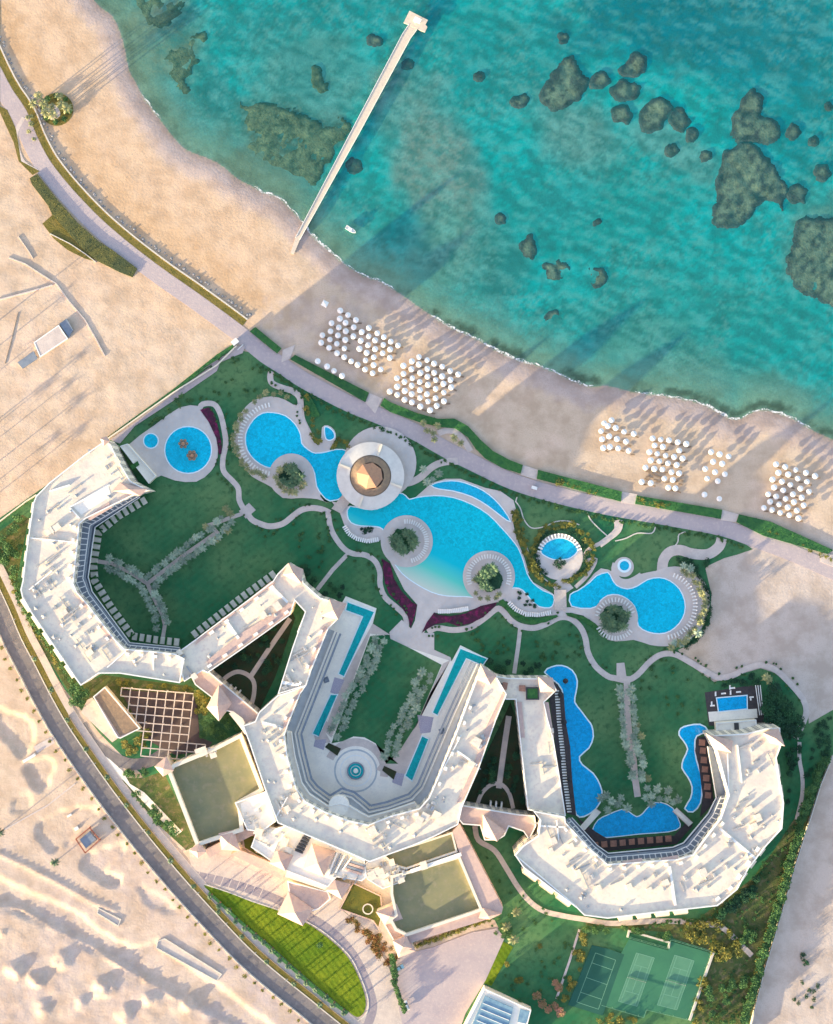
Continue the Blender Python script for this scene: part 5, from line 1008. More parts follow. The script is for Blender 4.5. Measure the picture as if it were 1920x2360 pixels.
wall('thin kerb wall in the sand below the dry planting patch', T(21, 145,-20, 230,100, 265,160), .3, .3, 'path'); wall('leaning pole like kerb on the far left sand', T(21, 145,590, 90,820, 40,1000), .2, .3, 'wood')
wall('straight boundary wall with pale top along the north west edge of the resort', T(21, 845,1612, 1380,1235, 1736,1010) + T(22, 330,855), 1.6, .5, 'cream')
struct(sheet('side_path', T(21, 960,1640, 1080,1500, 1460,1250, 1736,1060) + T(22, 200,990, 380,915, 400,860, 320,860, 0,1080) + T(21, 1390,1240, 880,1610), M['prom'], 0, .05))
wall('beach retaining wall beside the olive planting strip west of the resort', prom_part(-70, 555, 38, 38)[:len([p for p in PROMS if -70 <= p[0] <= 555])], .5, .6, 'kerb', z0=-.4)
wall('boundary wall at the left edge beside the west block', T(31, -40,380, 210,190, 290,140), 1.4, .5); wall('eastern boundary wall with trees along the grey sand', T(44, 1563,280, 1480,480, 1400,740, 1300,1050, 1200,1400, 1080,1800, 1000,2134, 980,2250), 2.2, .4, 'kerb')
wall('low wall along the desert side of the road', offs(RS, -22.5 * sgn), .55, .3, 'kerb'); wall('slatted wall between the sidewalk and the roadside median', [p for p in offs(RS, 34 * sgn) if p[1] > 1640], .5, .3, 'wood')
wall('curved pale wall round the dry planting patch', T(21, 400,-40, 560,40, 680,120, 770,190), .4, .4, 'kerb')
# ---- jetty
jt = thing('jetty', 'long straight pale jetty running out over the sea', 'jetty', (*P((810, 310)), WATER_Z))
jl = PP(T(12, 775,2030, 820,1910, 1290,1040, 1690,290) + [(952, 62)], .5); n = len(jl)
wds = [.8, 1.05, 1.75, 2.0, 2.1]; Lf, Rt = [], []
for i, p in enumerate(jl):
    a, b_ = jl[max(i - 1, 0)], jl[min(i + 1, n - 1)]; u = Vector((b_[0] - a[0], b_[1] - a[1])).normalized(); Lf.append((p[0] - u.y * wds[i], p[1] + u.x * wds[i])); Rt.append((p[0] + u.y * wds[i], p[1] - u.x * wds[i]))
MB().prism(Lf + Rt[::-1], .15, .5, bottom=True).build('deck', M['jetty'], jt)
HP = T(13, 152,85, 300,160, 280,195, 295,215, 275,258, 195,225, 150,200, 105,182); MB().prism(PP(HP, .6), .17, .6, bottom=True).build('landing', M['jetty'], jt)
for side in (Lf, Rt):
    q = MB(); [bar(q, a, b_, .22, .5, .75) for a, b_ in zip(side[1:-1], side[2:])]; q.build('edge_beam', M['white'], jt)
for (x, y, a) in along(jl[1:], 9, 4):
    for s_ in (-1, 1): q = MB(); q.cyl((x - s_ * 1.3 * math.sin(a), y + s_ * 1.3 * math.cos(a)), .28, .28, -1.6, .14, 8); q.build('pile', M['wood'], jt)
q = MB(); c = P(T(13, 215, 165)[0], 2); q.box(c, (3.2, 2.2, .25), -.45, 2.7); [q.box((c[0] + dx, c[1] + dy), (.2, .2, 2.1), 0, .61) for dx in (-1, 1) for dy in (-.6, .6)]; q.build('shelter', M['white'], jt)
c = P((808, 529)); bt = thing('motor_boat', 'small white boat moored in the shallows right of the jetty', 'boat', (*c, WATER_Z), rz=-.55)
b = MB(); hull = [(-2.4, -.85), (1.2, -.85), (2.2, -.45), (2.7, 0), (2.2, .45), (1.2, .85), (-2.4, .85)]; loc = [(c[0] + x, c[1] + y) for x, y in hull]; b.prism(loc, -.45, .25, top=False); b.prism(offs(loc, .2, True), -.1, -.05, side=False)
inl = offs(ccw(loc), .2, True); r_ = ring_mesh(ccw(loc), inl, .2, .27); b.add(r_.v, r_.f); b.build('hull', M['car_white'], bt); q = MB(); q.box((c[0] - .2, c[1]), (1.6, 1.2, .7), 0, 0); q.build('cabin', M['white'], bt)
# ---- sports courts
def court(name, label, poly, m, parent=None): return tag(sheet(name, poly, M[m], 0, .02, None), label, 'sports court')
court('tennis_court', 'bright green double tennis court surface inside its fence', T(44, 150,1545, 420,1622, 440,1560, 712,1640, 555,2100, 272,2032, 252,2085, -40,2000, 90,1650), 'tennis')
court('sports_court', 'dark green court with faint white lines left of the bright tennis courts', T(43, 1395,1585, 1503,1610, 1620,1650, 1580,1760, 1470,2075, 1230,2000), 'tennis_dk')
def cl(quads, label, z=.03):
    b = MB(); zz = lift() + z
    for p, q in quads: bar(b, P(p), P(q), .22, zz - .02, zz + .002 * (len(b.v) // 8 % 5))
    tag(b.build('court_lines', M['line']), label, 'court lines')
for k, (A0, B0, C0_, D0, lab) in enumerate(((*T(44, 200,1640, 325,1675, 205,2010, 75,1975), 'left'), (*T(44, 465,1655, 600,1695, 480,2035, 345,2000), 'right'))):
    struct(sheet('playing_surface', [A0, B0, C0_, D0], M['tennis_in'], 0, .022))
    L = lambda p, q, t: (p[0] + (q[0] - p[0]) * t, p[1] + (q[1] - p[1]) * t)
    li = [(A0, B0), (B0, C0_), (C0_, D0), (D0, A0)]
    s1, s2, s3, s4 = L(A0, B0, .125), L(D0, C0_, .125), L(A0, B0, .875), L(D0, C0_, .875); li += [(s1, s2), (s3, s4), (L(s1, s2, .23), L(s3, s4, .23)), (L(s1, s2, .77), L(s3, s4, .77)), (L(L(s1, s2, .23), L(s3, s4, .23), .5), L(L(s1, s2, .77), L(s3, s4, .77), .5))]
    cl(li, 'white marking lines of the %s tennis court' % lab)
    net = thing('tennis_net', 'net across the middle of the %s tennis court' % lab, 'net', (*P(L(L(A0, B0, .5), L(D0, C0_, .5), .5)), .05)); q = MB(); a, b_ = P(L(A0, D0, .5)), P(L(B0, C0_, .5)); bar(q, a, b_, .05, .5, .95); q.build('mesh_band', M['metal'], net)
    for p in (a, b_): q = MB(); q.cyl(p, .08, .08, 0, 1.1, 8); q.build('post', M['metal'], net)
A0, B0, C0_, D0 = T(43, 1420,1640, 1560,1690, 1440,2030, 1290,1980); cl([(A0, B0), (B0, C0_), (C0_, D0), (D0, A0), (L(A0, D0, .5), L(B0, C0_, .5)), (L(A0, D0, .2), L(B0, C0_, .2)), (L(A0, D0, .8), L(B0, C0_, .8))], 'faint lines on the dark green court')
fl = T(44, 150,1540, 420,1616, 440,1553, 720,1635, 560,2108, 272,2038, 252,2092, -40,2006)
fn = thing('court_fence', 'tall mesh fence round the bright green tennis courts', 'fence', (*P(centroid(fl)), 0)); w_ = PP(fl, 3); q = MB(); [bar(q, a, b_, .12, 2.7, 2.9) for a, b_ in zip(w_[:-1], w_[1:])]; [bar(q, a, b_, .1, .1, .3) for a, b_ in zip(w_[:-1], w_[1:])]; q.build('rail', M['line'], fn)
for (x, y, a) in along(w_, 6): q = MB(); q.cyl((x, y), .08, .08, 0, 3, 6); q.build('post', M['line'], fn)
wall('pale kerb wall along the upper edge of the tennis courts', T(44, 140,1535, 150,1490, 430,1570, 425,1610), .7, .8, 'kerb'); wall('pale kerb wall down the right side of the tennis courts', T(44, 735,1640, 660,1850, 570,2110), .8, 1.0, 'kerb')
wall('pole lined path edge left of the dark court', T(43, 1310,1480, 1240,1700, 1150,1960), .3, 1.0, 'path')
for lab_, qd_ in (('grey diagonal footbridge between the wing shaped pool and the slim lagoon', T(44, 452,662, 482,636, 592,738, 562,766)), ('grey diagonal footbridge between the wavy lagoon and the wing shaped pool', T(43, 1310,770, 1425,640, 1460,665, 1345,792))):
    fb_ = thing('footbridge', lab_, 'footbridge', (*P(centroid(qd_)), .3)); w_ = PP(qd_, .7); MB().prism(w_, .35, .6 + lift(), bottom=True).build('deck', M['court'], fb_)
    for i_ in (0, 2) if 'slim' in lab_ else (0, 2): pass
    for a_, b__ in ((w_[1], w_[2]), (w_[3], w_[0])): q = MB(); bar(q, a_, b__, .15, .9, 1.6); q.build('railing', M['wood'], fb_)
# ---- scaffolded frame and site bits in the desert strip
fr = thing('scaffold_frame', 'square red framed structure with blue grey panels in the desert strip', 'frame', (*P(T(41, 605, 860)[0], 0), -.2))
q = MB(); sq = PP(T(41, 525,855, 620,775, 690,860, 590,950), 2); [bar(q, a, b_, .5, 1.5, 2.0) for a, b_ in zip(sq, sq[1:] + sq[:1])]; [q.box(p, (.4, .4, 2.1), 0, -.6) for p in sq]; q.build('frame', M['rust'], fr)
MB().prism(offs(ccw(sq), 1.2, True), -.5, 1.45).build('panel_stack', M['slate'], fr)
for k, (c, sz, h_, lab) in enumerate(((T(41, 205, 290)[0], (6.2, 1.2), 1.6, 'long white hoarding panel between the sunken plots'), (T(41, 530, 780)[0], (1.8, 1.5), 1.0, 'white block beside the red framed structure'), (T(41, 480, 690)[0], (2.2, .9), .8, 'white slab in the grey sunken plot'))):
    x, y = P(c); q = MB(); q.box((x, y), (*sz, h_), .55, -.9); q.box((x, y), (sz[0] * .9, sz[1] * .5, .2), .55, h_ - .88); tag(q.build('panel', M['white']), lab, 'panel')
wall('narrow walled causeway across the sunken plots', T(41, 30,790, 160,715, 330,620, 520,470), .15, .6, 'path', z0=-1.6); wall('second causeway from the road to the white panel', T(41, 245,235, 370,165), .15, 3.2, 'path', z0=-1.6)
for lab, pl in (('oblong sand coloured concrete slab with raised rim at the track', T(41, 680,1330, 840,1410, 820,1460, 670,1370)), ('long walled slab with pale rim beside the lower track', T(41, 1090,1560, 1140,1540, 1540,1790, 1500,1840, 1080,1610))):
    w_ = ccw(PP(pl, .6)); r = thing('walled_slab', lab, 'slab', (*centroid(w_), 0)); MB().prism(w_, -.8, .08).build('slab', M['walk'], r); ring_mesh(w_, offs(w_, .4, True), .04, .35).build('rim', M['kerb'], r)
# ------------------------------------------------------------------ plants
def frond(b, ang, ln, rise, droop, wd, rs, nl=9):
    """one feather frond: a bent rib with leaflets on both sides"""
    ca, sa = math.cos(ang), math.sin(ang); prev = None; n = nl
    pts = []
    for i in range(n + 1):
        t = i / n; r = ln * (t - .12 * t * t); z = rise * ln * t - droop * ln * t * t
        pts.append((r * ca, r * sa, z))
    for i in range(n):
        p, q = pts[i], pts[i + 1]; t = (i + .5) / n; lw = wd * 1.15 * math.sin(math.pi * min(1, .12 + .88 * t) ** .8) + .06
        for s_ in (-1, 1):
            dx, dy = -sa * s_, ca * s_
            tip = (q[0] + dx * lw + ca * lw * .55, q[1] + dy * lw + sa * lw * .55, q[2] - lw * .35 + rs.uniform(-.05, .05))
            b.add([p, q, tip], [[0, 1, 2] if s_ > 0 else [0, 2, 1]])
        b.add([(p[0] - sa * .04, p[1] + ca * .04, p[2]), (p[0] + sa * .04, p[1] - ca * .04, p[2]), (q[0] + sa * .03, q[1] - ca * .03, q[2]), (q[0] - sa * .03, q[1] + ca * .03, q[2])], [[0, 1, 2, 3]])
def make_palm(seed, mt, h=6.0, R=2.9, nf=14, label='', group=None):
    rs = random.Random(seed); r = thing('palm_tree', label, 'palm tree', (0, 0, 0), group)
    b = MB(); px = py = 0.0; zz = 0; ring = None; n = 8; bend = rs.uniform(-.3, .3)
    for i in range(7):
        z0_, z1_ = h * i / 7, h * (i + 1) / 7; r0, r1 = .27 - .014 * i, .25 - .014 * i; x = bend * (i / 7) ** 2; x1 = bend * ((i + 1) / 7) ** 2
        v = [(x + r0 * 1.12 * math.cos(k * 2 * math.pi / n), r0 * 1.12 * math.sin(k * 2 * math.pi / n), z0_) for k in range(n)] + [(x1 + r1 * math.cos(k * 2 * math.pi / n), r1 * math.sin(k * 2 * math.pi / n), z1_) for k in range(n)]
        b.add(v, [[k, (k + 1) % n, n + (k + 1) % n, n + k] for k in range(n)])
    b.build('trunk', M['bark'], r)
    b = MB(); 
    for k in range(nf):
        tier = k % 3; frond(b, k * 2.39996 + rs.uniform(-.2, .2), R * rs.uniform(.85, 1.1) * (1, .95, .75)[tier], (.25, .55, .95)[tier] + rs.uniform(-.1, .1), (.62, .72, .7)[tier], .5, rs)
    b.v = [(x + bend, y, z + h) for x, y, z in b.v]
    b.build('crown', M[mt], r); return r
def leafcloud(b, c, rad, n, sz, rs, hollow=.35, flat=1.0):
    for i in range(n):
        while True:
            u = Vector((rs.uniform(-1, 1), rs.uniform(-1, 1), rs.uniform(-1, 1)))
            if hollow < u.length <= 1: break
        p = Vector((c[0] + u.x * rad[0], c[1] + u.y * rad[1], c[2] + u.z * rad[2]))
        a = Vector((rs.uniform(-1, 1), rs.uniform(-1, 1), rs.uniform(-.5, .5))).normalized(); d = a.cross(Vector((rs.uniform(-.4, .4), rs.uniform(-.4, .4), 1))).normalized(); s_ = sz * rs.uniform(.6, 1.3)
        b.add([p - a * s_, p - d * s_ * .5, p + a * s_, p + d * s_ * .5], [[0, 1, 2, 3]])
def make_tree(seed, mt, h=5.0, R=2.2, n=340, label='', group=None, name='tree', cat='tree', leaf=.34):
    rs = random.Random(seed); r = thing(name, label, cat, (0, 0, 0), group); b = MB()
    b.cyl((0, 0), .2, .12, 0, h * .55, 8)
    cl_ = []
    for k in range(6):
        a = k * 1.047 + rs.uniform(-.4, .4); rr = R * rs.uniform(.35, .7); z = h * rs.uniform(.55, .85); cl_.append((rr * math.cos(a), rr * math.sin(a), z))
        p0_ = Vector((0, 0, h * .45)); p1_ = Vector(cl_[-1]); s_ = (p1_ - p0_).cross(Vector((0, 0, 1))).normalized() * .06
        b.add([p0_ - s_, p0_ + s_, p1_ + s_ * .4, p1_ - s_ * .4], [[0, 1, 2, 3]])
    b.build('trunk', M['bark'], r); b = MB(); cl_.append((0, 0, h * .88))
    for c in cl_: q = R * rs.uniform(.38, .6); leafcloud(b, c, (q, q, q * .8), n // 7, leaf, rs)
    b.build('crown', M[mt], r); return r
def make_shrub(seed, mt, R=1.0, h=1.0, n=110, label='', group=None):
    rs = random.Random(seed); r = thing('shrub', label, 'shrub', (0, 0, 0), group); b = MB()
    for k in range(4): a = k * 1.57 + rs.uniform(-.5, .5); b.add([(0, 0, -.1), (.05, .05, -.1), (R * .4 * math.cos(a), R * .4 * math.sin(a), h * .6)], [[0, 1, 2]])
    b.build('stem', M['bark'], r); b = MB()
    for k in range(4): a = rs.uniform(0, 6.28); q = R * rs.uniform(.5, .75); leafcloud(b, (R * .4 * math.cos(a), R * .4 * math.sin(a), h * .5), (q, q, h * .5), n // 4, .24, rs, .2)
    b.build('foliage', M[mt], r); return r
RS_ = random.Random(11)
PROTO = {}
def proto(kind, label, group, *a, **k):
    key = (kind, a, tuple(sorted(k.items())), label)
    if key not in PROTO:
        PROTO[key] = []
    return PROTO[key]
BASE = {}
def base(kind, i, mt, **k):
    key = (kind, i, mt, tuple(sorted(k.items())))
    if key not in BASE: BASE[key] = {'palm': make_palm, 'tree': make_tree, 'shrub': make_shrub}[kind](hash((kind, i, mt)) % 9999 if False else 100 + 17 * i + len(mt), mt, **k)
    return BASE[key]
SHR = []
def plants(kind, pts, mt, label, group, sc=(.85, 1.15), variants=3, jit=0.0, z=0.0, **k):
    if kind == 'shrub':
        for p in pts: SHR.append((RS_.uniform(*sc) * k.get('R', 1), p[0] + RS_.uniform(-jit, jit), p[1] + RS_.uniform(-jit, jit), mt, label, group, z, tuple(sorted(k.items())), RS_.randrange(3), RS_.uniform(0, 6.28)))
        return
    for (x, y) in pts:
        p = base(kind, RS_.randrange(variants), mt, **k); s_ = RS_.uniform(*sc)
        x += RS_.uniform(-jit, jit); y += RS_.uniform(-jit, jit)
        place(p, (*P((x, y)), z), RS_.uniform(0, 6.28), (s_, s_, s_ * RS_.uniform(.9, 1.1)), label, group)
def row(t, c, step, jit=0): return [(x, y) for x, y, a in along(T(t, *c), step / 1.0, 2)]
# avenue palms on the west lawn
def avenue(line, off, step): return [(p[0], p[1]) for s_ in (-1, 1) for p in along(offs(line, off * s_), step, RS_.uniform(0, 4))]
W1 = T(31, 870,680, 1040,760, 1180,850); W2 = T(31, 1220,820, 1450,640, 1736,430) + T(32, 270,330); W3 = T(31, 1200,900, 1290,1080, 1310,1200)
plants('palm', avenue(W1, 11, 14) + avenue(W2, 12, 14) + avenue(W3, 11, 14), 'palm', 'pale grey green palm in the Y shaped double avenue on the west lawn', 'palms of the west lawn avenue', (.75, 1.1), jit=2.5, h=5.2, R=2.5)
M1 = T(32, 1480,1290, 1400,1480, 1280,1700, 1180,1900, 1110,2060); M2 = T(33, 290,1560, 200,1750, 110,1950) + T(43, 30,120, 0,270)
plants('palm', [p for p in avenue(M1, 10, 15)] + avenue(M2, 10, 14), 'palm', 'pale palm in the two rows edging the courtyard lawn between the teal canals', 'palms of the canal courtyard', (.75, 1.15), jit=3.5, h=5.2, R=2.6)
E1 = T(34, 120,1600, 150,1800, 160,2000) + T(44, 190,300, 200,440)
plants('palm', avenue(E1, 12, 14), 'palm', 'pale palm in the straight double avenue of the eastern lawn', 'palms of the east lawn avenue', (.75, 1.15), jit=2.5, h=5.2, R=2.5)
plants('palm', [(x, y) for x, y in T(44, -60,560, -20,530, 20,570, 60,590, 90,560, 250,560, 290,590, 300,530, 340,490, 360,560, 400,500, 410,570, 440,590, 120,620, 480,560, -10,640, 270,480)], 'palm', 'pale palm in the cluster behind the wing shaped pool', 'palms behind the wing shaped pool', (.8, 1.1), jit=2, h=5, R=2.7)
# pool island and ring palms
def disc(c, r, n, r0=0): return [(c[0] + (r0 + (r - r0) * math.sqrt(RS_.random())) * math.cos(a), c[1] + (r0 + (r - r0) * math.sqrt(RS_.random())) * math.sin(a)) for a in [RS_.uniform(0, 6.28) for _ in range(n)]]
def arc(c, r, a0, a1, n, jr=0): return [(c[0] + (r + RS_.uniform(-jr, jr)) * math.cos(math.radians(a0 + (a1 - a0) * i / max(1, n - 1))), c[1] + (r + RS_.uniform(-jr, jr)) * math.sin(math.radians(a0 + (a1 - a0) * i / max(1, n - 1)))) for i in range(n)]
plants('palm', disc(T(33, 105, 510)[0], 28, 20), 'palm_dark', 'dark palm crowded on the western round island of the main pool', 'palms on the western pool island', (.8, 1.1), z=.2, h=5.5, R=3.0)
plants('palm', disc(T(33, 790, 810)[0], 27, 18), 'palm_dark', 'dark palm crowded on the eastern round island of the main pool', 'palms on the eastern pool island', (.8, 1.1), z=.2, h=5.5, R=3.0)
plants('palm', disc(T(33, 770, 870)[0], 36, 7, 27), 'palm_gold', 'sunlit yellowish palm on the lower rim of the eastern pool island', 'yellow palms on the eastern pool island', (.6, .8), z=.2, h=4.5, R=2.6)
plants('palm', disc(T(22, 765, 1900)[0], 24, 12), 'palm_dark', 'dark palm in the middle of the island by the domed pool bar', 'dark palms on the bar island', (.8, 1.1), z=.2, h=5.5, R=3.0)
plants('palm', arc(T(22, 765, 1915)[0], 32, 20, 250, 11, 5), 'palm_gold', 'sunlit yellowish palm round the edge of the island by the domed pool bar', 'yellow palms on the bar island', (.7, .95), z=.2, h=4.5, R=2.6)
plants('palm', disc(T(34, 50, 1080)[0], 30, 20), 'palm_dark', 'dark palm crowded on the island of the eastern lagoon', 'palms on the eastern lagoon island', (.8, 1.1), z=.2, h=5.5, R=3.0)
plants('palm', arc(T(22, 640, 1600)[0], 93, 105, 222, 20, 6) + T(22, 520,1270, 570,1235, 630,1250, 690,1240, 740,1270, 480,1310), 'palm_gold', 'sunlit yellow green palm in the ring round the lagoon pool with the curling arm', 'palms ringing the western lagoon', (.6, .85), h=4, R=2.5)
plants('palm', arc(T(34, 420, 985)[0], 92, -58, 78, 22, 6), 'palm_gold', 'sunlit yellow green palm in the ring round the bulb shaped eastern lagoon', 'palms ringing the eastern lagoon', (.65, .95), h=4.5, R=2.6)
plants('palm', T(34, 570,680, 620,700, 500,1270, 560,1280, 610,1220, 680,1190), 'palm', 'grey palm at the dark planted ends of the eastern lagoon ring', 'grey palms by the eastern lagoon', (.8, 1), h=5, R=2.7)
plants('palm', T(32, 250,250, 290,290, 90,390, 270,430, 180,490), 'palm_gold', 'yellowish palm where the west avenue meets the garden path', 'yellow palms at the west avenue end', (.75, .95), h=5, R=2.7)
plants('palm', T(23, 265,1480, 380,1500, 340,1560, 350,1610, 510,1600, 560,1640, 290,1540), 'palm_gold', 'yellowish palm at the lay by on the promenade above the pool bar', 'palms by the promenade lay by', (.75, 1), h=4, R=2.5)
plants('palm', T(23, 340,1930, 380,1880, 300,1950, 260,1850), 'palm', 'grey palm between the pool bar path and the crescent pool', 'palms by the bar path', (.8, 1), h=4.5, R=2.6)
plants('palm', T(11, 380,860, 440,880, 400,930, 450,940, 500,800, 520,870, 560,900, 340,800, 300,860), 'palm_gold', 'palm inside the round planter on the western promenade', 'palms in the round planter', (.8, 1.15), h=7, R=2.7)
plants('palm', T(44, 195,60, 230,130, 270,420), 'palm_gold', 'yellowish palm at the right side of the east lawn avenue', 'yellow palms of the east avenue', (.8, .95), h=5.5, R=2.7)
plants('palm', T(43, 865,1345, 800,1440, 850,1530), 'palm_gold', 'yellow green star shaped palm on the lawn right of the green roofed hall', 'star palms on the service lawn', (.9, 1.2), h=4.5, R=2.9)
plants('palm', T(41, 20,790), 'palm_dark', 'dark lone palm on the far left sand casting a long shadow', None, (1, 1.01), h=5.0, R=2.9)
plants('palm', T(41, 395,1000), 'palm_dark', 'dark lone palm beside the red framed structure', None, (1.0, 1.01), h=4.6, R=2.6)
plants('palm', [(-128, 1161), (-100, 1085), (-155, 1225), (-60, 1010), (-190, 1120), (-85, 1200), (-200, 1010), (-160, 920), (-120, 830)], 'palm_dark', 'palm standing on the sand beyond the left edge of the photo', 'palms left of the photo', (.9, 1.2), h=8, R=3)
plants('palm', T(22, 640,1640 + 900, 0, 0)[:0], 'palm', '', None)
plants('palm', [(760 + 16 * k, 2130 + 12 * k) for k in range(0)], 'palm', '', None)
# roadside lawn palms whose shadows stripe the grass: slim young palms along the road edge
plants('palm', [(x, y) for x, y, a in along(T(42, 110,1225, 300,1405, 500,1580, 700,1760, 900,1930, 1060,2060), 27, 3)], 'palm_dark', 'slim young palm in the row along the road edge of the bright lawn', 'young palms edging the roadside lawn', (1.5, 1.9), jit=3, h=3.2, R=.9, nf=9)
plants('tree', T(42, 865,1580), 'leaf', 'small dark tree alone on the bright roadside lawn', None, (.7, .71), h=3, R=2)
plants('palm', [(x, y) for x, y, a in along([p for p in offs(RS, 30 * sgn) if p[1] > 1500], 80, 10)], 'palm_dark', 'small palm in the row on the olive median between road and sidewalk', 'palms on the road median', (.8, 1.1), jit=2, h=3.2, R=1.7, nf=12)
# shrubs: yellow ring round the spa, hedges, beds
ringc = T(33, 1365, 620)[0]
plants('shrub', arc(ringc, 70, -215, 35, 52, 9) + arc(ringc, 74, 95, 150, 12, 5) + arc(ringc, 62, 40, 85, 8, 4), 'gold', 'yellow green shrub in the thick ring round the fan shaped spa pool', 'yellow shrubs round the spa', (.8, 1.5), R=1.2, h=1.6)
plants('shrub', arc(ringc, 58, -230, 60, 40, 4), 'leaf_dark', 'dark shrub on the inner side of the spa ring planting', 'dark shrubs round the spa', (.8, 1.2), R=1.1, h=1.2)
plants('shrub', disc(T(33, 1350, 680)[0], 12, 8), 'leaf_dark', 'dark shrub clump at the foot of the fan shaped spa pool', 'shrubs at the foot of the spa', (.9, 1.3), R=1.2, h=1.8)
plants('shrub', [(x, y) for x, y, a in along(T(33, 1000,260, 1020,400, 1040,500, 1080,600, 1140,720, 1220,840), 5)] + T(33, 1030,330, 1060,430, 1090,520, 1130,600, 1000,450, 1020,460, 1060,360), 'gold', 'yellow shrub on the slope between the main pool and the spa circle', 'yellow slope shrubs', (.8, 1.4), jit=5, R=1.2, h=1.4)
plants('shrub', T(22, 880,1350, 900,1400, 930,1450, 950,1500, 980,1540, 960,1600, 990,1620, 900,1280, 1100,1660, 1130,1640, 1160,1610, 1200,1640, 1230,1650, 940,1560), 'gold', 'mixed shrub in the planting round the half moon plunge pool', 'shrubs by the half moon pool', (1, 1.6), jit=3, R=1.2, h=1.4)
plants('shrub', T(23, 1330,1945, 1370,1955, 1420,1970, 1460,1985, 1500,1990, 1590,2020, 1640,2030) + T(34, 240,170, 280,185, 330,195, 380,205, 430,210, 470,215), 'gold', 'yellow shrub in the sunlit part of the beach hedge', 'yellow shrubs in the beach hedge', (1, 1.6), jit=2, R=1.2, h=1.2)
plants('shrub', T(34, 1240,430, 1300,440, 1500,530, 1560,560, 1640,590, 1690,610, 1720,640), 'gold', 'pale yellow shrub along the promenade at the right edge of the photo', 'shrubs at the east promenade', (.9, 1.3), jit=2, R=1.1, h=1.2)
plants('shrub', T(31, 950,1640, 1000,1650, 1030,1640, 980,1680, 1600,1740, 1640,1770, 1610,1800, 1650,1840, 1600,1870, 1480,1690, 1540,1700, 1400,1690, 1300,1670, 1200,1660), 'gold', 'bright yellow bush against the west block by the lattice pergola', 'yellow bushes by the pergola', (1.2, 2.0), jit=3, R=1.3, h=1.8)
def scatter(poly, n, rs=RS_):
    out = []; x0, x1 = min(p[0] for p in poly), max(p[0] for p in poly); y0, y1 = min(p[1] for p in poly), max(p[1] for p in poly)
    while len(out) < n:
        p = (rs.uniform(x0, x1), rs.uniform(y0, y1))
        if inside(p, poly): out.append(p)
    return out
plants('tree', scatter(T(31, 0,430, 180,310, 200,460, 170,640, 140,840, 60,720, -60,600), 16), 'leaf', 'bushy tree in the grove left of the west block', 'trees left of the west block', (.7, 1.2), h=4.0, R=2.2)
plants('shrub', [(x, y) for x, y, a in along(T(31, 120,800, 160,960, 240,1100, 330,1240, 430,1400, 540,1560, 600,1680), 7)], 'leaf', 'green shrub in the strip below the west block facade', 'shrubs below the west block', (1, 1.7), jit=3, R=1.2, h=1.5)
plants('shrub', [(x, y) for x, y, a in along(T(31, 90,800, 140,980, 220,1120, 400,1390, 500,1540), 17)], 'gold', 'yellowish shrub in the strip below the west block facade', 'yellow shrubs below the west block', (1, 1.5), jit=3, R=1.2, h=1.3)
plants('tree', T(31, 590,1700, 640,1740, 600,1790, 660,1800, 640,1680, 700,1720), 'leaf', 'round green tree between the pinkish outbuilding and the west block', 'trees by the outbuilding', (.9, 1.3), h=4, R=2.2)
plants('tree', T(41, 870,190, 900,220, 940,230, 960,170, 1000,140, 1030,110, 900,250, 1000,200), 'gold', 'yellow lit tree inside the bend of the access drive', 'trees in the drive bend', (.8, 1.1), h=3, R=2)
plants('shrub', scatter(T(41, 860,380, 1060,375, 1000,420, 870,430), 12) + scatter(T(41, 900,480, 1000,560, 1240,810, 1180,830, 1000,650), 26), 'leaf', 'dark shrub in the strip between drive and large green roofed hall', 'shrubs beside the drive', (1, 1.8), R=1.2, h=1.3)
plants('tree', scatter(T(32, 0,1770, 60,1680, 130,1780, 80,1900, 10,1900), 10), 'gold', 'yellow green tree in the court beside the left gatehouse tower', 'trees by the left gatehouse', (.7, 1.1), h=4, R=2)
plants('tree', scatter(T(32, 60,1920, 280,1890, 380,2000, 350,2083, 60,2083), 14), 'leaf', 'dark olive tree in the yard below the left gatehouse', 'trees in the gatehouse yard', (.7, 1.1), h=4, R=2.2)
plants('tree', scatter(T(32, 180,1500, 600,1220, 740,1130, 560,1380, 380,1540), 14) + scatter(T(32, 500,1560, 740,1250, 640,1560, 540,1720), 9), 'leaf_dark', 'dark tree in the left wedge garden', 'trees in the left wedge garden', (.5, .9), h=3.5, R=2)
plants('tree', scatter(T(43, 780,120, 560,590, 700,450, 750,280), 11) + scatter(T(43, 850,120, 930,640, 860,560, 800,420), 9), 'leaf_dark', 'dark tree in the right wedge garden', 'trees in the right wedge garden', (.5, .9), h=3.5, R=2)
plants('tree', T(32, 900,760, 950,820, 920,860, 1080,860, 1120,900, 1040,930, 1160,940, 880,720, 1180,880) + T(33, 800,1470, 850,1520, 900,1530, 940,1480, 1060,1490, 1120,1540, 1170,1500, 1080,1570, 900,1570), 'leaf_dark', 'dark small tree beside a straight garden path at the tip of a wing', 'trees at the wing tips', (.6, .95), h=3.5, R=2)
plants('shrub', scatter(T(22, 20,960, 400,950, 560,1060, 600,1160, 480,1230, 300,1260, 60,1290), 16) + scatter(T(32, 480,450, 1050,420, 1150,650, 900,830, 600,650), 20) + scatter(T(33, 420,1270, 800,1200, 960,1180, 970,1400, 700,1450), 16) + scatter(T(33, 1090,1230, 1500,1230, 1600,1480, 1200,1480), 16) + scatter(T(34, 250,1500, 420,1400, 750,1560, 700,1900, 280,1850), 16), 'leaf', 'low dark shrub scattered on the shaded garden lawn', 'shrubs dotted over the lawns', (.5, .9), R=1.3, h=1.0)
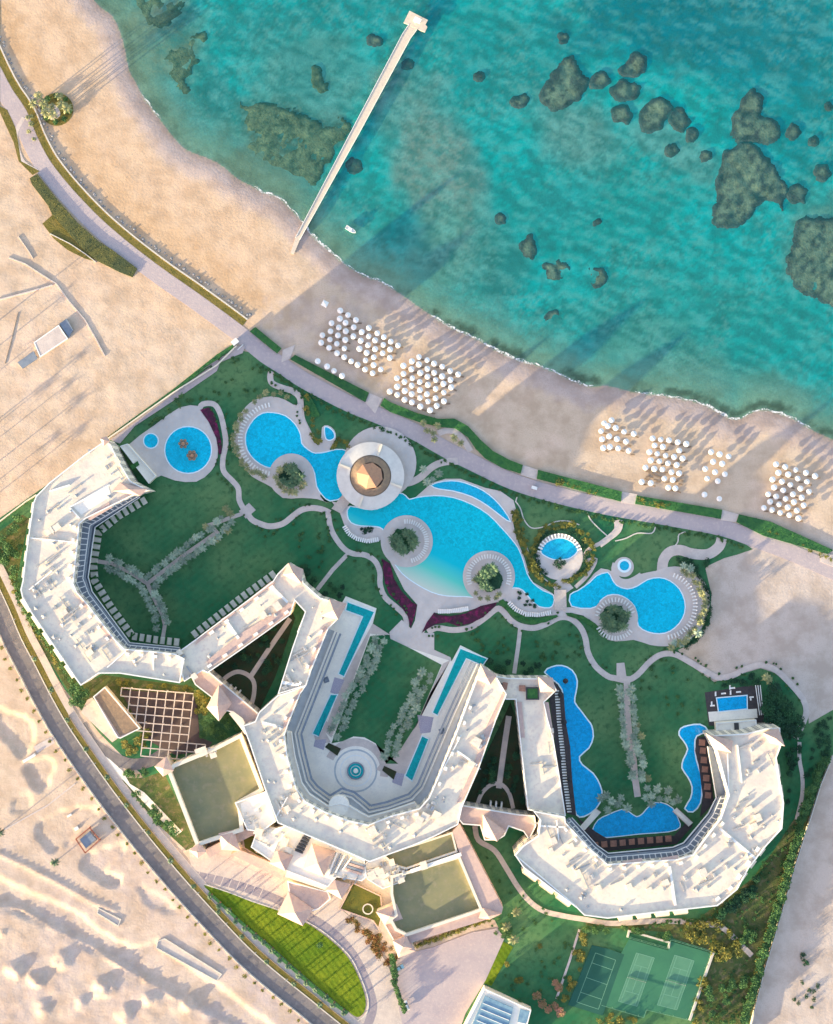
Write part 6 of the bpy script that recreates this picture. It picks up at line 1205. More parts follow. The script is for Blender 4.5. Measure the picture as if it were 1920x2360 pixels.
plants('shrub', scatter(T(34, 500,640, 560,610, 680,640, 790,640, 700,740, 600,690), 16), 'leaf_dark', 'dark shrub at the top of the eastern lagoon ring', 'dark shrubs of the lagoon ring', (1, 1.5), R=1.2, h=1.4)
plants('shrub', arc(T(34, 425, 985)[0], 108, -50, 60, 26, 3), 'leaf_dark', 'dark hedge shrub on the outer side of the eastern lagoon ring', 'outer shrubs of the lagoon ring', (1, 1.5), R=1.2, h=1.4)
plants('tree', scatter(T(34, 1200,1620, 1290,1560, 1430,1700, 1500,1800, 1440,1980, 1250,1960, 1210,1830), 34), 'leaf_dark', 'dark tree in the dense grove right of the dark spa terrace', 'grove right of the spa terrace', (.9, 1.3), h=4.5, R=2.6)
plants('shrub', scatter(T(34, 950,1560, 1150,1500, 1180,1580, 780,1640, 740,1640), 16), 'leaf_dark', 'dark shrub above the dark spa terrace', 'shrubs above the spa terrace', (1, 1.4), R=1.2, h=1.2)
plants('palm', T(34, 1200,1530, 1225,1550), 'palm_gold', 'yellow palm above the dense grove by the spa terrace', 'palms by the spa grove', (.9, 1), h=5, R=2.6)
EL_ = T(44, 1500,300, 1420,480, 1360,640, 1310,860, 1250,1050, 1200,1250, 1140,1450, 1080,1650, 1020,1850, 950,2090)
plants('tree', [(x, y) for x, y, a in along(offs(EL_, 3), 9, 3)], 'leaf', 'bushy green tree in the row along the eastern boundary wall', 'trees along the eastern boundary', (.8, 1.25), jit=4, h=4.2, R=2.0)
plants('tree', [(x, y) for x, y, a in along(T(44, 1270,950, 1210,1180, 1140,1400, 1060,1680, 990,1960), 11, 3)], 'gold', 'yellow lit tree in the second row along the eastern boundary', 'yellow trees along the eastern boundary', (.6, .95), jit=4, h=3.5, R=2.0)
plants('tree', scatter(T(44, 700,1370, 980,1180, 1100,930, 1090,1060, 1000,1230, 800,1390), 26), 'leaf_dark', 'dark tree against the curved end of the eastern block', 'trees behind the eastern block', (.6, 1), h=3.5, R=2)
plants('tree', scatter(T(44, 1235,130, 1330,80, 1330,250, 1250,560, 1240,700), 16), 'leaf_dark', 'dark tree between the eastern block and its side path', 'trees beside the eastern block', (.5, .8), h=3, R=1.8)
plants('shrub', scatter(T(44, 470,1450, 800,1400, 980,1640, 760,1690, 740,1620, 560,1540), 60), 'gold', 'yellow green bush in the sunny planting right of the tennis courts', 'bushes by the tennis courts', (1, 2), R=1.2, h=1.4)
plants('tree', T(44, 960,1520, 990,1540, 930,1550, 960,1490, 1000,1500), 'leaf', 'round green tree in the ring bed near the eastern gate', 'trees in the ring bed', (.8, 1.0), h=3.5, R=2)
plants('tree', scatter(T(44, 700,1780, 990,1790, 930,2134, 620,2134), 26), 'leaf', 'green tree in the dark corner right of the tennis fence', 'trees right of the tennis fence', (.5, 1), h=3.5, R=2)
plants('shrub', scatter(T(44, 640,1800, 700,1800, 640,2134, 580,2134), 18) + scatter(T(44, -60,2060, 240,2100, 240,2200, -100,2180), 20) + scatter(T(43, 1310,1490, 1370,1500, 1300,1800, 1240,1960, 1200,1960), 24), 'gold', 'yellow bush in the fringe round the tennis courts', 'bushes fringing the tennis courts', (1, 1.8), R=1.2, h=1.4)
plants('tree', scatter(T(43, 1320,1440, 1500,1450, 1500,1490, 1330,1480), 6) + scatter(T(44, 0,1440, 420,1500, 400,1540, 150,1480), 14), 'leaf', 'dark tree between the eastern block and the courts', 'trees above the courts', (.6, .9), h=3.2, R=2)
plants('tree', T(43, 805,1715, 880,1830, 900,1820, 1035,1590), 'gold', 'pale yellow round bush on the service lawn', 'round bushes on the service lawn', (.6, .95), h=2.6, R=2)
plants('tree', T(43, 1050,1980, 1010,1930, 1090,2020, 1140,2000, 1170,2040, 1140,1840, 1160,1870), 'rosy' if 'rosy' in M else M.setdefault('rosy', mat('rosy_bougainvillea', (0.34, 0.17, 0.12), (0.22, 0.17, 0.07), .5, .8, vary=.3)) and 'rosy', 'rosy flowering bush near the indoor pool hall', 'rosy bushes by the pool hall', (.8, 1.2), h=2.8, R=2)
plants('tree', [(x, y) for x, y, a in along(T(43, 10,1660, 30,1760, 30,1860, 70,1960, 110,2040), 9)], 'leaf', 'dark bushy tree along the left edge of the service yard', 'trees along the service yard', (.7, 1.05), jit=2, h=4.0, R=1.8)
plants('shrub', [(x, y) for x, y, a in along(T(43, 180,1590, 300,1550, 450,1490, 560,1440, 700,1410), 5)], 'gold', 'yellow bush in the row below the right green roofed hall', 'bushes below the right hall', (.9, 1.3), jit=2, R=1.2, h=1.2)
plants('shrub', scatter(T(42, 1010,1370, 1100,1400, 1220,1490, 1340,1540, 1400,1680, 1290,1720, 1200,1570), 34), 'rust_l' if 'rust_l' in M else M.setdefault('rust_l', mat('rust_red_shrub_leaves', (0.20, 0.075, 0.025), (0.10, 0.10, 0.03), .5, .8, vary=.3)) and 'rust_l', 'rust red shrub in the bed curving below the garden court', 'rust red shrubs by the garden court', (1, 1.7), R=1.2, h=1.3)
plants('shrub', scatter(T(43, 640,1890, 1000,2020, 970,2050, 650,1920), 10) + scatter(T(43, 740,1400, 860,1500, 800,1560, 740,1440), 12), 'leaf', 'green bush beside the indoor pool hall and service yard', 'bushes by the pool hall', (.9, 1.5), R=1.2, h=1.3)
plants('shrub', [(x, y) for x, y, a in along(offs(RS, -31 * sgn), 27)] , 'gold', 'small bush in the row on the desert side of the road', 'roadside bushes', (.6, 1.2), jit=3, R=1.1, h=1.1)
plants('shrub', scatter(T(33, 1010,900, 1080,915, 1180,1035, 1090,1030, 1030,980), 10) + scatter(T(32, 1270,400, 1440,400, 1400,450, 1310,450), 8), 'leaf_dark', 'dark shrub in a leaf shaped bed at the edge of the main pool', 'shrubs in the leaf shaped beds', (.7, 1.0), R=1.1, h=.9)
plants('shrub', scatter(T(34, 1560,1920, 1700,1830, 1736,1900, 1600,2000), 6) + scatter(T(44, 1400,120, 1540,60, 1540,260, 1480,400, 1400,600, 1370,500), 26), 'leaf_dark', 'dark shrub in the shaded triangle inside the eastern boundary', 'shrubs in the eastern triangle', (.8, 1.4), R=1.3, h=1.0)
plants('shrub', T(21, 1410,1290, 1460,1260, 1500,1300, 1440,1330, 1540,1290, 1350,1380, 1300,1430, 1260,1450, 1220,1480), 'leaf', 'dark shrub behind the mushroom pool along the boundary path', 'shrubs behind the mushroom pool', (1, 1.5), R=1.2, h=1.5)
for ln_, st_ in ((T(22, 30,1375, 60,1325, 150,1325, 200,1400, 230,1520, 245,1640, 222,1760, 228,1860, 300,1940, 345,2000), 7), (T(32, 410,270, 520,372, 700,372, 850,262, 1010,255), 8), (T(32, 1062,270, 1120,480, 1260,610, 1440,672, 1480,860, 1680,1110), 7), (T(33, 300,1240, 500,1222, 760,1122, 900,1072, 1040,1190, 1350,1122, 1520,1200, 1580,1400, 1736,1590), 8), (T(34, 230,1520, 420,1362, 640,1425, 850,1540, 1070,1470, 1290,1480, 1500,1700), 8), (T(22, 600,1110, 780,1220, 845,1340, 870,1480), 6)):
    for sd_ in (-11, 11): plants('shrub', [(x, y) for x, y, a in along(offs(cr(ln_, 3, False), sd_), st_, RS_.uniform(0, 5)) if RS_.random() < .35], 'leaf', 'low dark shrub lining a winding garden path', 'shrubs lining the garden paths', (.35, .7), jit=3, R=1.1, h=.8)
plants('shrub', [(x, y) for x, y, a in along(prom_part(600, 1720, -26, -26)[:len([p for p in PROMS if 600 <= p[0] <= 1720])], 6)], 'leaf', 'low dark shrub in the border along the garden side of the promenade', 'shrubs along the promenade border', (.4, .9), jit=5, R=1.1, h=.8)
plants('shrub', [(x, y) for x, y, a in along(T(44, 300,1445, 640,1400, 820,1360, 980,1220, 1100,1000), 5)] + scatter(T(43, 640,900, 1150,1400, 1290,1460, 1250,1800, 1150,2000, 800,1900, 700,1450), 40) + scatter(T(44, 480,1460, 980,1200, 1150,950, 1290,740, 1340,760, 1080,1700, 960,2130, 640,2130, 740,1640), 140), 'leaf', 'low green shrub in the sunlit garden round the eastern block', 'shrubs in the sunlit east garden', (.4, .95), jit=4, R=1.2, h=1.0)
plants('shrub', T(44, 1340,1660, 1355,1690, 1370,1720, 1350,1850, 1400,1900, 1430,1910, 1380,1950, 1330,1990, 1420,2010, 1440,1970, 1290,1960, 1460,1880), 'leaf_dark', 'dark desert shrub on the grey sand beyond the eastern wall', 'desert shrubs east of the wall', (.8, 1.3), jit=4, R=1.2, h=.9)
# the 290 largest shrubs stand alone, the rest form one mass of ground planting
SHR.sort(key=lambda q: -q[0]); rest = {}
for q in SHR[:290]:
    kk_ = dict(q[7]); s_ = q[0] / kk_.get('R', 1); place(base('shrub', q[8], q[3], **kk_), (*P((q[1], q[2])), q[6]), q[9], s_, q[4], q[5])
b = MB(); mlist = []
for q in SHR[290:]:
    kk_ = dict(q[7]); R_ = q[0]; x, y = P((q[1], q[2])); rs = random.Random(int(q[1] * 7 + q[2])); n0 = len(b.f)
    if q[3] not in mlist: mlist.append(q[3])
    for j in range(4): a = rs.uniform(0, 6.28); u = R_ * rs.uniform(.5, .75); leafcloud(b, (x + R_ * .4 * math.cos(a), y + R_ * .4 * math.sin(a), kk_.get('h', 1) * .5), (u, u, kk_.get('h', 1) * .5), 22, .24, rs, .2)
    b.m[n0:] = [mlist.index(q[3])] * (len(b.f) - n0)
if b.f: tag(b.build('shrub_planting', [M[x] for x in mlist]), 'small low shrubs and ground planting filling the beds between paths and walls', 'shrubbery', None, 'stuff')
hedge_later = 1
# hedge strips along the beach: one clipped hedge each
def hedge(label, poly, h=.9, m='hedge', name='hedge', cat='hedge', dens=1.1, leaf=.3, grp=None):
    w_ = ccw(PP(poly)); b = MB(); b.prism(w_, -.1, h - .12); rs = random.Random(len(label)); n = int(abs(area(w_)) * dens)
    for x, y in scatter(w_, n, rs):
        z = h - .12 + rs.uniform(0, .22); a = rs.uniform(0, 6.28); s_ = leaf * rs.uniform(.6, 1.5); t_ = rs.uniform(-.25, .25)
        b.add([(x - s_ * math.cos(a), y - s_ * math.sin(a), z - t_), (x + s_ * .5 * math.sin(a), y - s_ * .5 * math.cos(a), z), (x + s_ * math.cos(a), y + s_ * math.sin(a), z + t_), (x - s_ * .5 * math.sin(a), y + s_ * .5 * math.cos(a), z + .05)], [[0, 1, 2, 3]])
    return tag(b.build(name, M[m]), label, cat, grp)
hedge('dark green hedge strip where the promenade enters the resort', [(576, 764), (589, 754), (649, 803), (639, 815)])
hedge('long straight dark hedge strip below the western parasols', [(669, 828), (680, 818), (850, 905), (842, 927)])
hedge('S shaped dark hedge band bending round the promenade lay by', T(23, -50,1275, 0,1310, 200,1392, 380,1442, 510,1440, 620,1500, 720,1610, 820,1700, 950,1770, 1058,1812, 1040,1880, 900,1838, 760,1760, 680,1680, 620,1590, 520,1520, 400,1508, 240,1472, 0,1388, -80,1335))
hedge('dark hedge strip with yellow bushes below the open beach', [(1240, 1083), (1433, 1133), (1430, 1156), (1237, 1103)])
hedge('hedge strip between two beach approaches, yellow at its left end', T(34, 225,140, 880,250, 870,320, 212,205)); hedge('easternmost hedge strip curving with the promenade', T(34, 1012,285, 1250,340, 1736,560, 1690,590, 1200,450, 992,345))
hedge('thin olive hedge along the north west boundary wall', T(21, 845,1600, 1370,1220, 1736,930) + T(22, 300,850, 320,880, 0,1080) + T(21, 1700,1010, 1390,1235), 1.2)
hedge('purple leaved bed curving along the sandy side of the main pool', T(32, 1490,650, 1560,690, 1590,810, 1650,910, 1736,1000, 1775,1020, 1760,1090, 1725,1205, 1700,1110, 1630,1010, 1550,930, 1515,830), .5, 'redbed', 'flower_bed', 'flower bed')
hedge('magenta flowering bed below the main pool plaza', T(33, 250,1245, 290,1160, 350,1080, 380,1100, 480,1110, 600,1090, 720,1030, 850,1000, 840,1030, 740,1120, 640,1170, 540,1190, 450,1160, 360,1175, 300,1210), .5, 'redbed', 'flower_bed', 'flower bed')
hedge('dark purple bed between the mushroom pool and the winding path', T(22, 40,1370, 110,1350, 150,1400, 190,1530, 212,1650, 210,1720, 190,1730, 170,1600, 110,1470), .5, 'redbed', 'flower_bed', 'flower bed')
hedge('green hedge curving below the lounger arc of the main pool', T(33, 862,990, 900,975, 960,1030, 1040,1100, 1150,1130, 1330,1100, 1340,1115, 1240,1160, 1120,1175, 1020,1140, 940,1070), .6)
hedge('green hedge curving below the eastern lagoon deck', T(33, 1400,1085, 1440,1085, 1560,1120, 1640,1170, 1736,1270, 1730,1300, 1640,1230, 1540,1150, 1420,1110) + [], .6)
hedge('dark hedge along the boundary of the mushroom pool path', T(22, 860,1260, 920,1260, 960,1330, 1000,1420, 940,1430, 890,1350), .8)
hedge('curved dark hedge strip edging the roadside lawn along the sidewalk', T(42, 100,1215, 300,1400, 500,1575, 700,1755, 900,1925, 1060,2050, 1050,2065, 880,1950, 690,1775, 490,1595, 290,1418, 90,1228), .7)
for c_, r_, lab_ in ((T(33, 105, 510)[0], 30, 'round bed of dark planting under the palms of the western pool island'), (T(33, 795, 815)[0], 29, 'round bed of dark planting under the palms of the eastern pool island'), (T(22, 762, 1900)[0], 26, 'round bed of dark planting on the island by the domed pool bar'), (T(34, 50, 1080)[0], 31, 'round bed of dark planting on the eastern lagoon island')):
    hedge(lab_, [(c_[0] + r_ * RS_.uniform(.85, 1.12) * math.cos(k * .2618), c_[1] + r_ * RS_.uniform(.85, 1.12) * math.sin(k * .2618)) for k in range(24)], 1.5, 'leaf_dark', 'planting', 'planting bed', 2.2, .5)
# ------------------------------------------------------------------ beach furniture
def make_parasol(label, group, R=1.28, hh=2.3):
    r = thing('beach_parasol', label, 'parasol', (0, 0, 0), group); n = 10; b = MB()
    ro = [(R * math.cos(2 * math.pi * k / n), R * math.sin(2 * math.pi * k / n)) for k in range(n)]
    v = [(x, y, hh - .42) for x, y in ro] + [(x * .12, y * .12, hh) for x, y in ro] + [(x * 1.0, y * 1.0, hh - .56) for x, y in ro]
    b.add(v, [[k, (k + 1) % n, n + (k + 1) % n, n + k] for k in range(n)] + [[2 * n + k, 2 * n + (k + 1) % n, (k + 1) % n, k] for k in range(n)] + [list(range(n, 2 * n))]); b.build('canopy', M['parasol'], r)
    b = MB(); b.cyl((0, 0), .05, .05, -.2, hh + .14, 6); b.build('pole', M['wood'], r); return r
PR = make_parasol('white round parasol in the big western parasol field on the beach', 'western beach parasols')
def parasols(pts, label, group, z=0.0):
    for p in pts: place(PR, (*P(p, 2.2), z), RS_.uniform(0, 6.28), RS_.uniform(.93, 1.07), label, group)
C1 = T(22, 1160,575, 1222,610, 1285,650, 1157,640, 1202,672, 1268,708, 1090,675, 1148,710, 1204,740, 1332,745, 1390,712, 1458,755, 1510,785, 1565,822, 1623,853, 1082,740, 1141,773, 1265,780, 1388,780, 1440,812, 1505,848, 1560,885, 1017,772, 1077,806, 1200,810, 1325,815, 1383,850, 1440,882, 1500,915, 1558,952, 1007,832, 1132,840, 1193,877, 1315,880, 1372,912, 1430,947, 1070,873, 1134,916, 1192,947, 1248,980, 1300,1008, 1362,973, 1360,1045, 1428,1010, 1485,1045, 1420,1075)
parasols(C1, 'white round parasol in the big western parasol field on the beach', 'western beach parasols')
parasols(T(22, 980,980, 1055,1022, 1110,1057, 1175,1097), 'white parasol in the loose line of four beside the straight hedge', 'four parasols by the hedge')
C2 = T(23, 228,945, 293,970, 350,998, 415,1022, 478,1057, 543,1085, 172,980, 228,1005, 295,1040, 105,1015, 168,1043, 240,1073, 350,1072, 415,1100, 481,1128, 105,1080, 175,1115, 297,1103, 362,1130, 425,1160, 487,1188, 53,1115, 112,1145, 235,1145, 170,1175, 300,1168, 55,1183, 362,1200, 428,1230, 115,1217, 237,1210, -5,1222, 55,1248, 170,1242, 293,1243, 237,1273, 362,1275, 428,1300, 113,1287, 172,1308, 300,1302, 370,1337, 240,1342, 318,1372)
parasols(C2, 'white round parasol in the diamond shaped second parasol field, right of the sunlit gold sand', 'second field of beach parasols')
C3 = T(24, 5,1440, 65,1455, 130,1485, 205,1500, 15,1520, 75,1540, 145,1560, 20,1600, 85,1612, 165,1630) + [(1393, 975), (1410, 968), (1386, 993), (1388, 1012), (1391, 1032)]
parasols(C3, 'white parasol in the small field left of the eastern parasol fields', 'small eastern parasol field')
C4 = T(24, 350,1535, 412,1545, 475,1550, 543,1565, 608,1578, 365,1590, 428,1600, 555,1630, 325,1640, 385,1655, 450,1668, 515,1678, 580,1690, 335,1705, 402,1712, 468,1728, 535,1740, 295,1760, 362,1770, 425,1775, 495,1795, 553,1805, 440,1845, 505,1855, 265,1870, 335,1880, 470,1915, 525,1920)
parasols(C4, 'white parasol in the tall eastern field with brown sunbeds at its foot', 'tall eastern parasol field')
C5 = T(24, 800,1640, 865,1658, 935,1675, 815,1715, 885,1730, 755,1770, 830,1795, 905,1812, 770,1845, 850,1865)
parasols(C5, 'white parasol in the sparse field between the two dense eastern fields', 'sparse eastern parasol field')
parasols(T(34, 748,133, 862,165), 'white parasol of the stray pair below the sparse field', 'stray parasol pair')
C6 = T(24, 1300,1735, 1370,1755, 1450,1778, 1530,1800, 1600,1825, 1318,1800, 1393,1813, 1467,1845, 1538,1870, 1272,1852, 1345,1868, 1410,1893, 1487,1922, 1553,1945, 1285,1913) + T(34, 1355,100, 1430,130, 1497,155, 1240,130, 1300,148, 1373,165, 1437,190, 1512,215, 1252,188, 1322,208, 1390,230, 1460,255, 1205,235, 1268,250, 1332,272, 1402,290, 1472,315)
parasols(C6, 'white round parasol in the dense field nearest the right edge of the photo', 'easternmost parasol field')
BB = thing('beach_bed', 'x', 'sunbed', (0, 0, 0)); b = MB(); b.box((0, 0), (1.9, .65, .12), 0, .2); [b.box((x, y), (.08, .08, .2), 0, 0) for x in (-.8, .8) for y in (-.25, .25)]; b.build('bed', M['wood'], BB); b = MB(); b.box((.1, 0), (1.5, .55, .06), 0, .321); b.build('cushion', M['thatch'], BB)
for pts_, nm_ in ((C1, 'the big western parasol field'), (C2, 'the second parasol field'), (C3, 'the small eastern parasol field'), (C4, 'the tall eastern parasol field'), (C6, 'the easternmost parasol field')):
    for p in pts_:
        x, y = P(p, 2.2); place(BB, (x + RS_.uniform(1.3, 1.9), y - RS_.uniform(.8, 1.7), 0), RS_.uniform(-.5, .3), 1, 'brown wooden sunbed between the parasols of ' + nm_, 'brown sunbeds of ' + nm_)
for (x, y) in T(24, 310,1790, 330,1800, 350,1815, 375,1825, 400,1835, 310,1830, 340,1840, 370,1855, 390,1870, 300,1850, 280,1890, 530,1870, 560,1890, 570,1860): place(BB, (*P((x, y)), 0), RS_.uniform(-.6, .6), 1, 'brown wooden sunbed standing in the open at the foot of the tall eastern field', 'brown sunbeds in the open')
kx, ky = P(T(22, 1040, 527)[0]); kk = thing('beach_kiosk', 'white square canopied lifeguard hut alone above the western parasols', 'kiosk', (kx, ky, 0))
q = MB(); q.cone([(kx + 1.9 * math.cos(a), ky + 1.9 * math.sin(a)) for a in (.3, 1.87, 3.44, 5.01)], 2.5, (kx, ky, 3.3)); q.build('canopy', M['white'], kk)
for a in (.3, 1.87, 3.44, 5.01): q = MB(); q.cyl((kx + 1.7 * math.cos(a), ky + 1.7 * math.sin(a)), .07, .07, 0, 2.55, 6); q.build('post', M['wood'], kk)
# sun loungers
def make_lounger():
    r = thing('sun_lounger', 'x', 'sun lounger', (0, 0, 0)); b = MB(); b.box((-.25, 0), (1.4, .66, .09), 0, .28); [b.box((x, y), (.07, .07, .28), 0, 0) for x in (-.85, .4) for y in (-.27, .27)]; b.build('bed', M['white'], r)
    b = MB(); b.add([(.46, -.33, .37), (.46, .33, .37), (1.0, .33, .72), (1.0, -.33, .72), (.46, -.33, .30), (.46, .33, .30), (1.0, .33, .65), (1.0, -.33, .65)], [[0, 3, 2, 1][::-1], [4, 5, 6, 7][::-1], [0, 1, 5, 4], [2, 3, 7, 6], [1, 2, 6, 5], [3, 0, 4, 7]]); b.build('backrest', M['white'], r); return r
LG = make_lounger(); LN = [0]
def loungers(pts, label, group, z=.1):
    for (x, y, a) in pts: place(LG, (*P((x, y)), z), a, RS_.uniform(.95, 1.05), label, group); LN[0] += 1
def arcl(c, r, a0, a1, n, off=0):
    return [(c[0] + r * math.cos(math.radians(a0 + (a1 - a0) * i / max(1, n - 1))), c[1] + r * math.sin(math.radians(a0 + (a1 - a0) * i / max(1, n - 1))), -math.radians(a0 + (a1 - a0) * i / max(1, n - 1)) + off) for i in range(n)]
i1, i2, i3 = T(33, 130, 512)[0], T(33, 787, 795)[0], T(34, 60, 1085)[0]
loungers(arcl(i1, 46, -95, 75, 26), 'white sun lounger on the sunny rim of the western main pool island', 'loungers on the western island', .26 + LAY[0] * .7)
loungers(arcl(i2, 47, -200, 20, 30), 'white sun lounger ringing the eastern main pool island', 'loungers on the eastern island', .26 + LAY[0] * .7)
loungers(arcl(i3, 43, 190, 340, 16) + arcl(i3, 45, 40, 150, 14), 'white sun lounger on the island of the eastern lagoon', 'loungers on the lagoon island', .26 + LAY[0] * .7)
loungers(arcl(T(34, 425, 985)[0], 74, -70, 80, 26), 'white sun lounger on the deck round the bulb of the eastern lagoon', 'loungers round the eastern lagoon', .5)
loungers(arcl(T(22, 640, 1605)[0], 80, 100, 260, 30), 'white sun lounger on the deck round the western lagoon pool', 'loungers round the western lagoon', .4)
loungers([(x, y, -a + 1.57) for x, y, a in along(T(33, 950,1005, 1000,1055, 1080,1095, 1190,1100, 1280,1080), 5.2)], 'white sun lounger in the arc above the curved green hedge', 'loungers above the curved hedge', .4)
loungers([(x, y, -a + 1.57) for x, y, a in along(T(33, 385,1072, 480,1070, 620,1050), 4.2)], 'white sun lounger in the straight row above the magenta bed', 'loungers above the magenta bed', .4)
loungers([(x, y, -a + 1.57) for x, y, a in along(T(32, 1195,395, 1230,450, 1290,490, 1380,512, 1470,495), 5)], 'white sun lounger in the arc at the western lobe of the main pool', 'loungers at the western lobe', .4)
loungers(arcl(T(33, 1352, 635)[0], 48, -165, -20, 17) , 'white sun lounger behind the fan shaped spa pool', 'loungers at the spa', .4)
loungers([(x, y, .1 if k % 2 else 1.6) for k, (x, y) in enumerate(T(34, 830,1665, 890,1662, 945,1655, 1005,1650, 1100,1700, 1105,1690, 800,1740, 805,1755, 940,1615, 960,1620))], 'white sunbed on the dark spa terrace decking', 'sunbeds on the spa terrace', .3)
# cabanas round the right courtyard pools
def make_cabana():
    r = thing('cabana', 'x', 'cabana', (0, 0, 0)); b = MB(); b.prism([(-1.35, -1.35), (1.35, -1.35), (1.35, 1.35), (-1.35, 1.35)], 2.3, 2.42, bottom=True); [b.box((0, y), (2.75, .14, .1), 0, 2.42) for y in (-1, -.5, 0, .5, 1)]; b.build('roof', M['cabana'], r)
    for x in (-1.2, 1.2):
        for y in (-1.2, 1.2): q = MB(); q.box((x, y), (.12, .12, 2.3), 0, 0); q.build('post', M['darkwood'], r)
    return r
CB = make_cabana()
def cabanas(pts, a, label, group):
    for p in pts: place(CB, (*P(p, 2.4), .1), a, RS_.uniform(.95, 1.05), label, group)
cabanas([(1372 + 21.5 * k * .98, 1948 - 1.9 * k) for k in range(0, 9)], .08, 'red brown cabana in the row below the wing shaped pool', 'cabanas below the wing shaped pool')
cabanas(T(44, 655,185, 662,240, 668,305, 675,370, 684,430, 692,490, 697,550), -.08, 'red brown cabana in the column beside the slim right hand lagoon', 'cabanas beside the slim lagoon')
struct(sheet('wooden_deck', T(44, 620,150, 690,140, 735,590, 700,640, 640,700, 660,560, 630,330, 605,240), M['darkwood'], 0, .02)); struct(sheet('wooden_deck', T(43, 1290,700, 1420,800) + T(44, 0,850, 460,830, 560,720, 590,760, 480,885, 0,935) + T(43, 1400,880), M['darkwood'], 0, .02))
struct(sheet('wooden_deck', [(1262, 1580), (1280, 1572), (1299, 1600), (1304, 1665), (1314, 1720), (1318, 1790), (1328, 1880), (1300, 1872), (1288, 1780), (1275, 1680)], M['darkwood'], 0, .02))
M['black_canvas'] = mat('black_parasol_canvas', (0.035, 0.035, 0.04), (0.05, 0.05, 0.05), .8, .9)
PB = thing('garden_parasol', 'x', 'parasol', (0, 0, 0)); b = MB(); b.cone([(1.25 * math.cos(k * .785), 1.25 * math.sin(k * .785)) for k in range(8)], 2.1, (0, 0, 2.6)); b.build('canopy', M['black_canvas'], PB); b = MB(); b.cyl((0, 0), .05, .05, 0, 2.15, 6); b.build('pole', M['metal'], PB)
for p in T(33, 1400,1630, 1360,1740, 1390,1960) + T(43, 1200,40, 1240,440, 1170,290): place(PB, (*P(p, 2.2), .3), 0, 1, 'black octagonal parasol standing beside the long wavy lagoon', 'black parasols by the wavy lagoon')
loungers([(x, y, .05) for x, y, a in along([(1283, 1592), (1288, 1660), (1296, 1730), (1302, 1800), (1312, 1870)], 6.5)], 'white sun lounger in the column on the dark deck of the wavy lagoon', 'loungers on the dark deck', .3)
# garden patios under the west block terrace
PT = thing('garden_patio', 'x', 'patio', (0, 0, 0)); b = MB(); b.box((0, 0), (2.6, 3.2, .12), 0, 0); b.build('slab', M['court'], PT)
for s_ in (-1, 1): b = MB(); b.box((s_ * 1.65, 0), (.6, 3.4, 1.1), 0, 0); b.build('hedge', M['hedge'], PT)
for p_, lab, g_ in ((T(31, 1150,190, 950,310, 790,440, 765,600, 750,700, 760,830, 890,1040, 1060,1270, 1250,1300, 1430,1320), 'small paved ground floor patio between hedges inside the west block', 'patios of the west block'), (T(32, 0,1250, 180,1110, 400,940, 620,780), 'small paved ground floor patio along the lawn side of the diagonal wing', 'patios of the diagonal wing')):
    for (x, y, a) in along(p_, 16): place(PT, (*P((x, y)), .1), -a, 1, lab, g_)
# ------------------------------------------------------------------ roof plant
def make_unit():
    r = thing('rooftop_unit', 'x', 'air conditioner', (0, 0, 0)); b = MB(); b.box((0, 0), (1.9, 1.2, .75), 0, .15); [b.box((x, y), (.12, .12, .15), 0, 0) for x in (-.8, .8) for y in (-.45, .45)]; b.build('casing', M['metal_light'], r); b = MB(); b.cyl((-.4, 0), .42, .42, .9, .96, 12); b.cyl((.5, 0), .42, .42, .9, .96, 12); b.build('fan_grille', M['metal'], r); return r
def make_hut():
    r = thing('roof_housing', 'x', 'roof housing', (0, 0, 0)); b = MB(); b.box((0, 0), (3.0, 2.4, 1.5), 0, 0); b.build('housing', M['cream'], r); b = MB(); b.box((0, 0), (3.3, 2.7, .18), 0, 1.5); b.build('lid', M['roof'], r); b = MB(); b.box((1.56, 0), (.06, .9, 1.2), 0, .1); b.build('door', M['metal'], r); return r
def make_pipe():
    r = thing('roof_duct', 'x', 'duct', (0, 0, 0)); b = MB(); b.box((0, 0), (6.0, .5, .45), 0, .25); b.build('duct', M['metal'], r); b = MB(); [b.box((x, 0), (.2, .7, .25), 0, 0) for x in (-2.5, 0, 2.5)]; b.build('support', M['cream'], r); return r
def make_solar():
    r = thing('solar_heater', 'x', 'solar heater', (0, 0, 0)); b = MB(); b.add([(-1, -.9, .2), (1, -.9, .2), (1, .7, 1.0), (-1, .7, 1.0)], [[0, 1, 2, 3]]); b.build('panel', M['pane'], r); b = MB(); b.box((0, .95), (2.2, .5, .5), 0, 1.0); [b.box((x, .95), (.1, .1, 1), 0, 0) for x in (-.9, .9)]; b.build('tank', M['white'], r); return r
M['metal_light'] = mat('light_grey_casing', (.5, .49, .47), (.4, .4, .4), 1, .6, 0, None, .25, vary=.3)
UN, HU, PI_ = make_unit(), make_hut(), make_pipe(); SO = None
def roofkit(pts, ang, where, z=HB, mix=(UN, UN, HU, PI_)):
    for p in pts:
        o = RS_.choice(mix); nm = {UN: 'grey fan topped air conditioner', HU: 'cream roof housing', PI_: 'long metal duct', SO: 'dark tilted solar heater'}[o]
        place(o, (*P(p, z), z + LAY[0] * .2 + .01), ang + RS_.choice((0, 1.57)), RS_.uniform(.75, 1.15), '%s on the roof of %s' % (nm, where), '%s plant' % where + (' housings' if o is HU else ' ducts' if o is PI_ else ' heaters' if o is SO else ' units'))
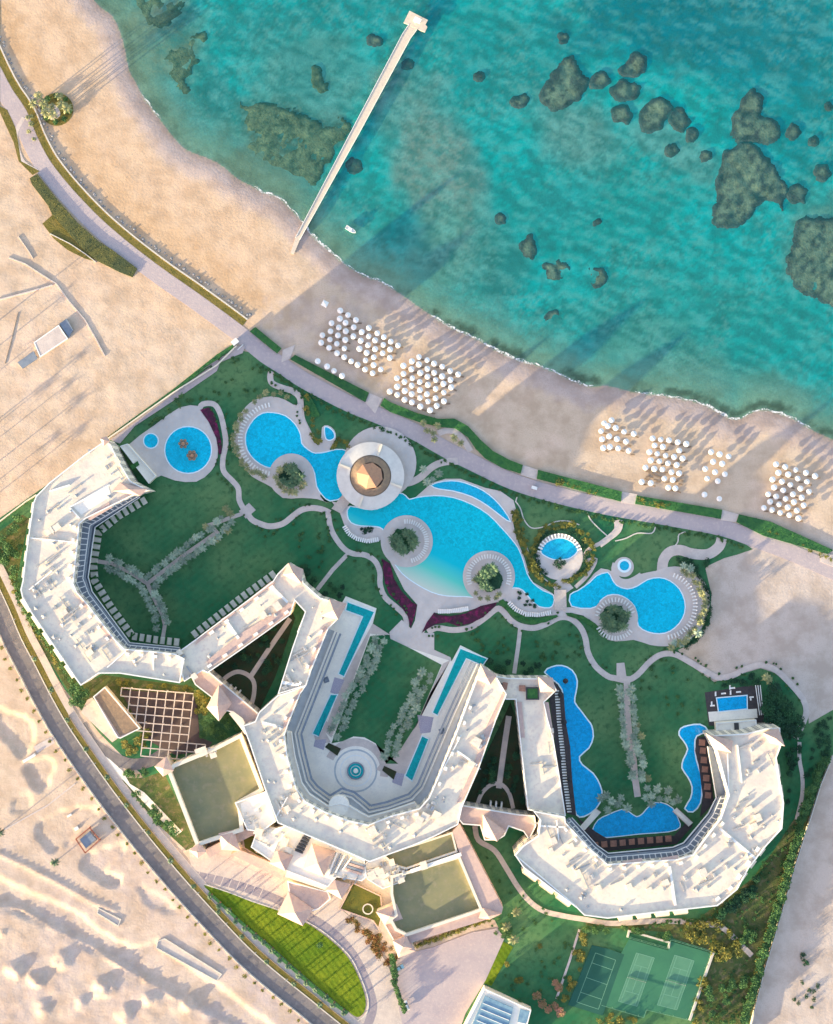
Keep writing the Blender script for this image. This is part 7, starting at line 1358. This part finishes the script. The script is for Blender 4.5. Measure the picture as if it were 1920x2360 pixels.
roofkit(T(31, 430,240, 470,250, 460,400, 400,430, 460,570, 430,640, 330,690, 380,700, 420,730, 340,780, 300,900, 330,910, 380,850, 420,840, 450,1040, 510,1000, 560,1050, 590,1130, 500,1140, 640,1190, 690,1250, 640,1330, 720,1400, 770,1370, 700,1440, 850,1420, 600,1060, 520,1080, 620,700, 840,1360), .6, 'the west block', 18.4)
roofkit(T(21, 720,1700, 860,1830, 900,1880, 960,1860, 940,1780, 600,2000, 870,1750, 980,1920), .6, 'the west block', 18.4)
roofkit(T(31, 1440,1400, 1470,1430, 1420,1480, 1530,1560, 1560,1590, 1500,1600) + T(32, 550,1100, 430,1180, 290,1290, 660,1030), .6, 'the diagonal wing', HB)
roofkit(T(32, 830,1400, 870,1420, 880,1370, 800,1450, 840,1470, 740,1590, 760,1620, 800,1640, 660,1990, 640,1880, 720,1680) + T(42, 540,110, 580,130, 550,200, 590,230, 660,540, 700,550, 600,600, 640,640, 580,620, 1230,790, 1270,800, 1310,830, 1240,860, 1300,890, 1250,900, 480,100, 520,170, 610,560), .5, 'the middle block', mix=(UN, UN, UN, HU, PI_))
roofkit(T(43, 600,170, 640,150, 650,190, 520,320, 560,330, 590,350, 480,340, 620,210, 260,620, 290,640, 300,600, 120,700, 200,720, 320,680, 60,760, 240,690), 1.1, 'the middle block')
roofkit(T(43, 1090,790, 1130,860, 1180,850, 1110,930, 1200,960, 1230,1040, 1280,990, 1300,1080, 1350,1140, 1400,1110, 1440,1190, 1340,1040, 1250,900, 1420,1040) + T(44, 20,1060, 60,1150, 120,1100, 150,1180, 260,1130, 290,1200, 330,1100, 400,1150, 390,1190, 540,1120, 520,1180, 700,1180, 680,1150, 740,1100, 660,1080, 840,890, 850,860, 790,1000, 830,1040, 910,770, 930,740, 1010,760, 1040,700, 880,700, 940,590, 900,640, 980,640, 960,200, 1000,230, 1060,180, 1020,320, 980,380, 1050,380, 1130,300), .4, 'the eastern block')
roofkit(T(43, 1010,330, 1060,360, 1100,350, 1020,740, 1060,760, 1090,730, 1120,100, 1100,220), .1, 'the straight wing', 13.0, (UN, PI_))
roofkit(T(41, 1385,240, 1420,250, 1460,240, 1480,270, 1400,270) + T(42, 20,240, 60,240, 100,230, 140,240, 80,270, 130,270), .35, 'the large green roofed hall', HG + 1.2, (UN, UN, HU))
roofkit(T(42, 350,680, 400,700, 380,740, 430,760, 420,720, 370,710, 450,650), .4, 'the plant deck', HG + 2.5, (UN, UN, PI_))
roofkit(T(50, 470,250, 500,265, 530,240, 560,275, 590,255, 480,300, 520,320, 560,330, 600,300, 620,340, 590,380, 850,470, 900,480, 960,490), -.4, 'the entrance lobby', HG + 1.5, (UN, PI_, UN, HU))
roofkit([(x, y) for x, y in scatter(T(50, 1010,415, 1110,385, 1200,440, 1185,490, 1090,525, 1020,485), 22)], .4, 'the low plant roof by the lobby', HG, (UN, HU, UN))
roofkit(T(43, 20,1040, 60,1060, 30,1090, 90,1080, 40,1130, 70,1110, 230,1030, 10,1010), .3, 'the right green roofed hall', HG + 1.2, (UN, HU, UN))
VT = thing('roof_vent', 'x', 'roof vent', (0, 0, 0)); b = MB(); b.box((0, 0), (.8, .8, .55), 0, 0); b.build('stack', M['cream'], VT); b = MB(); b.cone([(.6, .6), (-.6, .6), (-.6, -.6), (.6, -.6)], .56, (0, 0, .85)); b.build('cowl', M['metal'], VT)
for poly_, n_, z_, wh in ((A_out + A_in, 28, 18.4, 'the west block'), (C_, 30, 17.0, 'the middle block'), (R_out + list(R_in), 28, 17.0, 'the eastern block'), (B_, 12, 17.0, 'the diagonal wing')):
    pin = []
    while len(pin) < n_:
        q_ = scatter(poly_, 1)[0]
        if all(inside((q_[0] + dx, q_[1] + dy), poly_) for dx in (-9, 9) for dy in (-9, 9)): pin.append(q_)
    for q_ in pin: s_ = RS_.uniform(.7, 1.5); place(VT, (*P(q_, z_), z_ + LAY[0] * .2), RS_.uniform(0, 1.5), (s_, s_, s_ * RS_.uniform(.7, 1.3)), 'small cream vent with a metal cowl on the roof of ' + wh, 'vents of ' + wh)
# ------------------------------------------------------------------ vehicles and small things
def make_car(label, m, p, a, z=.1, van=False):
    x, y = P(p); r = thing('parked_car', label, 'car', (0, 0, 0)); L_, W_ = (4.4, 1.8)
    b = MB(); b.prism([(-2.2, -.75), (-2.0, -.9), (1.8, -.9), (2.2, -.65), (2.2, .65), (1.8, .9), (-2.0, .9), (-2.2, .75)], .3, .85, bottom=True); 
    lo_, hi_ = [(-1.8, -.8), (1.0, -.8), (1.0, .8), (-1.8, .8)], [(-1.5, -.65), (.4, -.65), (.4, .65), (-1.5, .65)]
    b.add([(*q, .851) for q in lo_] + [(*q, 1.42) for q in hi_], [[4, 5, 6, 7]]); b.build('body', M[m], r)
    b = MB(); b.add([(*q, .852) for q in lo_] + [(*q, 1.41) for q in hi_], [[k, (k + 1) % 4, 4 + (k + 1) % 4, 4 + k] for k in range(4)]); b.build('window', M['pane'], r)
    for sx in (-1.35, 1.35):
        for sy in (-.82, .82):
            b = MB(); n = 12; b.add([(sx + .32 * math.cos(k * .5236), sy - .1, .32 + .32 * math.sin(k * .5236)) for k in range(n)] + [(sx + .32 * math.cos(k * .5236), sy + .1, .32 + .32 * math.sin(k * .5236)) for k in range(n)], [[k, (k + 1) % n, n + (k + 1) % n, n + k] for k in range(n)] + [list(range(n)), list(range(n, 2 * n))]); b.build('wheel', M['rubber'], r)
    for sy in (-.6, .6): b = MB(); b.box((2.17, sy), (.12, .3, .16), 0, .55); b.build('headlight', M['white'], r)
    r.location = (x, y, z + LAY[0]); r.rotation_euler = (0, 0, a); return r
make_car('pale blue car at the left edge of the service yard', 'car_teal', T(43, 60, 1742)[0], .5); make_car('white van like car half hidden by trees at the bottom of the service yard', 'car_white', T(43, 110, 2000)[0], 1.9)
gc = thing('golf_cart', 'small white electric cart driving along the promenade', 'cart', (0, 0, 0)); b = MB(); b.box((0, 0), (2.6, 1.3, .5), 0, .25); b.box((-.2, 0), (.5, 1.2, .5), 0, .76); b.build('body', M['car_white'], gc); b = MB(); b.box((-.1, 0), (2.2, 1.4, .1), 0, 1.9); [b.box((x, y), (.07, .07, 1.16), 0, .75) for x in (-1, .8) for y in (-.6, .6)]; b.build('roof', M['white'], gc)
for sx in (-.85, .85):
    for sy in (-.6, .6): b = MB(); b.box((sx, sy), (.45, .16, .45), 0, .02); b.build('wheel', M['rubber'], gc)
gc.location = (*P(T(33, 1150, 85)[0]), .1); gc.rotation_euler = (0, 0, -.3)
gt = thing('gate_booth', 'white gate booth at the corner where the boundary wall meets the promenade', 'booth', (*P(T(22, 322, 830)[0]), 0)); c = P(T(22, 322, 830)[0]); q = MB(); q.box(c, (2.6, 1.8, 2.2), .7, 0); q.build('booth', M['white'], gt); q = MB(); q.box(c, (3.0, 2.2, .2), .7, 2.2); q.build('roof', M['white'], gt); q = MB(); q.box((c[0] + 2.2, c[1] - 2.2), (3.4, .3, .9), .75, 0); q.build('barrier', M['white'], gt)
for k, c in enumerate(T(21, 1465, 1640) + T(21, 1535, 1735)):
    x, y = P(c, 2.5); fm = thing('mushroom_fountain', ('smaller upper' if k == 0 else 'larger lower') + ' brown tiered play fountain standing in the round children pool', 'play fountain', (x, y, .1)); q = MB(); q.cyl((x, y), .5, .35, 0, 2.0, 10); q.build('column', M['metal'], fm)
    for j in range(6): a = j * 1.05; q = MB(); q.cyl((x + 1.5 * math.cos(a), y + 1.5 * math.sin(a)), .75 + .2 * k, .1, 2.0, 2.7, 8); q.build('cup', M['thatch'], fm)
    q = MB(); q.cyl((x, y), .9, .1, 2.3, 3.2, 10); q.build('cap', M['orange'], fm)
for (x, y, a) in along(prom_part(-70, 555, 47, 47)[:len([p for p in PROMS if -70 <= p[0] <= 555])], 9): 
    rr = RS_.uniform(.35, .8); bmq = MB(); cx, cy = P((x + RS_.uniform(-4, 4), y + RS_.uniform(-4, 4)))
    for lv in range(3): pass
    v = []; n = 7
    for lv, (zz, kk_) in enumerate(((-.25, 1.0), (.15 * rr, 1.05), (.6 * rr, .6))): v += [(cx + rr * kk_ * RS_.uniform(.8, 1.15) * math.cos(i * 2 * math.pi / n), cy + rr * kk_ * RS_.uniform(.8, 1.15) * math.sin(i * 2 * math.pi / n), zz) for i in range(n)]
    bmq.add(v, [[l * n + i, l * n + (i + 1) % n, (l + 1) * n + (i + 1) % n, (l + 1) * n + i] for l in range(2) for i in range(n)] + [list(range(2 * n, 3 * n))]); tag(bmq.build('boulder', M['rubble']), 'grey boulder in the line at the foot of the beach retaining wall', 'boulder', 'boulders below the beach wall')
# street lamps along the sidewalk
SLP = thing('street_lamp', 'x', 'street lamp', (0, 0, 0)); b = MB(); b.cyl((0, 0), .09, .06, 0, 6, 8); b.build('pole', M['metal'], SLP); b = MB(); b.box((.7, 0), (1.5, .1, .1), 0, 5.9); b.box((1.5, 0), (.7, .25, .12), 0, 5.85); b.build('lamp_head', M['metal'], SLP)
for (x, y, a) in along([p for p in offs(RS, 24 * sgn)], 95, 30): place(SLP, (*P((x, y)), 0), -a - 1.57 if sgn > 0 else -a + 1.57, 1, 'grey street lamp in the row between road and median strip', 'street lamps along the road')
print('loungers', LN, 'objects', len(bpy.data.objects))

hedge('dark planting strip with olive ends along the landward side of the western promenade', T(11, 240,1430, 300,1395, 470,1610, 620,1780, 800,1940) + T(21, 900,90, 1100,240, 1060,310, 960,270, 780,180, 640,60) + T(11, 560,1880, 420,1720, 390,1650, 260,1480), .8, 'hedge_olive' if M.setdefault('hedge_olive', mat('olive_planting', (0.035, 0.06, 0.035), (0.12, 0.115, 0.035), 0.06, .9, .6, 2)) else '', 'planting_strip', 'planting')
plants('tree', [(131 + 30 * math.cos(a), 252 + 30 * math.sin(a)) for a in (.2, .9, 1.6, 2.4, 3.3, 4.0, 4.7, 5.5)], 'leaf', 'dark bush at the rim of the round planter on the promenade', 'bushes in the round planter', (.5, .8), h=2.4, R=1.8)
plants('palm', T(11, 230,950, 260,1000, 240,1060, 280,1120, 260,940), 'palm_gold', 'olive palm in the narrow bed beside the round planter', 'palms beside the round planter', (.6, .8), h=3, R=2.2)

# keep the 285 largest palms in view as things, fold the rest into one planting
pl = []
for o in COL.objects:
    if o.name.split('.')[0] == 'palm_tree':
        cw = [c for c in o.children if c.name.startswith('crown')][0]; px_ = o.location.x / S + 960
        pl.append((cw.dimensions.x * o.scale[0] if cw.dimensions.x else max(abs(v.co.x) for v in cw.data.vertices) * o.scale[0], px_ < -5, o))
vis = sorted([q for q in pl if not q[1]], key=lambda q: -q[0]); small = [q[2] for q in vis[285:]]
b = MB(); ml = []
for o in small:
    mw = o.matrix_basis
    for c in o.children:
        mt_ = c.data.materials[0]
        if mt_ not in ml: ml.append(mt_)
        b.add([tuple(mw @ v.co) for v in c.data.vertices], [list(p.vertices) for p in c.data.polygons], None, ml.index(mt_))
    for c in list(o.children): bpy.data.objects.remove(c)
    bpy.data.objects.remove(o)
if small: tag(b.build('palm_underplanting', ml), 'smallest young palms growing among the larger palms of the beds', 'young palms', None, 'stuff')
print('palms', len(pl), 'folded', len(small))
